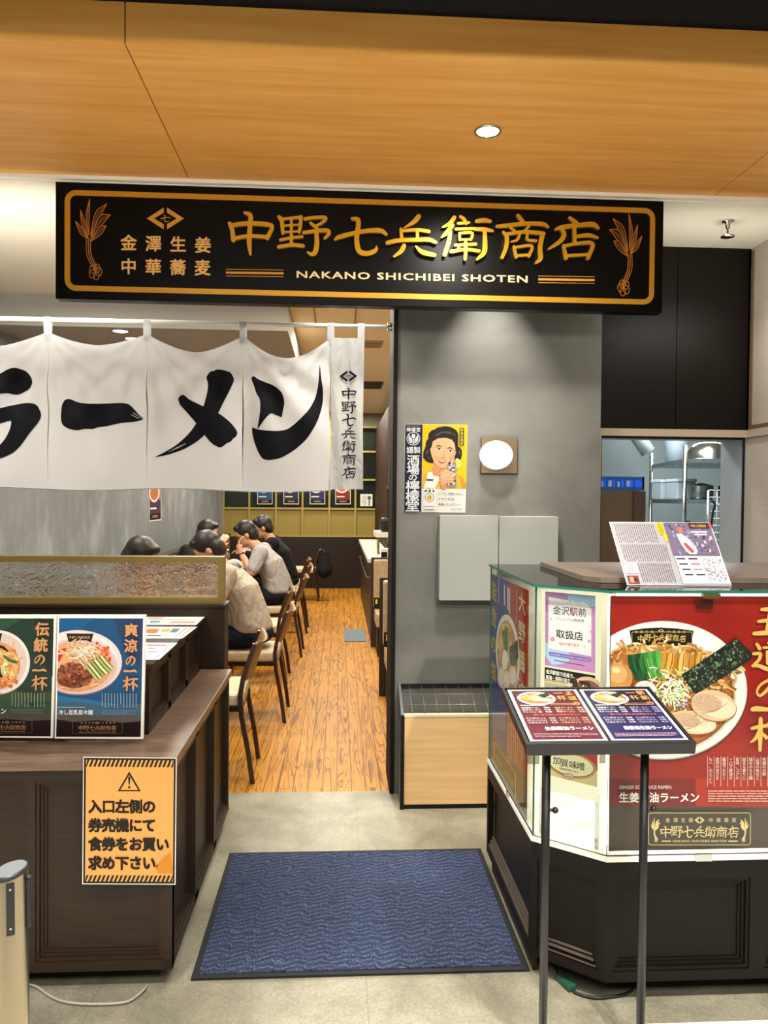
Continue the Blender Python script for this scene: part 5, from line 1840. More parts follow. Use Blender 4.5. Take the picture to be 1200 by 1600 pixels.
A.quad('プレミアム商品券', (248, 476), (650, 512), (650, 560), (248, 520), '#4a484c', 0.0)
A.quad('取扱店', (258, 652), (630, 690), (630, 812), (258, 768), '#121114', 0.012)
A.quad('当店で使えます', (300, 828), (580, 856), (580, 898), (300, 868), '#c25a62', 0.01)
A.poly([(160, 968), (180, 964), (735, 1056), (748, 1080), (735, 1102), (720, 1102), (175, 1018), (155, 992)], '#7358a0')
A.quad('有効期間 2024/5/10(金)~2024/9/30(月)', (178, 984), (728, 1072), (728, 1094), (178, 1006), '#d9cfe6', 0.012)
A.lines(230, 1070, 660, 1090, 1, '#5d5060', .6, False, .12, .18)
A.part('blossoms')
for cx, cy, s_, c in ((210, 785, 20, '#c9586e'), (190, 505, 11, '#d0889a'), (735, 680, 13, '#dc9aa8'), (718, 815, 14, '#8f9ab4'), (655, 890, 8, '#cdbb86')):
    for k in range(5):
        a = k * 2 * PI / 5 - PI / 2
        A.ell(cx + s_ * math.cos(a), cy + s_ * math.sin(a), s_ * .55, s_ * .55, c, n=10, lift=(k == 0))
specks(A, 450, 560, 290, 330, 26, ['#8a8796', '#b59ab0', '#a39aa8'], 6, 41)
ob = A.build(None)
def assemble(parts, name, label, cat, loc, group=None):
    """first mesh is the sheet; gather the pieces under an empty"""
    t = thing(name, label, cat, loc, 0, group)
    for o in parts:
        o.location = Vector(o.location) - Vector(loc)
        o.parent = t
    return t
assemble(ob, 'voucher_poster', 'pink and pale blue voucher notice, top print behind the chamfered glass', 'poster', tuple(on_ch(890, 1050)))
# black ramen flyer
A = Art(zoomed(fch, 840, 910, 8.892), 5e-5, 1.0)
A.raw([(98, 1175), (800, 1295), (800, 2020), (98, 1900)], [(0, 1, 2, 3)], '#1c1512')
A.raw([(104, 1340), (520, 1412), (520, 1975), (104, 1895)], [(0, 1, 2, 3)], '#c9b79c')
A.part('bowl_picture')
A.ell(690, 1500, 230, 190, '#caa286', 10)
A.ell(690, 1510, 195, 150, '#7a4a2c', 10)
A.poly([(570, 1360), (720, 1385), (755, 1480), (640, 1500)], '#241f1a')
A.poly([(480, 1390), (545, 1350), (570, 1480), (500, 1500)], '#2d2118')
A.ell(515, 1480, 60, 50, '#2a1a12')
A.ell(515, 1490, 42, 34, '#d9b59c')
specks(A, 640, 1480, 60, 60, 30, ['#d8a05c', '#a9612c', '#e2c08a'], 14, 42)
A.part('lettering')
A.quad('金沢駅前で出会う、', (120, 1205), (512, 1275), (512, 1338), (120, 1262), '#eae4da', 0.022)
A.quad('新潟・長岡の旨さ', (120, 1285), (448, 1340), (448, 1395), (120, 1340), '#eae4da', 0.022)
A.lines(120, 1385, 420, 1560, 7, '#6d6152', .3, False, .12, .17)
A.poly([(112, 1345), (420, 1398), (420, 1412), (112, 1360)], '#c98f4e')
assemble(A.build(None), 'ramen_flyer', 'small black flyer with a ramen photo below the pink voucher notice', 'flyer', tuple(on_ch(890, 1130)))
# miso label
A = Art(zoomed(fch, 740, 1180, 2.6087))
A.raw([(312, -60), (505, -28), (503, 130), (312, 82)], [(0, 1, 2, 3)], '#d9c692')
A.poly([(400, -60), (505, -28), (505, 62), (486, 80), (440, 10)], '#b3252a')
A.part('oval')
A.ell(398, 42, 104, 52, '#c3a24c', 14)
A.ell(398, 40, 97, 46, '#7d2a1e', 14)
A.ell(398, 39, 93, 43, '#eadfb2', 14)
A.part('lettering')
for i, (ch, x, y) in enumerate((('加', 340, 22), ('賀', 370, 32), ('味', 406, 40), ('噌', 438, 46))):
    A.em(ch, x, y, 34, '#1d1712', 0.012, 1.0, 0.1, i == 0)
A.quad('加賀味噌株式会社', (350, 48), (428, 66), (428, 74), (350, 57), '#6d5e44', 0.01)
A.ell(387, 86, 24, 13, '#8f3a2c', 10)
A.ell(387, 86, 21, 10.5, '#d9c3a0', 10)
A.quad('KAGA', (372, 80), (402, 85), (402, 94), (372, 89), '#8f2c22', 0.02)
assemble(A.build(None), 'miso_label', 'cream and red miso label with an oval emblem, lowest print behind the chamfered glass', 'label print', tuple(on_ch(895, 1210)))

# ------------------------------------------------------------------ side glass poster (half blue, half red)
SX = 0.6215
sp = thing('side_poster', 'tall blue and red ramen poster inside the left side glass of the display case', 'poster', (SX, 2.7, 0.47))
fs_ = px_plane((SX, 0, 0), (-1, 0, 0))
fn = zoomed(fs_, 760, 880, 3.81)
backed(fn, [(34, 64), (250, 162), (238, 1530), (22, 1155)], 0.002, plain('#6f6a66', 0.6, 0, 0.3, 'poster_back'), 'sheet_back', sp)
A = Art(fn)
A.part('sheet')
A.raw([(34, 64), (132, 108), (122, 1000), (28, 880)], [(0, 1, 2, 3)], '#343a78')
A.raw([(132, 108), (250, 162), (242, 1280), (122, 1090)], [(0, 1, 2, 3)], '#9e2a18')
A.raw([(28, 880), (122, 1000), (122, 1090), (117, 1330), (22, 1155)], [(0, 1, 2, 3, 4)], '#4a4a78')
A.raw([(26, 990), (120, 1100), (242, 1285), (238, 1530), (22, 1155)], [(0, 1, 2, 3, 4)], '#6a5136')
A.raw([(27, 900), (124, 1010), (122, 1130), (26, 1000)], [(0, 1, 2, 3)], '#3f3f74')
A.part('bowl_picture')
A.ell(128, 545, 70, 240, '#e7e2da', -3, n=50)
A.ell(126, 555, 60, 215, '#b9814a', -3, n=50)
noodle(A, 115, 470, 40, 110, 40, ['#dcb26c', '#c9924a', '#ecd09a'], 6, 51)
A.poly([(96, 410), (122, 380), (132, 520), (110, 540)], '#2f6a35')
A.ell(86, 470, 14, 48, '#d8a868')
A.poly([(138, 500), (188, 455), (192, 560), (160, 630), (140, 580)], '#232b22')
specks(A, 163, 545, 20, 60, 40, ['#3f5239', '#1a2019', '#5c6e50'], 5, 52)
A.ell(112, 575, 16, 60, '#e6e8cd')
for cx, cy in ((92, 680), (120, 700), (160, 670)):
    A.ell(cx, cy, 24, 62, '#dcbfa6')
    A.ell(cx + 3, cy + 3, 17, 48, '#ead5c2')
A.part('lettering')
YG = '#cda25c'
for i, ch in enumerate('能登の塩'):
    A.em(ch, 48 - i * 1.2, 165 + i * 158, 118, YG, 0.012, 0.28, 0.3)
for i, ch in enumerate('大野醤油'):
    A.em(ch, 216 - i * .5, 240 + i * 172, 130, '#e0c692', 0.012, 0.34, 0.3)
A.lines(72, 90, 84, 260, 1, '#b9b6cf', .3, True)
for x, y0 in ((112, 130), (132, 140), (142, 150)):
    A.lines(x - 5, y0, x + 5, y0 + 150, 1, '#e4dbd4', .7, True)
A.lines(180, 160, 190, 410, 1, '#d9a99a', .4, True)
A.lines(30, 880, 116, 1000, 9, '#a6a3c4', .3, True)
A.lines(128, 950, 238, 1190, 10, '#d9a48f', .3, True)
for k in range(4):
    A.raw([(40, 985 + k * 14), (112, 1065 + k * 16), (112, 1068 + k * 16), (40, 988 + k * 14)], [(0, 1, 2, 3)], '#8a88b4')
    A.raw([(124, 1085 + k * 14), (226, 1215 + k * 16), (226, 1218 + k * 16), (124, 1088 + k * 14)], [(0, 1, 2, 3)], '#d98a72')
A.part('shop_plate')
def pl(u, v_):
    q = [(52, 1060), (182, 1255), (180, 1400), (48, 1190)]
    return tuple((q[0][i] * (1 - u) + q[1][i] * u) * (1 - v_) + (q[3][i] * (1 - u) + q[2][i] * u) * v_ for i in (0, 1))
A.raw([pl(0, 0), pl(1, 0), pl(1, 1), pl(0, 1)], [(0, 1, 2, 3)], '#5c4a30')
A.raw([pl(0, 0), pl(1, 0), pl(1, 1), pl(0, 1), pl(.03, .04), pl(.97, .04), pl(.97, .96), pl(.03, .96)], [(0, 1, 5, 4), (1, 2, 6, 5), (2, 3, 7, 6), (3, 0, 4, 7)], '#d8bc7a')
for i, ch in enumerate(BRAND):
    for st in GLYPH[ch]:
        A.stroke([(pl(.1 + .8 * (i + a) / 7, .42 + .36 * b) + (c * 11,)) for a, b, c in st], '#dcc184', None, 3, False, False)
A.build(sp)

# ------------------------------------------------------------------ newspaper card leaning on the case top
NP0 = Vector((0.868, 2.325, 1.2385))
vdir = (Vector((0, 0.20, 0.185))).normalized()
nc = thing('newspaper_card', 'laminated newspaper clipping propped up on the display case top', 'newspaper', (1.03, 2.36, 1.236))
pn = frame(NP0, (1, 0, 0), vdir).to_3x3() @ Vector((0, 0, 1))
fnp = zoomed(px_plane(NP0, pn), 940, 800, 5.4545)
backed(fnp, [(65, 84), (925, 90), (1108, 624), (218, 621)], 0.002, M_WHITE, 'laminate', nc)
A = Art(fnp, 5e-5, 0.9)
NPQ = [(65, 84), (925, 90), (1108, 624), (218, 621)]
def nq(u, v_):
    q = NPQ
    return tuple((q[0][i] * (1 - u) + q[1][i] * u) * (1 - v_) + (q[3][i] * (1 - u) + q[2][i] * u) * v_ for i in (0, 1))
def nr(u0, v0, u1, v1, col, lift=True):
    A.raw([nq(u0, v0), nq(u1, v0), nq(u1, v1), nq(u0, v1)], [(0, 1, 2, 3)], col, lift)
A.part('page')
nr(0.005, .008, .995, .992, '#a5a0a4')
A.part('print')
r = random.Random(61)
for (v0, v1, u0, u1, n) in ((.03, .33, .04, .44, 19), (.36, .63, .05, .50, 21), (.66, .96, .16, .49, 16)):
    for i in range(n):
        u = u0 + (u1 - u0) * i / n
        v_ = v0
        while v_ < v1 - .02:
            L = r.uniform(.03, .10)
            nr(u, v_, u + .0085, min(v_ + L * .86, v1), '#6b646a', False)
            v_ += L
    A.layer += 1
nr(.455, .01, .515, .20, '#dcc21e'); nr(.495, .2, .525, .31, '#dcc21e')
A.colm('', 0, 0, 1, 1, '#000000') if False else None
for i in range(3):
    nr(.467 + .016 * i, .03, .474 + .016 * i, .19, '#4d4a20', i == 0)
nr(.02, .66, .14, .82, '#d9d3d5')
for i in range(5):
    nr(.03, .68 + i * .028, .12 - .01 * (i % 2), .69 + i * .028, '#77707a', i == 0)
nr(.02, .86, .125, .985, '#7a3f38'); nr(.04, .88, .075, .97, '#c98a78'); nr(.08, .9, .115, .95, '#3c2a28')
A.part('photograph')
nr(.53, .012, .985, .53, '#6f6278')
for i in range(60):
    u, v_ = r.uniform(.535, .95), r.uniform(.03, .48)
    nr(u, v_, u + r.uniform(.01, .03), v_ + r.uniform(.02, .06), r.choice(['#8f8398', '#5a4d62', '#a79db0', '#463a4c', '#b9b1bf']), i % 6 == 0)
nr(.77, .02, .965, .11, '#3a2b26')
A.quad('中野七兵衛商店', nq(.79, .045), nq(.94, .045), nq(.94, .088), nq(.79, .088), '#c9974e', 0.02)
nr(.79, .15, .93, .175, '#e6e2e6'); nr(.80, .195, .92, .215, '#e6e2e6')
A.poly([nq(.635, .12), nq(.665, .08), nq(.695, .10), nq(.70, .18), nq(.66, .20)], '#c9695c')
A.poly([nq(.62, .20), nq(.67, .19), nq(.73, .28), nq(.78, .46), nq(.755, .52), nq(.69, .52), nq(.64, .38)], '#d8d2d4')
A.poly([nq(.66, .34), nq(.69, .34), nq(.745, .47), nq(.72, .51), nq(.675, .42)], '#a8434c')
A.part('captions')
nr(.535, .55, .99, .99, '#cfc8cd')
for i in range(4):
    nr(.545 + .012 * i, .58 + i * .085, .63 + .01 * i, .605 + i * .085, '#3c363e', i == 0)
    nr(.66 + .01 * i, .58 + i * .085, .75 + .008 * i, .605 + i * .085, ['#2d282e', '#b9606e', '#8a8290', '#3c363e'][i], False)
for i in range(150):
    u, v_ = r.uniform(.78, .965), r.uniform(.57, .95)
    nr(u, v_, u + .012, v_ + .011, '#8d868e', i % 40 == 0)
nr(.972, .01, .995, .10, '#c04a64')
A.build(nc)
MB().add([(0.95, 2.425, 1.325), (1.09, 2.425, 1.325), (1.09, 2.49, 1.252), (0.95, 2.49, 1.252), (0.95, 2.428, 1.327), (1.09, 2.428, 1.327), (1.09, 2.493, 1.2535), (0.95, 2.493, 1.2535)],
         [(0, 1, 2, 3), (7, 6, 5, 4), (0, 4, 5, 1), (1, 5, 6, 2), (2, 6, 7, 3), (3, 7, 4, 0)]).build('prop_leg', M_GLASS, nc)

# ================================================================== menu stand
ms = thing('menu_stand', 'black two legged menu stand holding two printed menus in front of the display case', 'menu stand', (0.69, 2.0, 0))
k_ = 0.945
B0 = Vector((0.4775, 1.895, 0.884))
vd = Vector((0, 0.285, 0.066)).normalized()
Mp = frame(B0, (1, 0, 0), vd)
W_, L_ = 0.425, 0.292
MB().box(0, W_, -0.002, L_, -0.016, -0.004, 0, 0.002, Mp).build('tray', M_BLACKMET, ms)
MB().box(-0.006, W_ + .006, -0.012, 0.004, -0.028, 0.004, 0, 0.002, Mp).box(-0.006, 0.002, 0, L_, -0.02, 0.003, 0, 0.001, Mp).box(W_ - .002, W_ + .006, 0, L_, -0.02, 0.003, 0, 0.001, Mp).box(-.006, W_ + .006, L_ - .002, L_ + .005, -0.02, 0.003, 0, 0.001, Mp).box(W_ / 2 - .004, W_ / 2 + .004, 0, L_, -.01, 0.002, 0, 0.001, Mp).build('rim', M_BLACKMET, ms)
for px1 in (851, 1004):
    q = at(px1, 1400, 1.99)
    MB().cyl((q.x, 1.99, 0.012), (q.x, 1.99, 0.885), 0.0113, None, 0, 18).build('leg', M_BLACKMET, ms)
    MB().box(q.x - 0.02, q.x + 0.02, 1.72, 2.08, 0.0, 0.014, 0, 0.004).build('foot', M_BLACKMET, ms)
    MB().cyl((q.x, 1.99, .676), (q.x + .024, 1.985, .676), 0.004, None, 0, 10).ell((q.x + .024, 1.985, .676), .0085).build('clamp_knob', M_BLACKMET, ms)
MB().cyl((0.50, 1.99, 0.887), (0.80, 1.99, 0.887), 0.009, None, 0, 12).build('cross_bar', M_BLACKMET, ms)
def menu_page(u0, bg, dark, col2, name, title, label):
    fl = local(B0 + Vector((1, 0, 0)) * u0 + vd * 0.008 + Vector((0, -.003, .002)), (1, 0, 0), vd)
    s_ = 0.2 / 100          # page is 100 wide, 138 high, y down
    A = Art(lambda u, v_, l: fl(u * s_, (138 - v_) * s_, l), 5e-5, 0.88)
    A.raw([(0, 0), (100, 0), (100, 138), (0, 138)], [(0, 1, 2, 3)], '#d9d6d6')
    A.rect(4.5, 3, 96, 135, bg)
    A.poly([(4.5, 3), (96, 3), (96, 40), (60, 60), (4.5, 50)], dark)
    A.part('bowl_picture')
    A.ell(36, 26, 27, 19, '#d9d5d0')
    A.ell(36, 26, 23, 15.5, '#a9642c')
    noodle(A, 36, 24, 18, 11, 26, ['#dcae68', '#c38a48', '#ecd09a'], 2.2, 71)
    A.ell(22, 28, 6, 5, '#cf8e4c')
    A.poly([(40, 18), (54, 10), (58, 18), (46, 26)], '#1f2a1e')
    A.ell(46, 31, 10, 5.5, '#dfbca0')
    A.ell(34, 24, 6, 4, '#dfe4bf')
    A.part('lettering')
    GL = '#d3944a'
    if title == '王道':
        A.glyph('王', 80, 6, 11, 12, GL, 1.0); A.glyph('道', 81, 21, 12, 12, GL, 1.0)
    else:
        A.em('斬', 86, 12, 13, GL, .03); A.em('新', 87, 27, 13, GL, .03)
    A.glyph('の', 82, 37, 11, 10, GL, 1.0)
    A.glyph('一', 64, 8, 13, 9, GL, 1.0); A.glyph('杯', 65, 19, 13, 14, GL, 1.0)
    r = random.Random(5)
    for k, y in enumerate((54, 60, 66)):
        for x, n, c in ((8, 8, '#e6dfe2'), (54, 7, col2)):
            A.quad(['生姜醤油ラーメン', '味玉ラーメン', 'チャーシュー麺'][k] if x < 20 else ['ねぎラーメン', '塩ラーメン', '特製ラーメン'][k], (x, y - 1.8), (x + 25, y - 1.8), (x + 25, y + 2), (x, y + 2), c, .01)
            A.quad('¥' + str([980, 1100, 1280][k]), (x + 31, y - 1.6), (x + 39, y - 1.6), (x + 39, y + 1.8), (x + 31, y + 1.8), c, .01)
    A.lines(8, 46, 44, 50, 2, '#e6dfe2', .4); A.lines(50, 42, 92, 49, 2, '#d9895a', .4)
    A.quad('選べるご飯とのお得なセット', (20, 72), (84, 72), (84, 76), (20, 76), '#d96a4a', .02)
    for k, y in enumerate((83, 89, 95)):
        for x, c in ((8, '#e6dfe2'), (52, col2)):
            A.quad(['ミニ丼セット', '半チャーハンセット', 'ごはんセット'][k], (x, y - 1.8), (x + 26, y - 1.8), (x + 26, y + 2), (x, y + 2), c, .01)
            A.quad('¥' + str([1380, 1480, 1130][k]), (x + 31, y - 1.6), (x + 39, y - 1.6), (x + 39, y + 1.8), (x + 31, y + 1.8), c, .01)
    A.quad(name, (26, 106), (90, 106), (90, 115), (26, 115), '#e9e4e4', .03)
    A.lines(8, 122, 92, 132, 3, '#b99aa6', .3)
    assemble(A.build(None), 'menu_sheet', label, 'menu', tuple(fl(.1, .14, 0)), 'menus lying in the stand')
menu_page(0.008, '#571a24', '#47191f', '#e0c3a0', '生姜醤油ラーメン', '王道', 'dark red printed menu sheet lying in the black stand, left one')
menu_page(0.2175, '#211d4a', '#1d1833', '#c9c2e0', '能登塩生姜ラーメン', '斬新', 'dark blue printed menu sheet lying in the black stand, right one')

# ================================================================== umbrella stand, wall lamp, cabinet, poster
us = thing('umbrella_stand', 'low box with pale wood front and wire grid top against the grey wall', 'umbrella stand', (0.56, 3.75, 0))
x0, x1 = 0.305, 0.98
sidep = [(3.652, 0.02), (3.652, 0.457), (3.85, 0.56), (3.85, 0.02)]
for x in (x0, x1 - .012):
    vs = [(x, y, z) for y, z in sidep] + [(x + .012, y, z) for y, z in sidep]
    MB().add(vs, [(0, 1, 2, 3), (7, 6, 5, 4), (0, 4, 5, 1), (1, 5, 6, 2), (2, 6, 7, 3), (3, 7, 4, 0)]).build('side_plate', plain('#4d5358', 0.4, 0.2, 0.5, 'blue_grey_metal'), us)
MB().box(x0 - .002, x0 + .016, 3.645, 3.66, 0, 0.452).box(x0, x1, 3.845, 3.857, 0.0, 0.025).build('post', M_BLACK, us)
MB().box(x0 + .014, x1 - .014, 3.652, 3.668, 0.022, 0.445).build('front_panel', M_PALEOAK, us)
MB().box(x0 + .014, x1 - .014, 3.649, 3.67, 0.445, 0.457).build('front_edge', plain('#e3d3a6', 0.45, 0, 0.4, 'pale_edging'), us)
MB().box(x0 + .014, x1 - .014, 3.654, 3.668, 0.0, 0.022).build('kick_strip', M_BLACK, us)
MB().box(x0 + .01, x1 - .01, 3.848, 3.858, 0.535, 0.556).build('back_rail', M_BLACK, us)
MB().box(x0 + .014, x1 - .014, 3.67, 3.845, 0.40, 0.41).build('raised_pale_tray', plain('#c4c4be', 0.5, 0.3, 0.4, 'grey_tray'), us)  # tray raised and paled to stand in for light inside the box
mb = MB()
def topz(y):
    return 0.457 + (y - 3.652) / 0.198 * 0.095
for i in range(10):
    x = x0 + .055 + i * .062
    mb.cyl((x, 3.66, topz(3.66)), (x, 3.848, topz(3.848)), 0.0016, None, 0, 6)
    mb.cyl((x + .006, 3.672, 0.41), (x + .006, 3.672, topz(3.672) - .004), 0.0016, None, 0, 6)
for y in (3.715, 3.785):
    mb.cyl((x0 + .01, y, topz(y)), (x1 - .01, y, topz(y)), 0.0018, None, 0, 6)
mb.build('wire_grid', plain('#77706a', 0.4, 0.6, 0.5, 'dull_wire'), us)

wl = thing('wall_lamp', 'glowing round wall lamp on a square brown plate on the grey plaster wall', 'wall lamp', (0.805, 3.84, 1.62))
MB().box(0.713, 0.897, 3.838, 3.859, 1.624, 1.806, 0, 0.003).build('back_plate', plain('#6e5d48', 0.35, 0.4, 0.5, 'bronze_plate'), wl)
MB().cyl((0.80, 3.838, 1.715), (0.80, 3.80, 1.715), 0.03, None, 0, 20).build('socket', M_CHROME, wl)
mb = MB()
mb.ell((0.777, 3.782, 1.714), (0.083, 0.054, 0.071), 0, 28, 16)
mb.build('globe', emit('opal_globe', '#fff3dc', 2.6), wl)
light('wall_lamp_glow', 'POINT', (0.777, 3.66, 1.714), 2.0, (1, 0.93, 0.8), 0.06)

cb2 = thing('wall_cabinet', 'shallow grey two door cabinet mounted on the plaster wall below the lamp', 'cabinet', (0.795, 3.82, 0.99))
M_CABG = plain('#a0a29c', 0.5, 0, 0.35, 'grey_cabinet_paint')
MB().box(0.50, 1.092, 3.79, 3.859, 0.992, 1.41).build('body', M_CABG, cb2)
MB().box(0.498, 0.791, 3.772, 3.789, 0.99, 1.413, 0, 0.002).build('door', M_CABG, cb2)
MB().box(0.795, 1.093, 3.772, 3.789, 0.99, 1.409, 0, 0.002).build('door', M_CABG, cb2)

# lemon sour poster
lp = thing('drink_poster', 'yellow poster of a dark haired woman holding a glass on the grey wall', 'poster', (0.48, 3.857, 1.43))
fn = zoomed(px_y(3.857), 620, 655, 10)
# print colours toned down evenly because the wall light overexposes them
backed(fn, [(130, 75), (1107, 88), (1072, 1460), (108, 1448)], 0.0015, M_WHITE, 'paper', lp)
A = Art(fn, 5e-5, 0.84)
A.part('navy_strip').raw([(132, 78), (404, 82), (382, 1448), (110, 1446)], [(0, 1, 2, 3)], '#141a34')
A.part('yellow_field').raw([(405, 82), (1105, 90), (1082, 1092), (390, 1086)], [(0, 1, 2, 3)], '#dcb40c')
A.part('white_field').raw([(390, 1086), (1082, 1092), (1072, 1458), (382, 1448)], [(0, 1, 2, 3)], '#e0ddd6')
A.part('portrait')
HAIR, HAIR2, SKIN, SKIN2 = '#1d1614', '#4a3f3d', '#dba97c', '#c98d60'
A.poly([(392, 1086), (398, 960), (440, 860), (560, 770), (740, 760), (960, 860), (1040, 920), (1083, 1030), (1082, 1091)], '#d3a836')
A.poly([(960, 860), (1045, 925), (1083, 1030), (1082, 1091), (1020, 1090)], '#c09020')
A.poly([(545, 740), (700, 760), (720, 900), (640, 1020), (570, 880), (540, 840)], SKIN2)
A.poly([(560, 640), (760, 690), (740, 830), (660, 900), (580, 830)], SKIN2)
A.poly([(565, 880), (660, 900), (665, 960), (615, 1020)], '#e6dfd4')
A.poly([(520, 870), (560, 850), (640, 1010), (600, 1060), (540, 980)], '#ded5c6')
# hair mass
for cx, cy, rx, ry in ((760, 240, 190, 130), (600, 270, 110, 110), (880, 260, 80, 110), (530, 400, 80, 110), (480, 540, 68, 100), (565, 330, 55, 120), (905, 310, 55, 150), (700, 250, 170, 110), (520, 620, 60, 60), (900, 400, 62, 120), (960, 540, 58, 110), (950, 600, 50, 60), (700, 180, 110, 60), (820, 190, 80, 50)):
    A.ell(cx, cy, rx, ry, HAIR, n=30)
A.poly([(600, 160), (520, 240), (455, 400), (415, 520), (410, 600), (470, 665), (560, 690), (610, 600), (560, 420), (640, 320)], HAIR)
A.poly([(860, 190), (940, 290), (955, 420), (1015, 480), (1012, 600), (950, 650), (890, 560), (880, 400), (820, 300)], HAIR)
# face
A.poly([(560, 350), (640, 300), (760, 290), (860, 320), (900, 380), (915, 470), (905, 560), (870, 650), (800, 740), (720, 772), (650, 750), (590, 690), (552, 600), (530, 520), (520, 470), (545, 430)], SKIN)
A.poly([(900, 470), (928, 520), (900, 590), (870, 640), (820, 720), (760, 765), (800, 690), (850, 600), (880, 520)], '#cf9668')
A.ell(610, 600, 46, 36, '#dd9a76'); A.ell(845, 610, 36, 34, '#d68f6a')
for cx, cy, rx, ry, t in ((640, 240, 50, 18, -25), (800, 210, 60, 20, 10), (720, 205, 44, 14, -5), (895, 240, 30, 12, 30), (470, 520, 18, 40, 10), (980, 520, 14, 40, 0), (500, 600, 16, 28, 0)):
    A.ell(cx, cy, rx, ry, HAIR2, t, n=20)
A.stroke([(612, 432, 8), (655, 412, 16), (708, 436, 8)], '#33221c')
A.stroke([(790, 458, 8), (835, 446, 16), (882, 474, 8)], '#33221c')
for cx, cy in ((655, 468), (833, 500)):
    A.ell(cx, cy, 42, 17, '#efe3d8', 8); A.ell(cx + 3, cy, 15, 15, '#1d120f')
    A.stroke([(cx - 44, cy - 2, 5), (cx - 5, cy - 20, 10), (cx + 44, cy + 2, 6)], '#241713')
A.stroke([(738, 480, 4), (742, 560, 8), (728, 600, 10)], '#c07f56')
A.stroke([(690, 596, 8), (722, 612, 12), (756, 604, 8)], '#b4724c')
A.poly([(645, 632), (700, 650), (770, 652), (740, 680), (700, 690), (664, 668)], '#a8463c')
A.poly([(655, 640), (700, 656), (758, 655), (720, 668), (685, 664)], '#f0e6dc')
# hand, glass and lemon
A.poly([(780, 720), (800, 690), (880, 640), (930, 690), (928, 1060), (775, 1060)], '#8f8380')
specks(A, 850, 850, 70, 200, 60, ['#d8d2ce', '#4d3f3c', '#b3a8a4', '#efebe6', '#2f2523'], 20, 81)
A.ell(930, 690, 68, 76, '#eee6b4', 0, -100, 90); A.ell(928, 692, 52, 58, '#d9c23a', 0, -100, 90)
A.poly([(672, 905), (720, 850), (760, 900), (770, 1060), (760, 1090), (690, 1090)], SKIN2)
for k in range(4):
    A.stroke([(700, 850 + k * 52, 50), (790, 825 + k * 50, 46), (880, 850 + k * 46, 34)], [SKIN, '#e0b288', SKIN, '#d49c70'][k], None, 6)
A.part('bottle')
A.poly([(480, 825), (552, 825), (570, 940), (600, 1040), (602, 1370), (590, 1405), (432, 1405), (420, 1370), (428, 1040), (462, 940)], '#e9e6da')
A.poly([(462, 930), (570, 935), (566, 970), (458, 965)], '#5d5a52')
A.row('酒場の', 470, 552, 1082, 28, '#3c3a36', .02)
A.row('檸檬堂', 452, 570, 1122, 40, '#2c2a26', .03)
A.ring(510, 1220, 70, 70, 8, '#3a3836'); A.ell(510, 1222, 38, 42, '#c9a63c')
A.lines(425, 1350, 596, 1372, 1, '#8a867c', .4)
A.part('lettering')
A.row('檸檬堂', 185, 335, 165, 72, '#e2e2e4', .015)
A.quad('こだわりレモンサワー', (150, 98), (372, 100), (372, 118), (150, 116), '#b4b7c4', .02)
A.ring(258, 305, 105, 105, 10, '#e2e2e4')
A.ell(258, 265, 30, 36, '#dcdce0')
for k in (-1, 1):
    for j in range(3):
        A.stroke([(258 + k * 20, 370 - j * 22, 16), (258 + k * 58, 345 - j * 34, 22), (258 + k * 74, 300 - j * 34, 6)], '#d2d2d8', None, 4)
A.stroke([(258, 300, 16), (258, 390, 16)], '#d2d2d8')
A.row('謹製', 205, 315, 485, 112, '#e2e2e4', .015)
for i, (ch, y, s_) in enumerate((('酒', 640, 165), ('場', 790, 165), ('の', 910, 120), ('檸', 1045, 180), ('檬', 1200, 180), ('堂', 1360, 185))):
    A.em(ch, 256 - i * 3, y, s_, '#e6e6e8', .016, 1.25, 0, i == 0)
A.rect(980, 140, 1048, 412, '#2a221a')
A.colm('飲食店限定', 1014, 172, 384, 50, '#cfb24a', .015)
for i, (tx, w) in enumerate((('ここでしか味わえない。', 400), ('イマドキの', 250), ('本格レモンサワー。', 360))):
    y = 1165 + i * 82
    A.quad(tx, (640, y - 20), (640 + w, y - 16), (640 + w, y + 22), (640, y + 18), '#4d4844', .012)
A.lines(835, 1396, 1030, 1412, 1, '#77726c', .6)
A.build(lp)

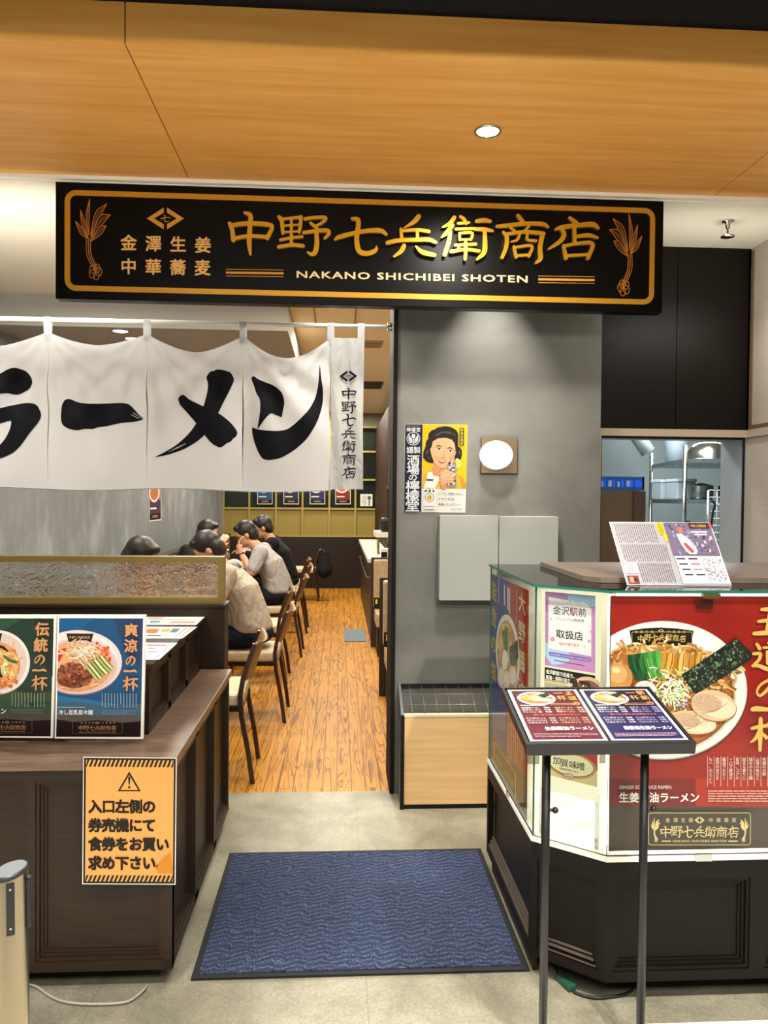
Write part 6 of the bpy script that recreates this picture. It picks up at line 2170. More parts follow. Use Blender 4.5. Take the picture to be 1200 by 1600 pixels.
# ================================================================== dining room
def make_chair(label, loc, rz=0.0, group='dining chairs along the aisle'):
    t = thing('dining_chair', label, 'chair', (0, 0, 0), 0, group)
    MB().box(-0.235, 0.205, -0.205, 0.205, 0.405, 0.472, 0, 0.022, None, 3).build('seat', M_SEAT, t, True)
    mb = MB()
    mb.box(-0.22, 0.20, -0.19, 0.19, 0.375, 0.408)
    mb.build('seat_frame', M_CHAIRWOOD, t, True)
    for sy in (-1, 1):
        MB().bar((-0.205, sy * .185, 0.41), (-0.235, sy * .195, 0), 0.036, 0.022).build('leg', M_CHAIRWOOD, t, True)
        mb = MB()
        pr = [(.255, 0), (.233, 0.16), (.196, .36), (.190, .47), (.205, .56), (.262, .73)]
        wd = [.024, .032, .044, .046, .04, .022]
        for (a, za), (b, zb_), w0, w1 in zip(pr[:-1], pr[1:], wd[:-1], wd[1:]):
            mb.bar((a, sy * .197, za), (b, sy * .197, zb_), (0.024, w0) if False else (w0, 0.024), (w1, 0.024))
        mb.build('leg', M_CHAIRWOOD, t, True)
    vs, vs2 = [], []
    n = 12
    for j, (x, z) in enumerate(((.198, .535), (.222, .62), (.258, .715), (.272, .745))):
        for i in range(n + 1):
            y = -0.2 + 0.4 * i / n
            c = 0.035 * (1 - (y / .2) ** 2)
            dip = -.022 * (1 - (y / .2) ** 2) if j == 3 else 0
            vs.append((x + c - .004, y, z + dip))
            vs2.append((x + c + .012, y, z + dip))
    k = n + 1
    fs = []
    for j in range(3):
        for i in range(n):
            fs.append((j * k + i, j * k + i + 1, (j + 1) * k + i + 1, (j + 1) * k + i))
    m_ = len(vs)
    both = fs + [tuple(reversed([q + m_ for q in f])) for f in fs]
    for i in range(n):
        both += [(i, m_ + i, m_ + i + 1, i + 1), (3 * k + i, 3 * k + i + 1, m_ + 3 * k + i + 1, m_ + 3 * k + i)]
    for j in range(3):
        both += [(j * k, (j + 1) * k, m_ + (j + 1) * k, m_ + j * k), (j * k + n, m_ + j * k + n, m_ + (j + 1) * k + n, (j + 1) * k + n)]
    MB().add(vs + vs2, both, 0, True).build('backrest', plain('#7d603c', 0.4, 0, 0.4, 'bent_ply'), t, True)
    t.location = loc
    t.rotation_euler = (0, 0, rz)
    t.matrix_basis = Matrix.Translation(Vector(loc)) @ Matrix.Rotation(rz, 4, 'Z')
    return t
CH = [(-0.70, 4.20, 'empty cream seated dining chair nearest the doorway'), (-0.605, 5.285, 'dining chair under the person in the cream white shirt'),
      (-0.665, 6.33, 'empty dining chair just behind the person in the cream white shirt'), (-0.595, 7.36, 'dining chair under the person in the grey shirt'),
      (-0.60, 8.62, 'dining chair under the person in black clothes'), (-0.645, 9.42, 'empty dining chair behind the person in black clothes'),
      (-0.54, 11.2, 'farthest dining chair with a black bag hung on its backrest')]
c0 = make_chair(CH[0][2], (CH[0][0], CH[0][1], 0), 0.03)
for x, y, l in CH[1:]:
    dup(c0, (x, y, 0), 0.0, l)

def table(x, y, label, near=None):
    t = thing('dining_table', label, 'table', (x, y, 0), 0, 'tables along the left bench')
    MB().box(-.27, .27, -.3, .3, 0.715, 0.745, 0, 0.004).build('tabletop', plain('#8a7a66', 0.3, 0, 0.5, 'table_laminate'), t, True)
    MB().cyl((0, 0, .03), (0, 0, .715), .03, None, 0, 14).build('pedestal', M_BLACKMET, t, True)
    MB().box(-.055, .055, -.055, .055, 0, .03, 0, .006).build('base', M_BLACKMET, t, True)
    return t
TB = [(-1.20, 4.25, 'table in front of the nearest empty chair'), (-1.14, 5.28, 'table where the person in the cream white shirt is eating'), (-1.14, 6.33, 'empty table between the two people in pale shirts'),
      (-1.14, 7.36, 'table where the person in the grey shirt is eating'), (-1.14, 8.62, 'table beside the person in black clothes'), (-1.12, 11.2, 'table at the farthest dining chair')]
t0 = table(*TB[0])
for x, y, l in TB[1:]:
    dup(t0, (x, y, 0), 0.0, l)
bn = thing('wall_bench', 'long upholstered bench with tan back along the grey left wall', 'bench', (-1.75, 8, 0))
MB().box(-1.84, -1.55, 3.75, 12.5, 0.36, 0.44, 0, 0.02).build('seat', M_BEIGE, bn)
MB().box(-1.84, -1.58, 3.75, 12.5, 0, 0.36).build('base', M_DARK, bn)
MB().box(-1.84, -1.755, 3.75, 12.5, 0.44, 0.87).build('back', plain('#8a6a44', 0.5, 0, 0.35, 'tan_back'), bn)
MB().box(-1.85, -1.74, 3.75, 12.5, 0.87, 0.892).build('top_rail', M_DARKFLAT, bn)

def booth(y, label, xl):
    t = thing('booth_bench', label, 'booth', (0.8, y, 0), 0, 'booth benches right of the aisle')
    MB().box(xl, 1.27, y, y + .045, 0, 0.895, 0, .002).build('back_panel', M_DARKFLAT, t)
    MB().box(xl + .022, 1.26, y - .095, y, 0.40, 0.88, 0, 0.022, None, 3).build('back_cushion', M_BEIGE, t)
    MB().box(xl + .028, 1.26, y - .48, y - .09, 0.27, 0.41, 0, 0.03, None, 3).build('seat_cushion', M_BEIGE, t)
    MB().box(xl + .045, 1.26, y - .47, y, 0, 0.27).build('base', M_BLACK, t)
    return t
booth(5.74, 'nearest tan upholstered booth bench half hidden by the plaster wall', 0.31)
booth(7.64, 'second tan upholstered booth bench just before the dark counter', 0.325)
for x, y, l in ((0.352, 5.53, 'small black tag with a yellow mark on the nearest booth bench'), (0.365, 7.44, 'small black tag with a yellow mark on the second booth bench')):
    t = thing('table_tag', l, 'tag', (x, y, 0.41), 0, 'tags on the booth benches')
    MB().box(x - .02, x + .05, y, y + .02, 0.413, 0.52, 0, .003).build('holder', M_BLACK, t)
    MB().box(x - .005, x + .014, y - .002, y, 0.46, 0.505).build('yellow_mark', plain('#d9c42a', 0.5, 0, 0.3, 'yellow_mark'), t)

sc_ = thing('service_counter', 'dark service counter with white top beyond the booths on the right', 'counter', (0.75, 9.8, 0))
MB().box(0.335, 0.575, 7.95, 11.6, 0, 0.82).build('body', M_DARKFLAT, sc_)
MB().box(0.30, 0.578, 7.92, 11.6, 0.82, 0.86).build('counter_top', plain('#d2cec6', 0.3, 0, 0.5, 'white_laminate'), sc_)
MB().box(0.295, 0.305, 8.3, 11.2, 0.62, 0.64).box(0.305, 0.335, 8.3, 8.33, .62, .64).box(0.305, 0.335, 11.17, 11.2, .62, .64).build('towel_bar', M_STEEL, sc_)
sh = thing('counter_shelf', 'raised white shelf standing on the dark service counter', 'shelf', (0.6, 8.6, 0.86))
MB().box(0.40, 0.57, 8.35, 8.9, 1.06, 1.115).build('shelf_board', plain('#d8d4cc', 0.4, 0, 0.4, 'white_laminate'), sh)
for x in (0.44, 0.54):
    MB().cyl((x, 8.6, .86), (x, 8.6, 1.06), .014, None, 0, 10).build('support', plain('#8d7a4a', 0.4, 0.5, 0.5, 'brass_tube'), sh)
rg = thing('cash_register', 'black register machine on the raised white shelf beside the aisle', 'register', (0.6, 8.6, 1.115))
MB().box(0.46, 0.565, 8.4, 8.7, 1.115, 1.27, 0, .03).build('housing', M_BLACKMET, rg)
MB().box(0.50, 0.56, 8.385, 8.402, 1.13, 1.16).build('slot', M_BLACK, rg)
pb = thing('paper_box', 'white paper box with black front on the service counter', 'box', (0.53, 8.05, 0.86))
MB().box(0.44, 0.57, 7.96, 8.12, 0.86, 0.96).build('carton', M_WHITE, pb)
MB().box(0.44, 0.50, 7.945, 7.96, 0.862, 0.93).build('front_flap', M_BLACK, pb)

# menu sheets pinned in the grid screen and on the left wall
def small_poster(q_fn, q, bg, label, seed, group, name='menu_poster'):
    A = Art(q_fn)
    def f(u, v_):
        return tuple((q[0][i] * (1 - u) + q[1][i] * u) * (1 - v_) + (q[3][i] * (1 - u) + q[2][i] * u) * v_ for i in (0, 1))
    A.raw(q, [(0, 1, 2, 3)], '#d0cbc6')
    def R4(a, b, c, d, col):
        A.raw([f(a, b), f(c, b), f(c, d), f(a, d)], [(0, 1, 2, 3)], col)
    R4(.04, .03, .96, .97, bg)
    A.raw([f(.42 + .42 * math.cos(2 * PI * i / 20), .32 + .24 * math.sin(2 * PI * i / 20)) for i in range(20)], [tuple(range(20))], '#d9d0ca')
    A.raw([f(.42 + .33 * math.cos(2 * PI * i / 20), .33 + .18 * math.sin(2 * PI * i / 20)) for i in range(20)], [tuple(range(20))], '#b06a40')
    R4(.84, .08, .91, .5, '#c9a26a')
    R4(.1, .68, .6, .72, '#d9d6d2'); R4(.04, .82, .96, .97, '#221413'); R4(.28, .86, .72, .92, '#8a6a44')
    o = A.build(None)[0]
    o.name = name
    return tag(o, label, 'poster', group)
gy = px_y(12.592)
for k, (x0, bg, l) in enumerate(((402, '#1f4f74', 'blue menu poster in the grid screen, leftmost of four'), (443, '#26303c', 'dark grey menu poster in the grid screen, second from left'),
                                 (484, '#2a2d55', 'navy menu poster in the grid screen, third from left'), (524, '#6d2c20', 'red brown menu poster in the grid screen, rightmost of four'))):
    small_poster(gy, [(x0, 748), (x0 + 24, 748), (x0 + 24, 788), (x0, 788)], bg, l, k, 'menu posters in the grid screen')
A = Art(gy)
A.rect(563, 772, 582, 791, '#d5d3ce')
A.lines(565, 774, 573, 790, 4, '#6d6a66', .4, True); A.ell(577, 778, 3, 3, '#55524e'); A.rect(576, 780, 578, 790, '#55524e')
o = A.build(None)[0]; o.name = 'paper_notice'
tag(o, 'white paper notice stuck at the right end of the grid screen', 'notice')
wpn = Vector((1, -0.0812, 0)).normalized()
small_poster(px_plane(Vector((-2.685, 2.6, 0)) + wpn * .004, wpn), [(233, 748), (252, 748), (252, 813), (233, 815)], '#4a3348', 'narrow dark menu poster on the grey left wall below the cloth banner', 9, None)

# ------------------------------------------------------------------ people
def lump(name, mb, mat, parent, vox=0.008, it=5, local_=True):
    o = mb.build(name, mat, parent, True)
    for p in o.data.polygons:
        p.use_smooth = True
    r = o.modifiers.new('remesh', 'REMESH')
    r.mode = 'VOXEL'
    r.voxel_size = vox
    r.use_smooth_shade = True
    s_ = o.modifiers.new('smooth', 'SMOOTH')
    s_.factor = 0.5
    s_.iterations = it
    return o

M_SKIN = mottled('skin', [(0.3, '#c08d6f'), (0.7, '#cf9c7d')], nscale=20, rough=0.5)
M_HAIR = wood('black_hair', '#14100f', '#2a2321', (30, 30, 6), 0.45, 0.4, 0.3)

def head_parts(mb, hc, yaw, pitch):
    """skull with jaw, nose and ears round hc; returns the head frame"""
    H = Matrix.Translation(Vector(hc)) @ Matrix.Rotation(yaw, 4, 'Z') @ Matrix.Rotation(pitch, 4, 'Y')
    # local: face looks along +X
    mb.ell((0, 0, 0.02), (0.094, 0.075, 0.1), 0, 22, 14, H)
    mb.ell((0.03, 0, -0.055), (0.062, 0.056, 0.062), 0, 20, 12, H)
    mb.ell((0.062, 0, -0.092), (0.026, 0.028, 0.02), 0, 14, 10, H)
    mb.ell((0.096, 0, -0.03), (0.020, 0.013, 0.017), 0, 12, 8, H)
    mb.ell((0.090, 0, -0.008), (0.014, 0.010, 0.024), 0, 12, 8, H)
    mb.ell((0.086, 0, -0.068), (0.012, 0.022, 0.009), 0, 12, 8, H)
    for s_ in (-1, 1):
        mb.ell((-0.005, s_ * 0.077, -0.02), (0.018, 0.009, 0.030), 0, 12, 8, H)
        mb.ell((0.072, s_ * 0.032, 0.022), (0.018, 0.024, 0.008), 0, 12, 8, H)
    return H

def hand(mb, wrist, palm_dir, up, scale=1.0, curl=0.9, side=1):
    """palm, four unequal bent fingers and a thumb"""
    d = Vector(palm_dir).normalized()
    n = Vector(up).normalized()
    n = (n - d * n.dot(d)).normalized()
    s_ = d.cross(n) * side
    w = Vector(wrist)
    mb.cap(w, .026 * scale, w + d * .06 * scale, .030 * scale)
    mb.cap(w + s_ * .018, .020 * scale, w + d * .075 * scale + s_ * .022, .016 * scale)
    mb.cap(w - s_ * .018, .020 * scale, w + d * .075 * scale - s_ * .022, .016 * scale)
    for k, L in enumerate((.070, .080, .075, .058)):
        p = w + d * .08 * scale + s_ * (-.030 + .020 * k) * scale
        dirn = d.copy()
        seg = L * scale / 2.6
        rad = .0092 * scale
        for j in range(3):
            ang = curl * (.5 + .35 * j)
            dd = (d * math.cos(ang) - n * math.sin(ang)).normalized()
            q = p + dd * seg
            mb.cap(p, rad, q, rad * .92, 0, 10, 4)
            p, rad = q, rad * .92
    p = w + d * .025 * scale - s_ * .028 * scale
    for j in range(2):
        dd = (d * .75 - s_ * (.65 - .45 * j) - n * (.25 + .35 * j)).normalized()
        q = p + dd * .034 * scale
        mb.cap(p, .0115 * scale, q, .010 * scale, 0, 10, 4)
        p = q

def person(label, loc, rz, lean, shirt, trousers, head_yaw=0.0, head_pitch=0.9, arms=None, hip_h=0.556, long_sleeve=False, collar=None, long_hair=False, watch=False, head_fwd=0.10, headup=0.15, knee=0.44):
    """seated figure facing local +X; origin on the floor below the hips"""
    t = thing('person', label, 'person', loc, rz)
    hip = Vector((0, 0, hip_h))
    L = 0.47
    sp = [hip + Vector((math.sin(lean * a) * L * a, 0, math.cos(lean * a * .8) * L * a)) for a in (0, .35, .7, 1.0)]
    chest, neck = sp[2], sp[3]
    nd_ = (sp[3] - sp[2]).normalized()
    sh = [neck - nd_ * .035 + Vector((0, s_ * 0.185, 0)) for s_ in (-1, 1)]
    hc = neck + nd_ * headup * .8 + Vector((head_fwd, 0, headup * .25))
    b = MB()
    b.cap(hip + Vector((0, 0, .04)), .10, sp[1], .095); b.cap(sp[1], .095, chest, .09); b.cap(chest, .09, neck - nd_ * .08, .06)
    b.cap(neck - nd_ * .06, .06, hc - Vector((.02, 0, .05)), .052)
    H = head_parts(b, hc, head_yaw, head_pitch)
    tops = MB()
    for q, rr in ((hip, .163), (sp[1], .152)):
        pass
    # torso of the shirt, wider than deep
    def slab(p0, p1, ry0, ry1, rx0, rx1, mb):
        n_ = 7
        for i in range(n_ + 1):
            a = i / n_
            p = p0.lerp(p1, a)
            mb.ell(p, (rx0 + (rx1 - rx0) * a, ry0 + (ry1 - ry0) * a, .075), 0, 20, 10)
    slab(hip + Vector((-.005, 0, .06)), sp[1], .185, .180, .150, .140, tops)
    slab(sp[1], chest, .180, .205, .140, .135, tops)
    slab(chest, neck - nd_ * .055, .205, .165, .135, .085, tops)
    for k, s_ in enumerate((-1, 1)):
        elbow, wrist, pd, up = arms[k]
        elbow, wrist = Vector(elbow), Vector(wrist)
        b.cap(sh[k], .052, elbow, .041); b.cap(elbow, .041, wrist, .027)
        hand(b, wrist, pd, up, 1.0, 0.9, 1 if s_ > 0 else -1)
        e = elbow if long_sleeve else sh[k].lerp(elbow, .80)
        tops.cap(sh[k], .076, e, .066 if not long_sleeve else .056)
        if long_sleeve:
            tops.cap(elbow, .056, elbow.lerp(wrist, .9), .040)
        if watch and k == watch - 1:
            q = (wrist - elbow).normalized()
            MB().cyl(elbow.lerp(wrist, .90), elbow.lerp(wrist, .97), .033, .031, 0, 18).build('watch', M_BLACK, t, True)
    legs = MB()
    for s_ in (-1, 1):
        k0, k1, k2 = hip + Vector((.02, s_ * .095, 0)), Vector((knee, s_ * .12, .55)), Vector((knee - .03, s_ * .12, .09))
        legs.cap(k0, .080, k1, .070); legs.cap(k1, .068, k2, .056)
        b.cap(k0, .068, k1, .058); b.cap(k1, .056, k2, .042)
        sho = MB()
        sho.cap((knee - .04, s_ * .12, .045), .044, (knee + .12, s_ * .125, .038), .036)
        b.cap((knee - .03, s_ * .12, .07), .035, (knee + .08, s_ * .12, .042), .03)
        lump('shoe', sho, M_BLACK, t, .01, 3)
    legs.ell(hip + Vector((-.01, 0, .01)), (.155, .18, .085))
    lump('body', b, M_SKIN, t, .0065, 4)
    so = lump('shirt', tops, shirt, t, .009, 6)
    lump('trousers', legs, trousers, t, .01, 5)
    if collar:
        co = MB()
        cen = neck - nd_ * .015
        fr2 = Matrix.Translation(cen) @ nd_.to_track_quat('Z', 'Y').to_matrix().to_4x4()
        co.lathe([(.088, -.03), (.080, .02), (.074, .035), (.070, .02), (.080, -.03)], 24, 0, fr2)
        co.build('collar', collar, t, True)
    h = MB()
    h.ell((-0.014, 0, 0.034), (0.098, 0.086, 0.098), 0, 24, 14, H)
    h.ell((-0.045, 0, -0.02), (0.062, 0.080, 0.085), 0, 22, 12, H)
    h.ell((0.045, 0, 0.088), (0.045, 0.066, 0.034), 0, 20, 10, H)
    if long_hair:
        h.cap(H @ Vector((-.06, 0, -.02)), .07, H @ Vector((-.10, 0, -.20)), .05)
    lump('hair', h, M_HAIR, t, .007, 3)
    for s_ in (-1, 1):
        MB().ell((0.083, s_ * .032, 0.006), (.010, .013, .008), 0, 12, 8, H).build('eye', plain('#1d1512', 0.2, 0, 0.5, 'dark_eye'), t, True)
        MB().ell((0.086, s_ * .034, 0.028), (.008, .020, .004), 0, 12, 6, H).build('eyebrow', M_HAIR, t, True)
    return t

def cloth(name, c, spec=0.2):
    mt, nt, b = base(name, c, 0.85, 0, spec)
    n = nd(nt, 'ShaderNodeTexNoise', Scale=9.0, Detail=3.0, Distortion=1.5)
    nt.links.new(coords(nt, (1, 1, .6)), n.inputs['Vector'])
    bump(nt, b, n.outputs[0], 0.7, 0.04)
    return mt
NAVY = cloth('navy_trouser_cloth', '#151b2c')
BLK = cloth('black_cloth', '#121113')
person('person in a cream white short sleeved shirt bent over a meal behind the glazed partition', (-0.60, 5.28, 0), PI, 0.34, cloth('cream_shirt_cloth', '#b5a899'), NAVY, 0.0, 0.75,
       [((.20, -.25, .80), (.42, -.14, .84), (1, .3, 0), (0, 0, 1)), ((.20, .26, .80), (.42, .15, .84), (1, -.3, 0), (0, 0, 1))], collar=cloth('grey_collar_cloth', '#8f8e90'), head_fwd=.07, headup=.14)
person('person in a grey shirt leaning forward, raised hand with a black watch', (-0.575, 7.36, 0), PI, 0.38, cloth('grey_shirt_cloth', '#a09b9a'), BLK, 0.0, 0.55,
       [((.20, -.25, .80), (.42, -.14, .84), (1, .2, 0), (0, 0, 1)), ((.22, .26, .80), (.33, .20, .97), (.25, -.1, 1), (1, 0, .2)), ], watch=2, head_fwd=.06)
person('person in black clothes sitting beyond the grey shirted person near the back wall', (-0.60, 8.62, 0), PI, 0.3, BLK, BLK, 0.0, 0.4,
       [((.2, -.25, .80), (.40, -.10, .87), (1, .2, .3), (0, 0, 1)), ((.2, .25, .80), (.42, .12, .87), (1, -.2, .4), (0, 0, 1))], long_sleeve=True, head_fwd=.05, hip_h=.556)
person('person with black hair and pale blue shirt on the bench seen through textured glass', (-1.575, 4.90, 0), 0.0, 0.35, cloth('pale_blue_shirt_cloth', '#8f9fb0'), NAVY, 0.0, 0.6,
       [((.14, -.26, .80), (.36, -.12, .84), (1, .2, 0), (0, 0, 1)), ((.14, .26, .80), (.36, .12, .84), (1, -.2, 0), (0, 0, 1))], hip_h=.524, knee=.36)
person('person in dark clothes on the bench opposite the grey shirted person with a raised hand', (-1.575, 7.74, 0), 0.0, 0.25, cloth('charcoal_cloth', '#24201f'), BLK, 0.0, 0.3,
       [((.16, -.26, .82), (.40, -.14, 1.0), (.6, .2, 1), (0, -1, 0)), ((.14, .26, .80), (.36, .12, .84), (1, -.2, 0), (0, 0, 1))], long_sleeve=True, hip_h=.524, knee=.36)

# condiments, tray and menu cards on the tables
def bottle(x, y, z, body, cap_, label, h=.13, r=.026):
    t = thing('condiment_bottle', label, 'bottle', (x, y, z), 0, 'condiments on the dining tables')
    M = Matrix.Translation((x, y, z))
    MB().lathe([(r, 0), (r, h * .66), (r * .5, h * .8), (r * .5, h * .84)], 16, 0, M).build('body', body, t)
    MB().lathe([(r * .62, h * .84), (r * .62, h), (r * .3, h * 1.02)], 16, 0, M).build('cap', cap_, t)
REDP = plain('#a01a22', 0.35, 0, 0.5, 'red_plastic')
GLS = plain('#6d5a48', 0.15, 0, 0.6, 'amber_glass')
bottle(-1.145, 7.34, .857, REDP, M_WHITE, 'red bottle with white cap in the table condiment box, left one')
bottle(-1.10, 7.35, .857, REDP, REDP, 'all red bottle in the table condiment box, middle one')
bottle(-1.055, 7.36, .857, GLS, M_CHROME, 'glass shaker with steel lid in the table condiment box, right one')
cx = thing('condiment_box', 'black condiment box with white tray edges on the table of the grey shirted person', 'box', (-1.10, 7.35, .746))
MB().box(-1.17, -1.03, 7.29, 7.41, .7465, .84).build('box', M_BLACK, cx)
MB().box(-1.18, -1.02, 7.28, 7.42, .84, .855).build('tray', M_WHITE, cx)
def ramen_bowl(x, y, label):
    t = thing('noodle_bowl', label, 'bowl', (x, y, .747), 0, 'bowls on the dining tables')
    M = Matrix.Translation((x, y, .747))
    MB().lathe([(.045, 0), (.05, .012), (.085, .045), (.105, .075), (.101, .075), (.08, .048), (.045, .02)], 28, 0, M).build('bowl', M_WHITE, t)
    MB().lathe([(.093, .062), (.001, .064)], 24, 0, M, True, False).build('soup', plain('#8a5428', .2, 0, .5, 'soup'), t)
ramen_bowl(-1.28, 5.30, 'white noodle bowl in front of the person in the cream white shirt')
ramen_bowl(-1.295, 7.16, 'white noodle bowl in front of the person in the grey shirt')

# black bag hung on the last chair
bgt = thing('shoulder_bag', 'black shoulder bag hanging from the farthest dining chair', 'bag', (-0.22, 11.1, .35))
mb = MB()
mb.cap((-0.20, 11.0, .44), .11, (-0.23, 11.05, .66), .075)
mb.cap((-0.20, 11.2, .44), .11, (-0.23, 11.15, .66), .075)
ob_ = mb
bo = ob_.build('bag_body', BLK, bgt)
mo = bo.modifiers.new('remesh', 'REMESH'); mo.mode = 'VOXEL'; mo.voxel_size = .015
MB().tube(catmull([(-0.24, 11.0, .66), (-0.25, 11.02, .76), (-0.27, 11.1, .80), (-0.25, 11.18, .76), (-0.24, 11.2, .66)], 6), .012, 0, 8).build('strap', BLK, bgt)

# ================================================================== kitchen behind the hatch
def rack():
    t = thing('steel_rack', 'chrome wire shelving rack inside the kitchen', 'rack', (2.9, 6.0, 0))
    C4 = [(2.53, 5.5), (2.69, 6.5), (3.65, 5.35), (3.8, 6.35)]
    for x, y in C4:
        MB().cyl((x, y, 0), (x, y, 1.90), .0145, None, 0, 12).build('post', M_CHROME, t)
    for z in (1.80, 1.50, 1.08, .5):
        mb = MB()
        P = [C4[0], C4[2], C4[3], C4[1]]
        mb.prism(P, z - .03, z, 0)
        mb.build('shelf', plain('#9aa0a2', .28, .9, .5, 'brushed_shelf'), t)
    return t
rack()
def kpos(px, py, y):
    return at(px, py, y)
q = kpos(1106, 711, 5.75); zt_ = 1.802
o = MB().lathe([(.185, 0), (.19, .008), (.182, .012), (.165, .06), (.12, .12), (.09, .135), (.001, .14)], 36, 0, Matrix.Translation((q.x, 5.75, zt_))).build('mixing_bowl', M_CHROME)
tag(o, 'large steel mixing bowl upside down on top of the kitchen rack', 'bowl')
q = kpos(1056, 712, 6.3)
t = thing('storage_tub', 'tall pale blue plastic tub on the top shelf behind the steel bowl', 'tub', (q.x, 6.3, zt_))
MB().lathe([(.085, 0), (.095, .22), (.10, .23)], 26, 0, Matrix.Translation((q.x, 6.3, zt_))).build('tub', plain('#c3d0d8', .35, 0, .5, 'pale_plastic'), t)
MB().lathe([(.103, .23), (.103, .245), (.001, .247)], 26, 0, Matrix.Translation((q.x, 6.3, zt_))).build('lid', plain('#d5dde0', .35, 0, .5, 'pale_plastic_lid'), t)
for k, (px1, y, w, lab) in enumerate(((1038, 6.25, .14, 'clear plastic storage box with white lid on the middle rack shelf, left one'), (1064, 5.95, .15, 'clear plastic storage box with white lid on the middle rack shelf, right one'))):
    q = kpos(px1, 770, y)
    t = thing('storage_box', lab, 'storage box', (q.x, y, 1.5), 0, 'clear storage boxes on the kitchen rack')
    MB().box(q.x - w * .5, q.x + w * .5, y - .1, y + .1, 1.502, 1.64, 0, .008).build('box', plain('#b3bcc0', .25, 0, .6, 'cloudy_plastic'), t)
    MB().box(q.x - w * .53, q.x + w * .53, y - .105, y + .105, 1.64, 1.665, 0, .005).build('lid', plain('#d6dde0', .35, 0, .5, 'pale_plastic_lid'), t)
for k, (px1, y, r_, lab) in enumerate(((1096, 5.75, .085, 'dull steel pot on the middle kitchen shelf, left one'), (1136, 5.78, .065, 'dark steel pot on the middle kitchen shelf, right one'))):
    q = kpos(px1, 765, y)
    t = thing('cooking_pot', lab, 'pot', (q.x, y, 1.5), 0, 'pots on the middle kitchen shelf')
    mt__ = plain(('#8c8f86', '#5d605e')[k], .25, .9, .5, 'pot_metal')
    MB().lathe([(r_ * .9, 0), (r_, .02), (r_, .10), (r_ * 1.05, .105), (r_ * .9, .11), (r_ * .3, .125), (.001, .128)], 26, 0, Matrix.Translation((q.x, y, 1.502))).build('pan', mt__, t)
    MB().bar((q.x + r_, y, 1.58), (q.x + r_ + .07, y - .05, 1.57), .014).build('handle', M_BLACK, t)
for px1, y, h, lab in ((1072, 5.6, .26, 'polished steel canister on the lower kitchen rack shelf, left one'), (1096, 5.65, .24, 'polished steel canister on the lower kitchen rack shelf, right one'), (1048, 6.1, .22, 'small steel canister deep on the lower kitchen rack shelf')):
    q = kpos(px1, 800, y)
    o = MB().lathe([(.055, 0), (.055, h * .8), (.05, h * .93), (.025, h), (.001, h)], 24, 0, Matrix.Translation((q.x, y, 1.082))).build('canister', M_CHROME)
    tag(o, lab, 'canister', 'steel canisters in the kitchen')
# wire grid with hooks
wg = thing('wire_grid', 'white wire grid panel hung beside the kitchen rack', 'wire grid', (2.42, 4.85, 1.1))
mb = MB()
xa, xb = kpos(1107, 800, 4.85).x, kpos(1146, 800, 4.85).x
zt_, zb_ = kpos(1120, 766, 4.85).z, 0.95
n = 14
for i in range(n + 1):
    z = zt_ - i * .046
    mb.cyl((xa, 4.85, z), (xb, 4.85, z), .0035, None, 0, 6)
for i in range(4):
    x = xa + (xb - xa) * i / 3
    mb.cyl((x, 4.85, zt_ - n * .046), (x, 4.85, zt_), .003, None, 0, 6)
mb.build('grid', plain('#d9dcdc', .35, .3, .5, 'white_wire'), wg)
for x in (xa, xb):
    MB().cyl((x, 4.86, 0), (x, 4.86, zt_), .006, None, 0, 8).build('upright', M_CHROME, wg)
for i, px1 in enumerate((1113, 1132)):
    q = kpos(px1, 790, 4.83)
    o = MB().tube(catmull([(q.x, 4.84, 1.5), (q.x + .012, 4.82, 1.47), (q.x, 4.82, 1.42), (q.x - .01, 4.82, 1.30), (q.x, 4.82, 1.2)], 5), .007, 0, 8).build('ladle', M_BLACKMET)
    tag(o, ('black handled ladle hanging at the left of the white wire grid', 'black handled ladle hanging at the right of the white wire grid')[i], 'ladle', 'utensils on the wire grid')
# cabinet with blue crate
MCARD = plain('#7a6350', .6, 0, .3, 'brown_board')
xa, xb = 1.40, kpos(1008, 800, 4.65).x
bc = thing('kitchen_cabinet', 'brown cabinet standing at the left of the kitchen hatch', 'cabinet', ((xa + xb) / 2, 4.8, 0))
zt_ = kpos(975, 766, 4.65).z
MB().box(xa, xb - .03, 4.66, 5.15, 0, zt_).build('body', MCARD, bc)
MB().box(xb - .075, xb, 4.645, 5.15, 0, zt_ - .004).build('side_stile', plain('#5d4a3c', .6, 0, .3, 'brown_board'), bc)
cr = thing('crate', 'bright blue plastic crate on top of the brown kitchen cabinet', 'crate', (1.62, 4.85, zt_))
mb = MB()
BLUE = plain('#1668c4', .4, 0, .5, 'blue_plastic')
h_ = .085
F = frame((0, 4.67, zt_), (1, 0, 0), (0, 0, 1))
mb.box(xa + .02, xb, 4.67, 5.05, zt_, zt_ + .008)
for y in (4.67, 5.04):
    mb.box(xa + .02, xb, y, y + .01, zt_ + .008, zt_ + .02).box(xa + .02, xb, y, y + .01, zt_ + h_ - .022, zt_ + h_)
    for i in range(9):
        x = xa + .02 + (xb - xa - .035) * i / 8
        mb.box(x, x + .015, y, y + .01, zt_ + .02, zt_ + h_ - .022)
for x in (xa + .02, xb - .01):
    mb.box(x, x + .01, 4.67, 5.05, zt_, zt_ + h_)
mb.build('shell', BLUE, cr)
mb = MB()
for i in (2, 4, 6):
    x = xa + .045 + (xb - xa - .035) * i / 8
    MB().box(x - .008, x + .012, 4.6685, 4.6695, zt_ + .025, zt_ + .06).build('label_mark', plain('#cfd8e2', .5, 0, .3, 'label_white'), cr)
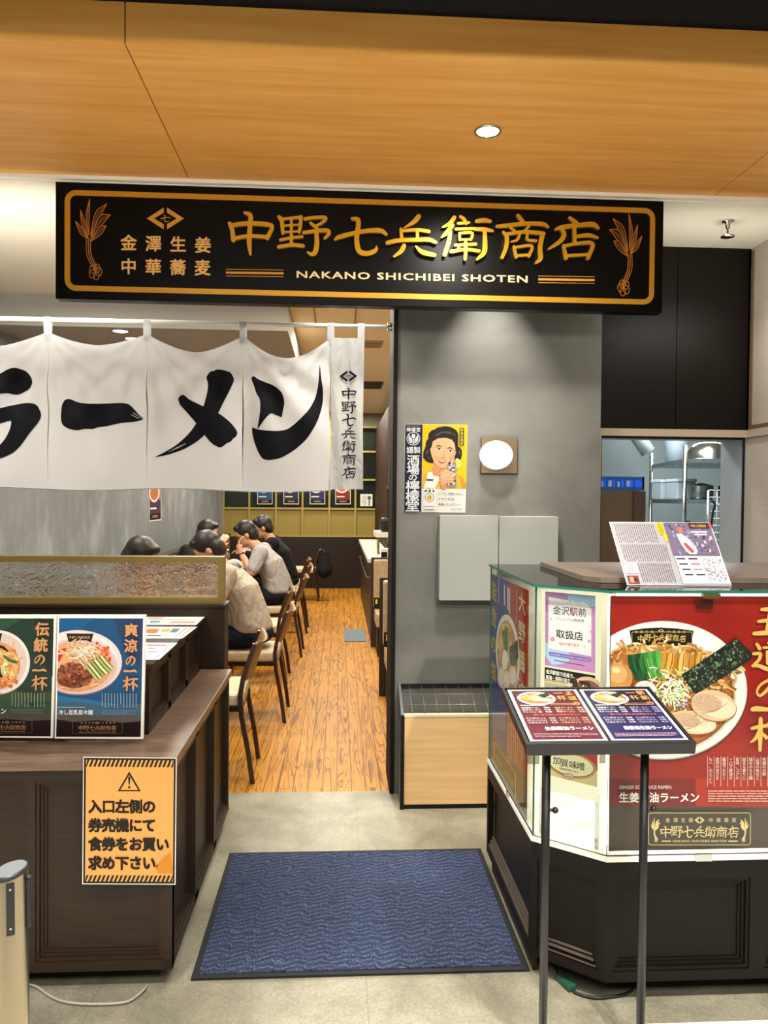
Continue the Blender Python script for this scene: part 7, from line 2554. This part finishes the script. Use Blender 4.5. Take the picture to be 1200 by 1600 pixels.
for x, y, h2, lab in ((1.468, 4.82, .24, 'dark bottle standing in the blue kitchen crate, left one'), (1.50, 4.86, .21, 'dark bottle standing in the blue kitchen crate, right one')):
    o = MB().lathe([(.026, 0), (.026, h2 * .55), (.011, h2 * .75), (.011, h2)], 16, 0, Matrix.Translation((x, y, zt_ + .014))).build('bottle', plain('#10161c', .15, 0, .6, 'dark_glass'))
    tag(o, lab, 'bottle', 'bottles in the blue crate')
o = MB().box(1.44, 1.54, 4.70, 4.76, zt_ + .01, zt_ + .125, 0, .004).build('carton', plain('#2aa6b0', .4, 0, .4, 'teal_card'))
tag(o, 'small teal carton at the left end of the blue crate', 'carton')
# back shelves and ducts
ks = thing('kitchen_shelf', 'steel shelf unit on the kitchen back wall', 'shelf', (2.3, 7.6, 1.0))
for z in (.9, 1.25, 1.55):
    MB().box(2.1, 2.75, 7.45, 7.89, z, z + .03).build('board', M_STEEL, ks)
for x in (2.1, 2.72):
    MB().box(x, x + .03, 7.45, 7.48, 0, 1.58).build('upright', M_STEEL, ks)
for i, (x, z, c, h2) in enumerate(((2.2, 1.28, '#c9d0d2', .16), (2.36, 1.28, '#9aa3a6', .12), (2.52, 1.28, '#d7d9d2', .18), (2.25, .93, '#a9b1b3', .2), (2.48, .93, '#c2c6c4', .16))):
    o = MB().lathe([(.06, 0), (.06, h2), (.045, h2 + .01), (.001, h2 + .012)], 18, 0, Matrix.Translation((x, 7.62, z + .002))).build('jar', plain(c, .3, .2, .5, 'jar_paint'))
    tag(o, ('pale jar at the left of the upper kitchen back shelf', 'grey jar in the middle of the upper kitchen back shelf', 'cream jar at the right of the upper kitchen back shelf', 'grey jar at the left of the lower kitchen back shelf', 'pale jar at the right of the lower kitchen back shelf')[i], 'jar', 'jars on the kitchen back shelf')
kd = thing('exhaust_duct', 'pale round exhaust duct slanting under the kitchen ceiling', 'duct', (2.6, 7.2, 2.0))
MB().cyl((2.45, 7.3, 2.7), (2.95, 7.2, 1.95), .07, None, 0, 20).build('pipe', plain('#c2c9cb', .3, .4, .5, 'duct_metal'), kd)
kl = thing('tube_light', 'vertical white light panel at the left edge of the kitchen hatch', 'light', (1.55, 6.4, 1.75))
for x in (1.60, 1.70):
    MB().box(x, x + .045, 6.3, 6.34, 1.72, 2.4).build('tube', emit('cool_tube', '#eef6ff', 3.0), kl)
MB().box(1.57, 1.78, 6.34, 6.36, 1.7, 2.42).build('housing', M_STEEL, kl)
MB().box(1.65, 1.69, 6.34, 6.38, 0, 1.7).build('stand', M_STEEL, kl)
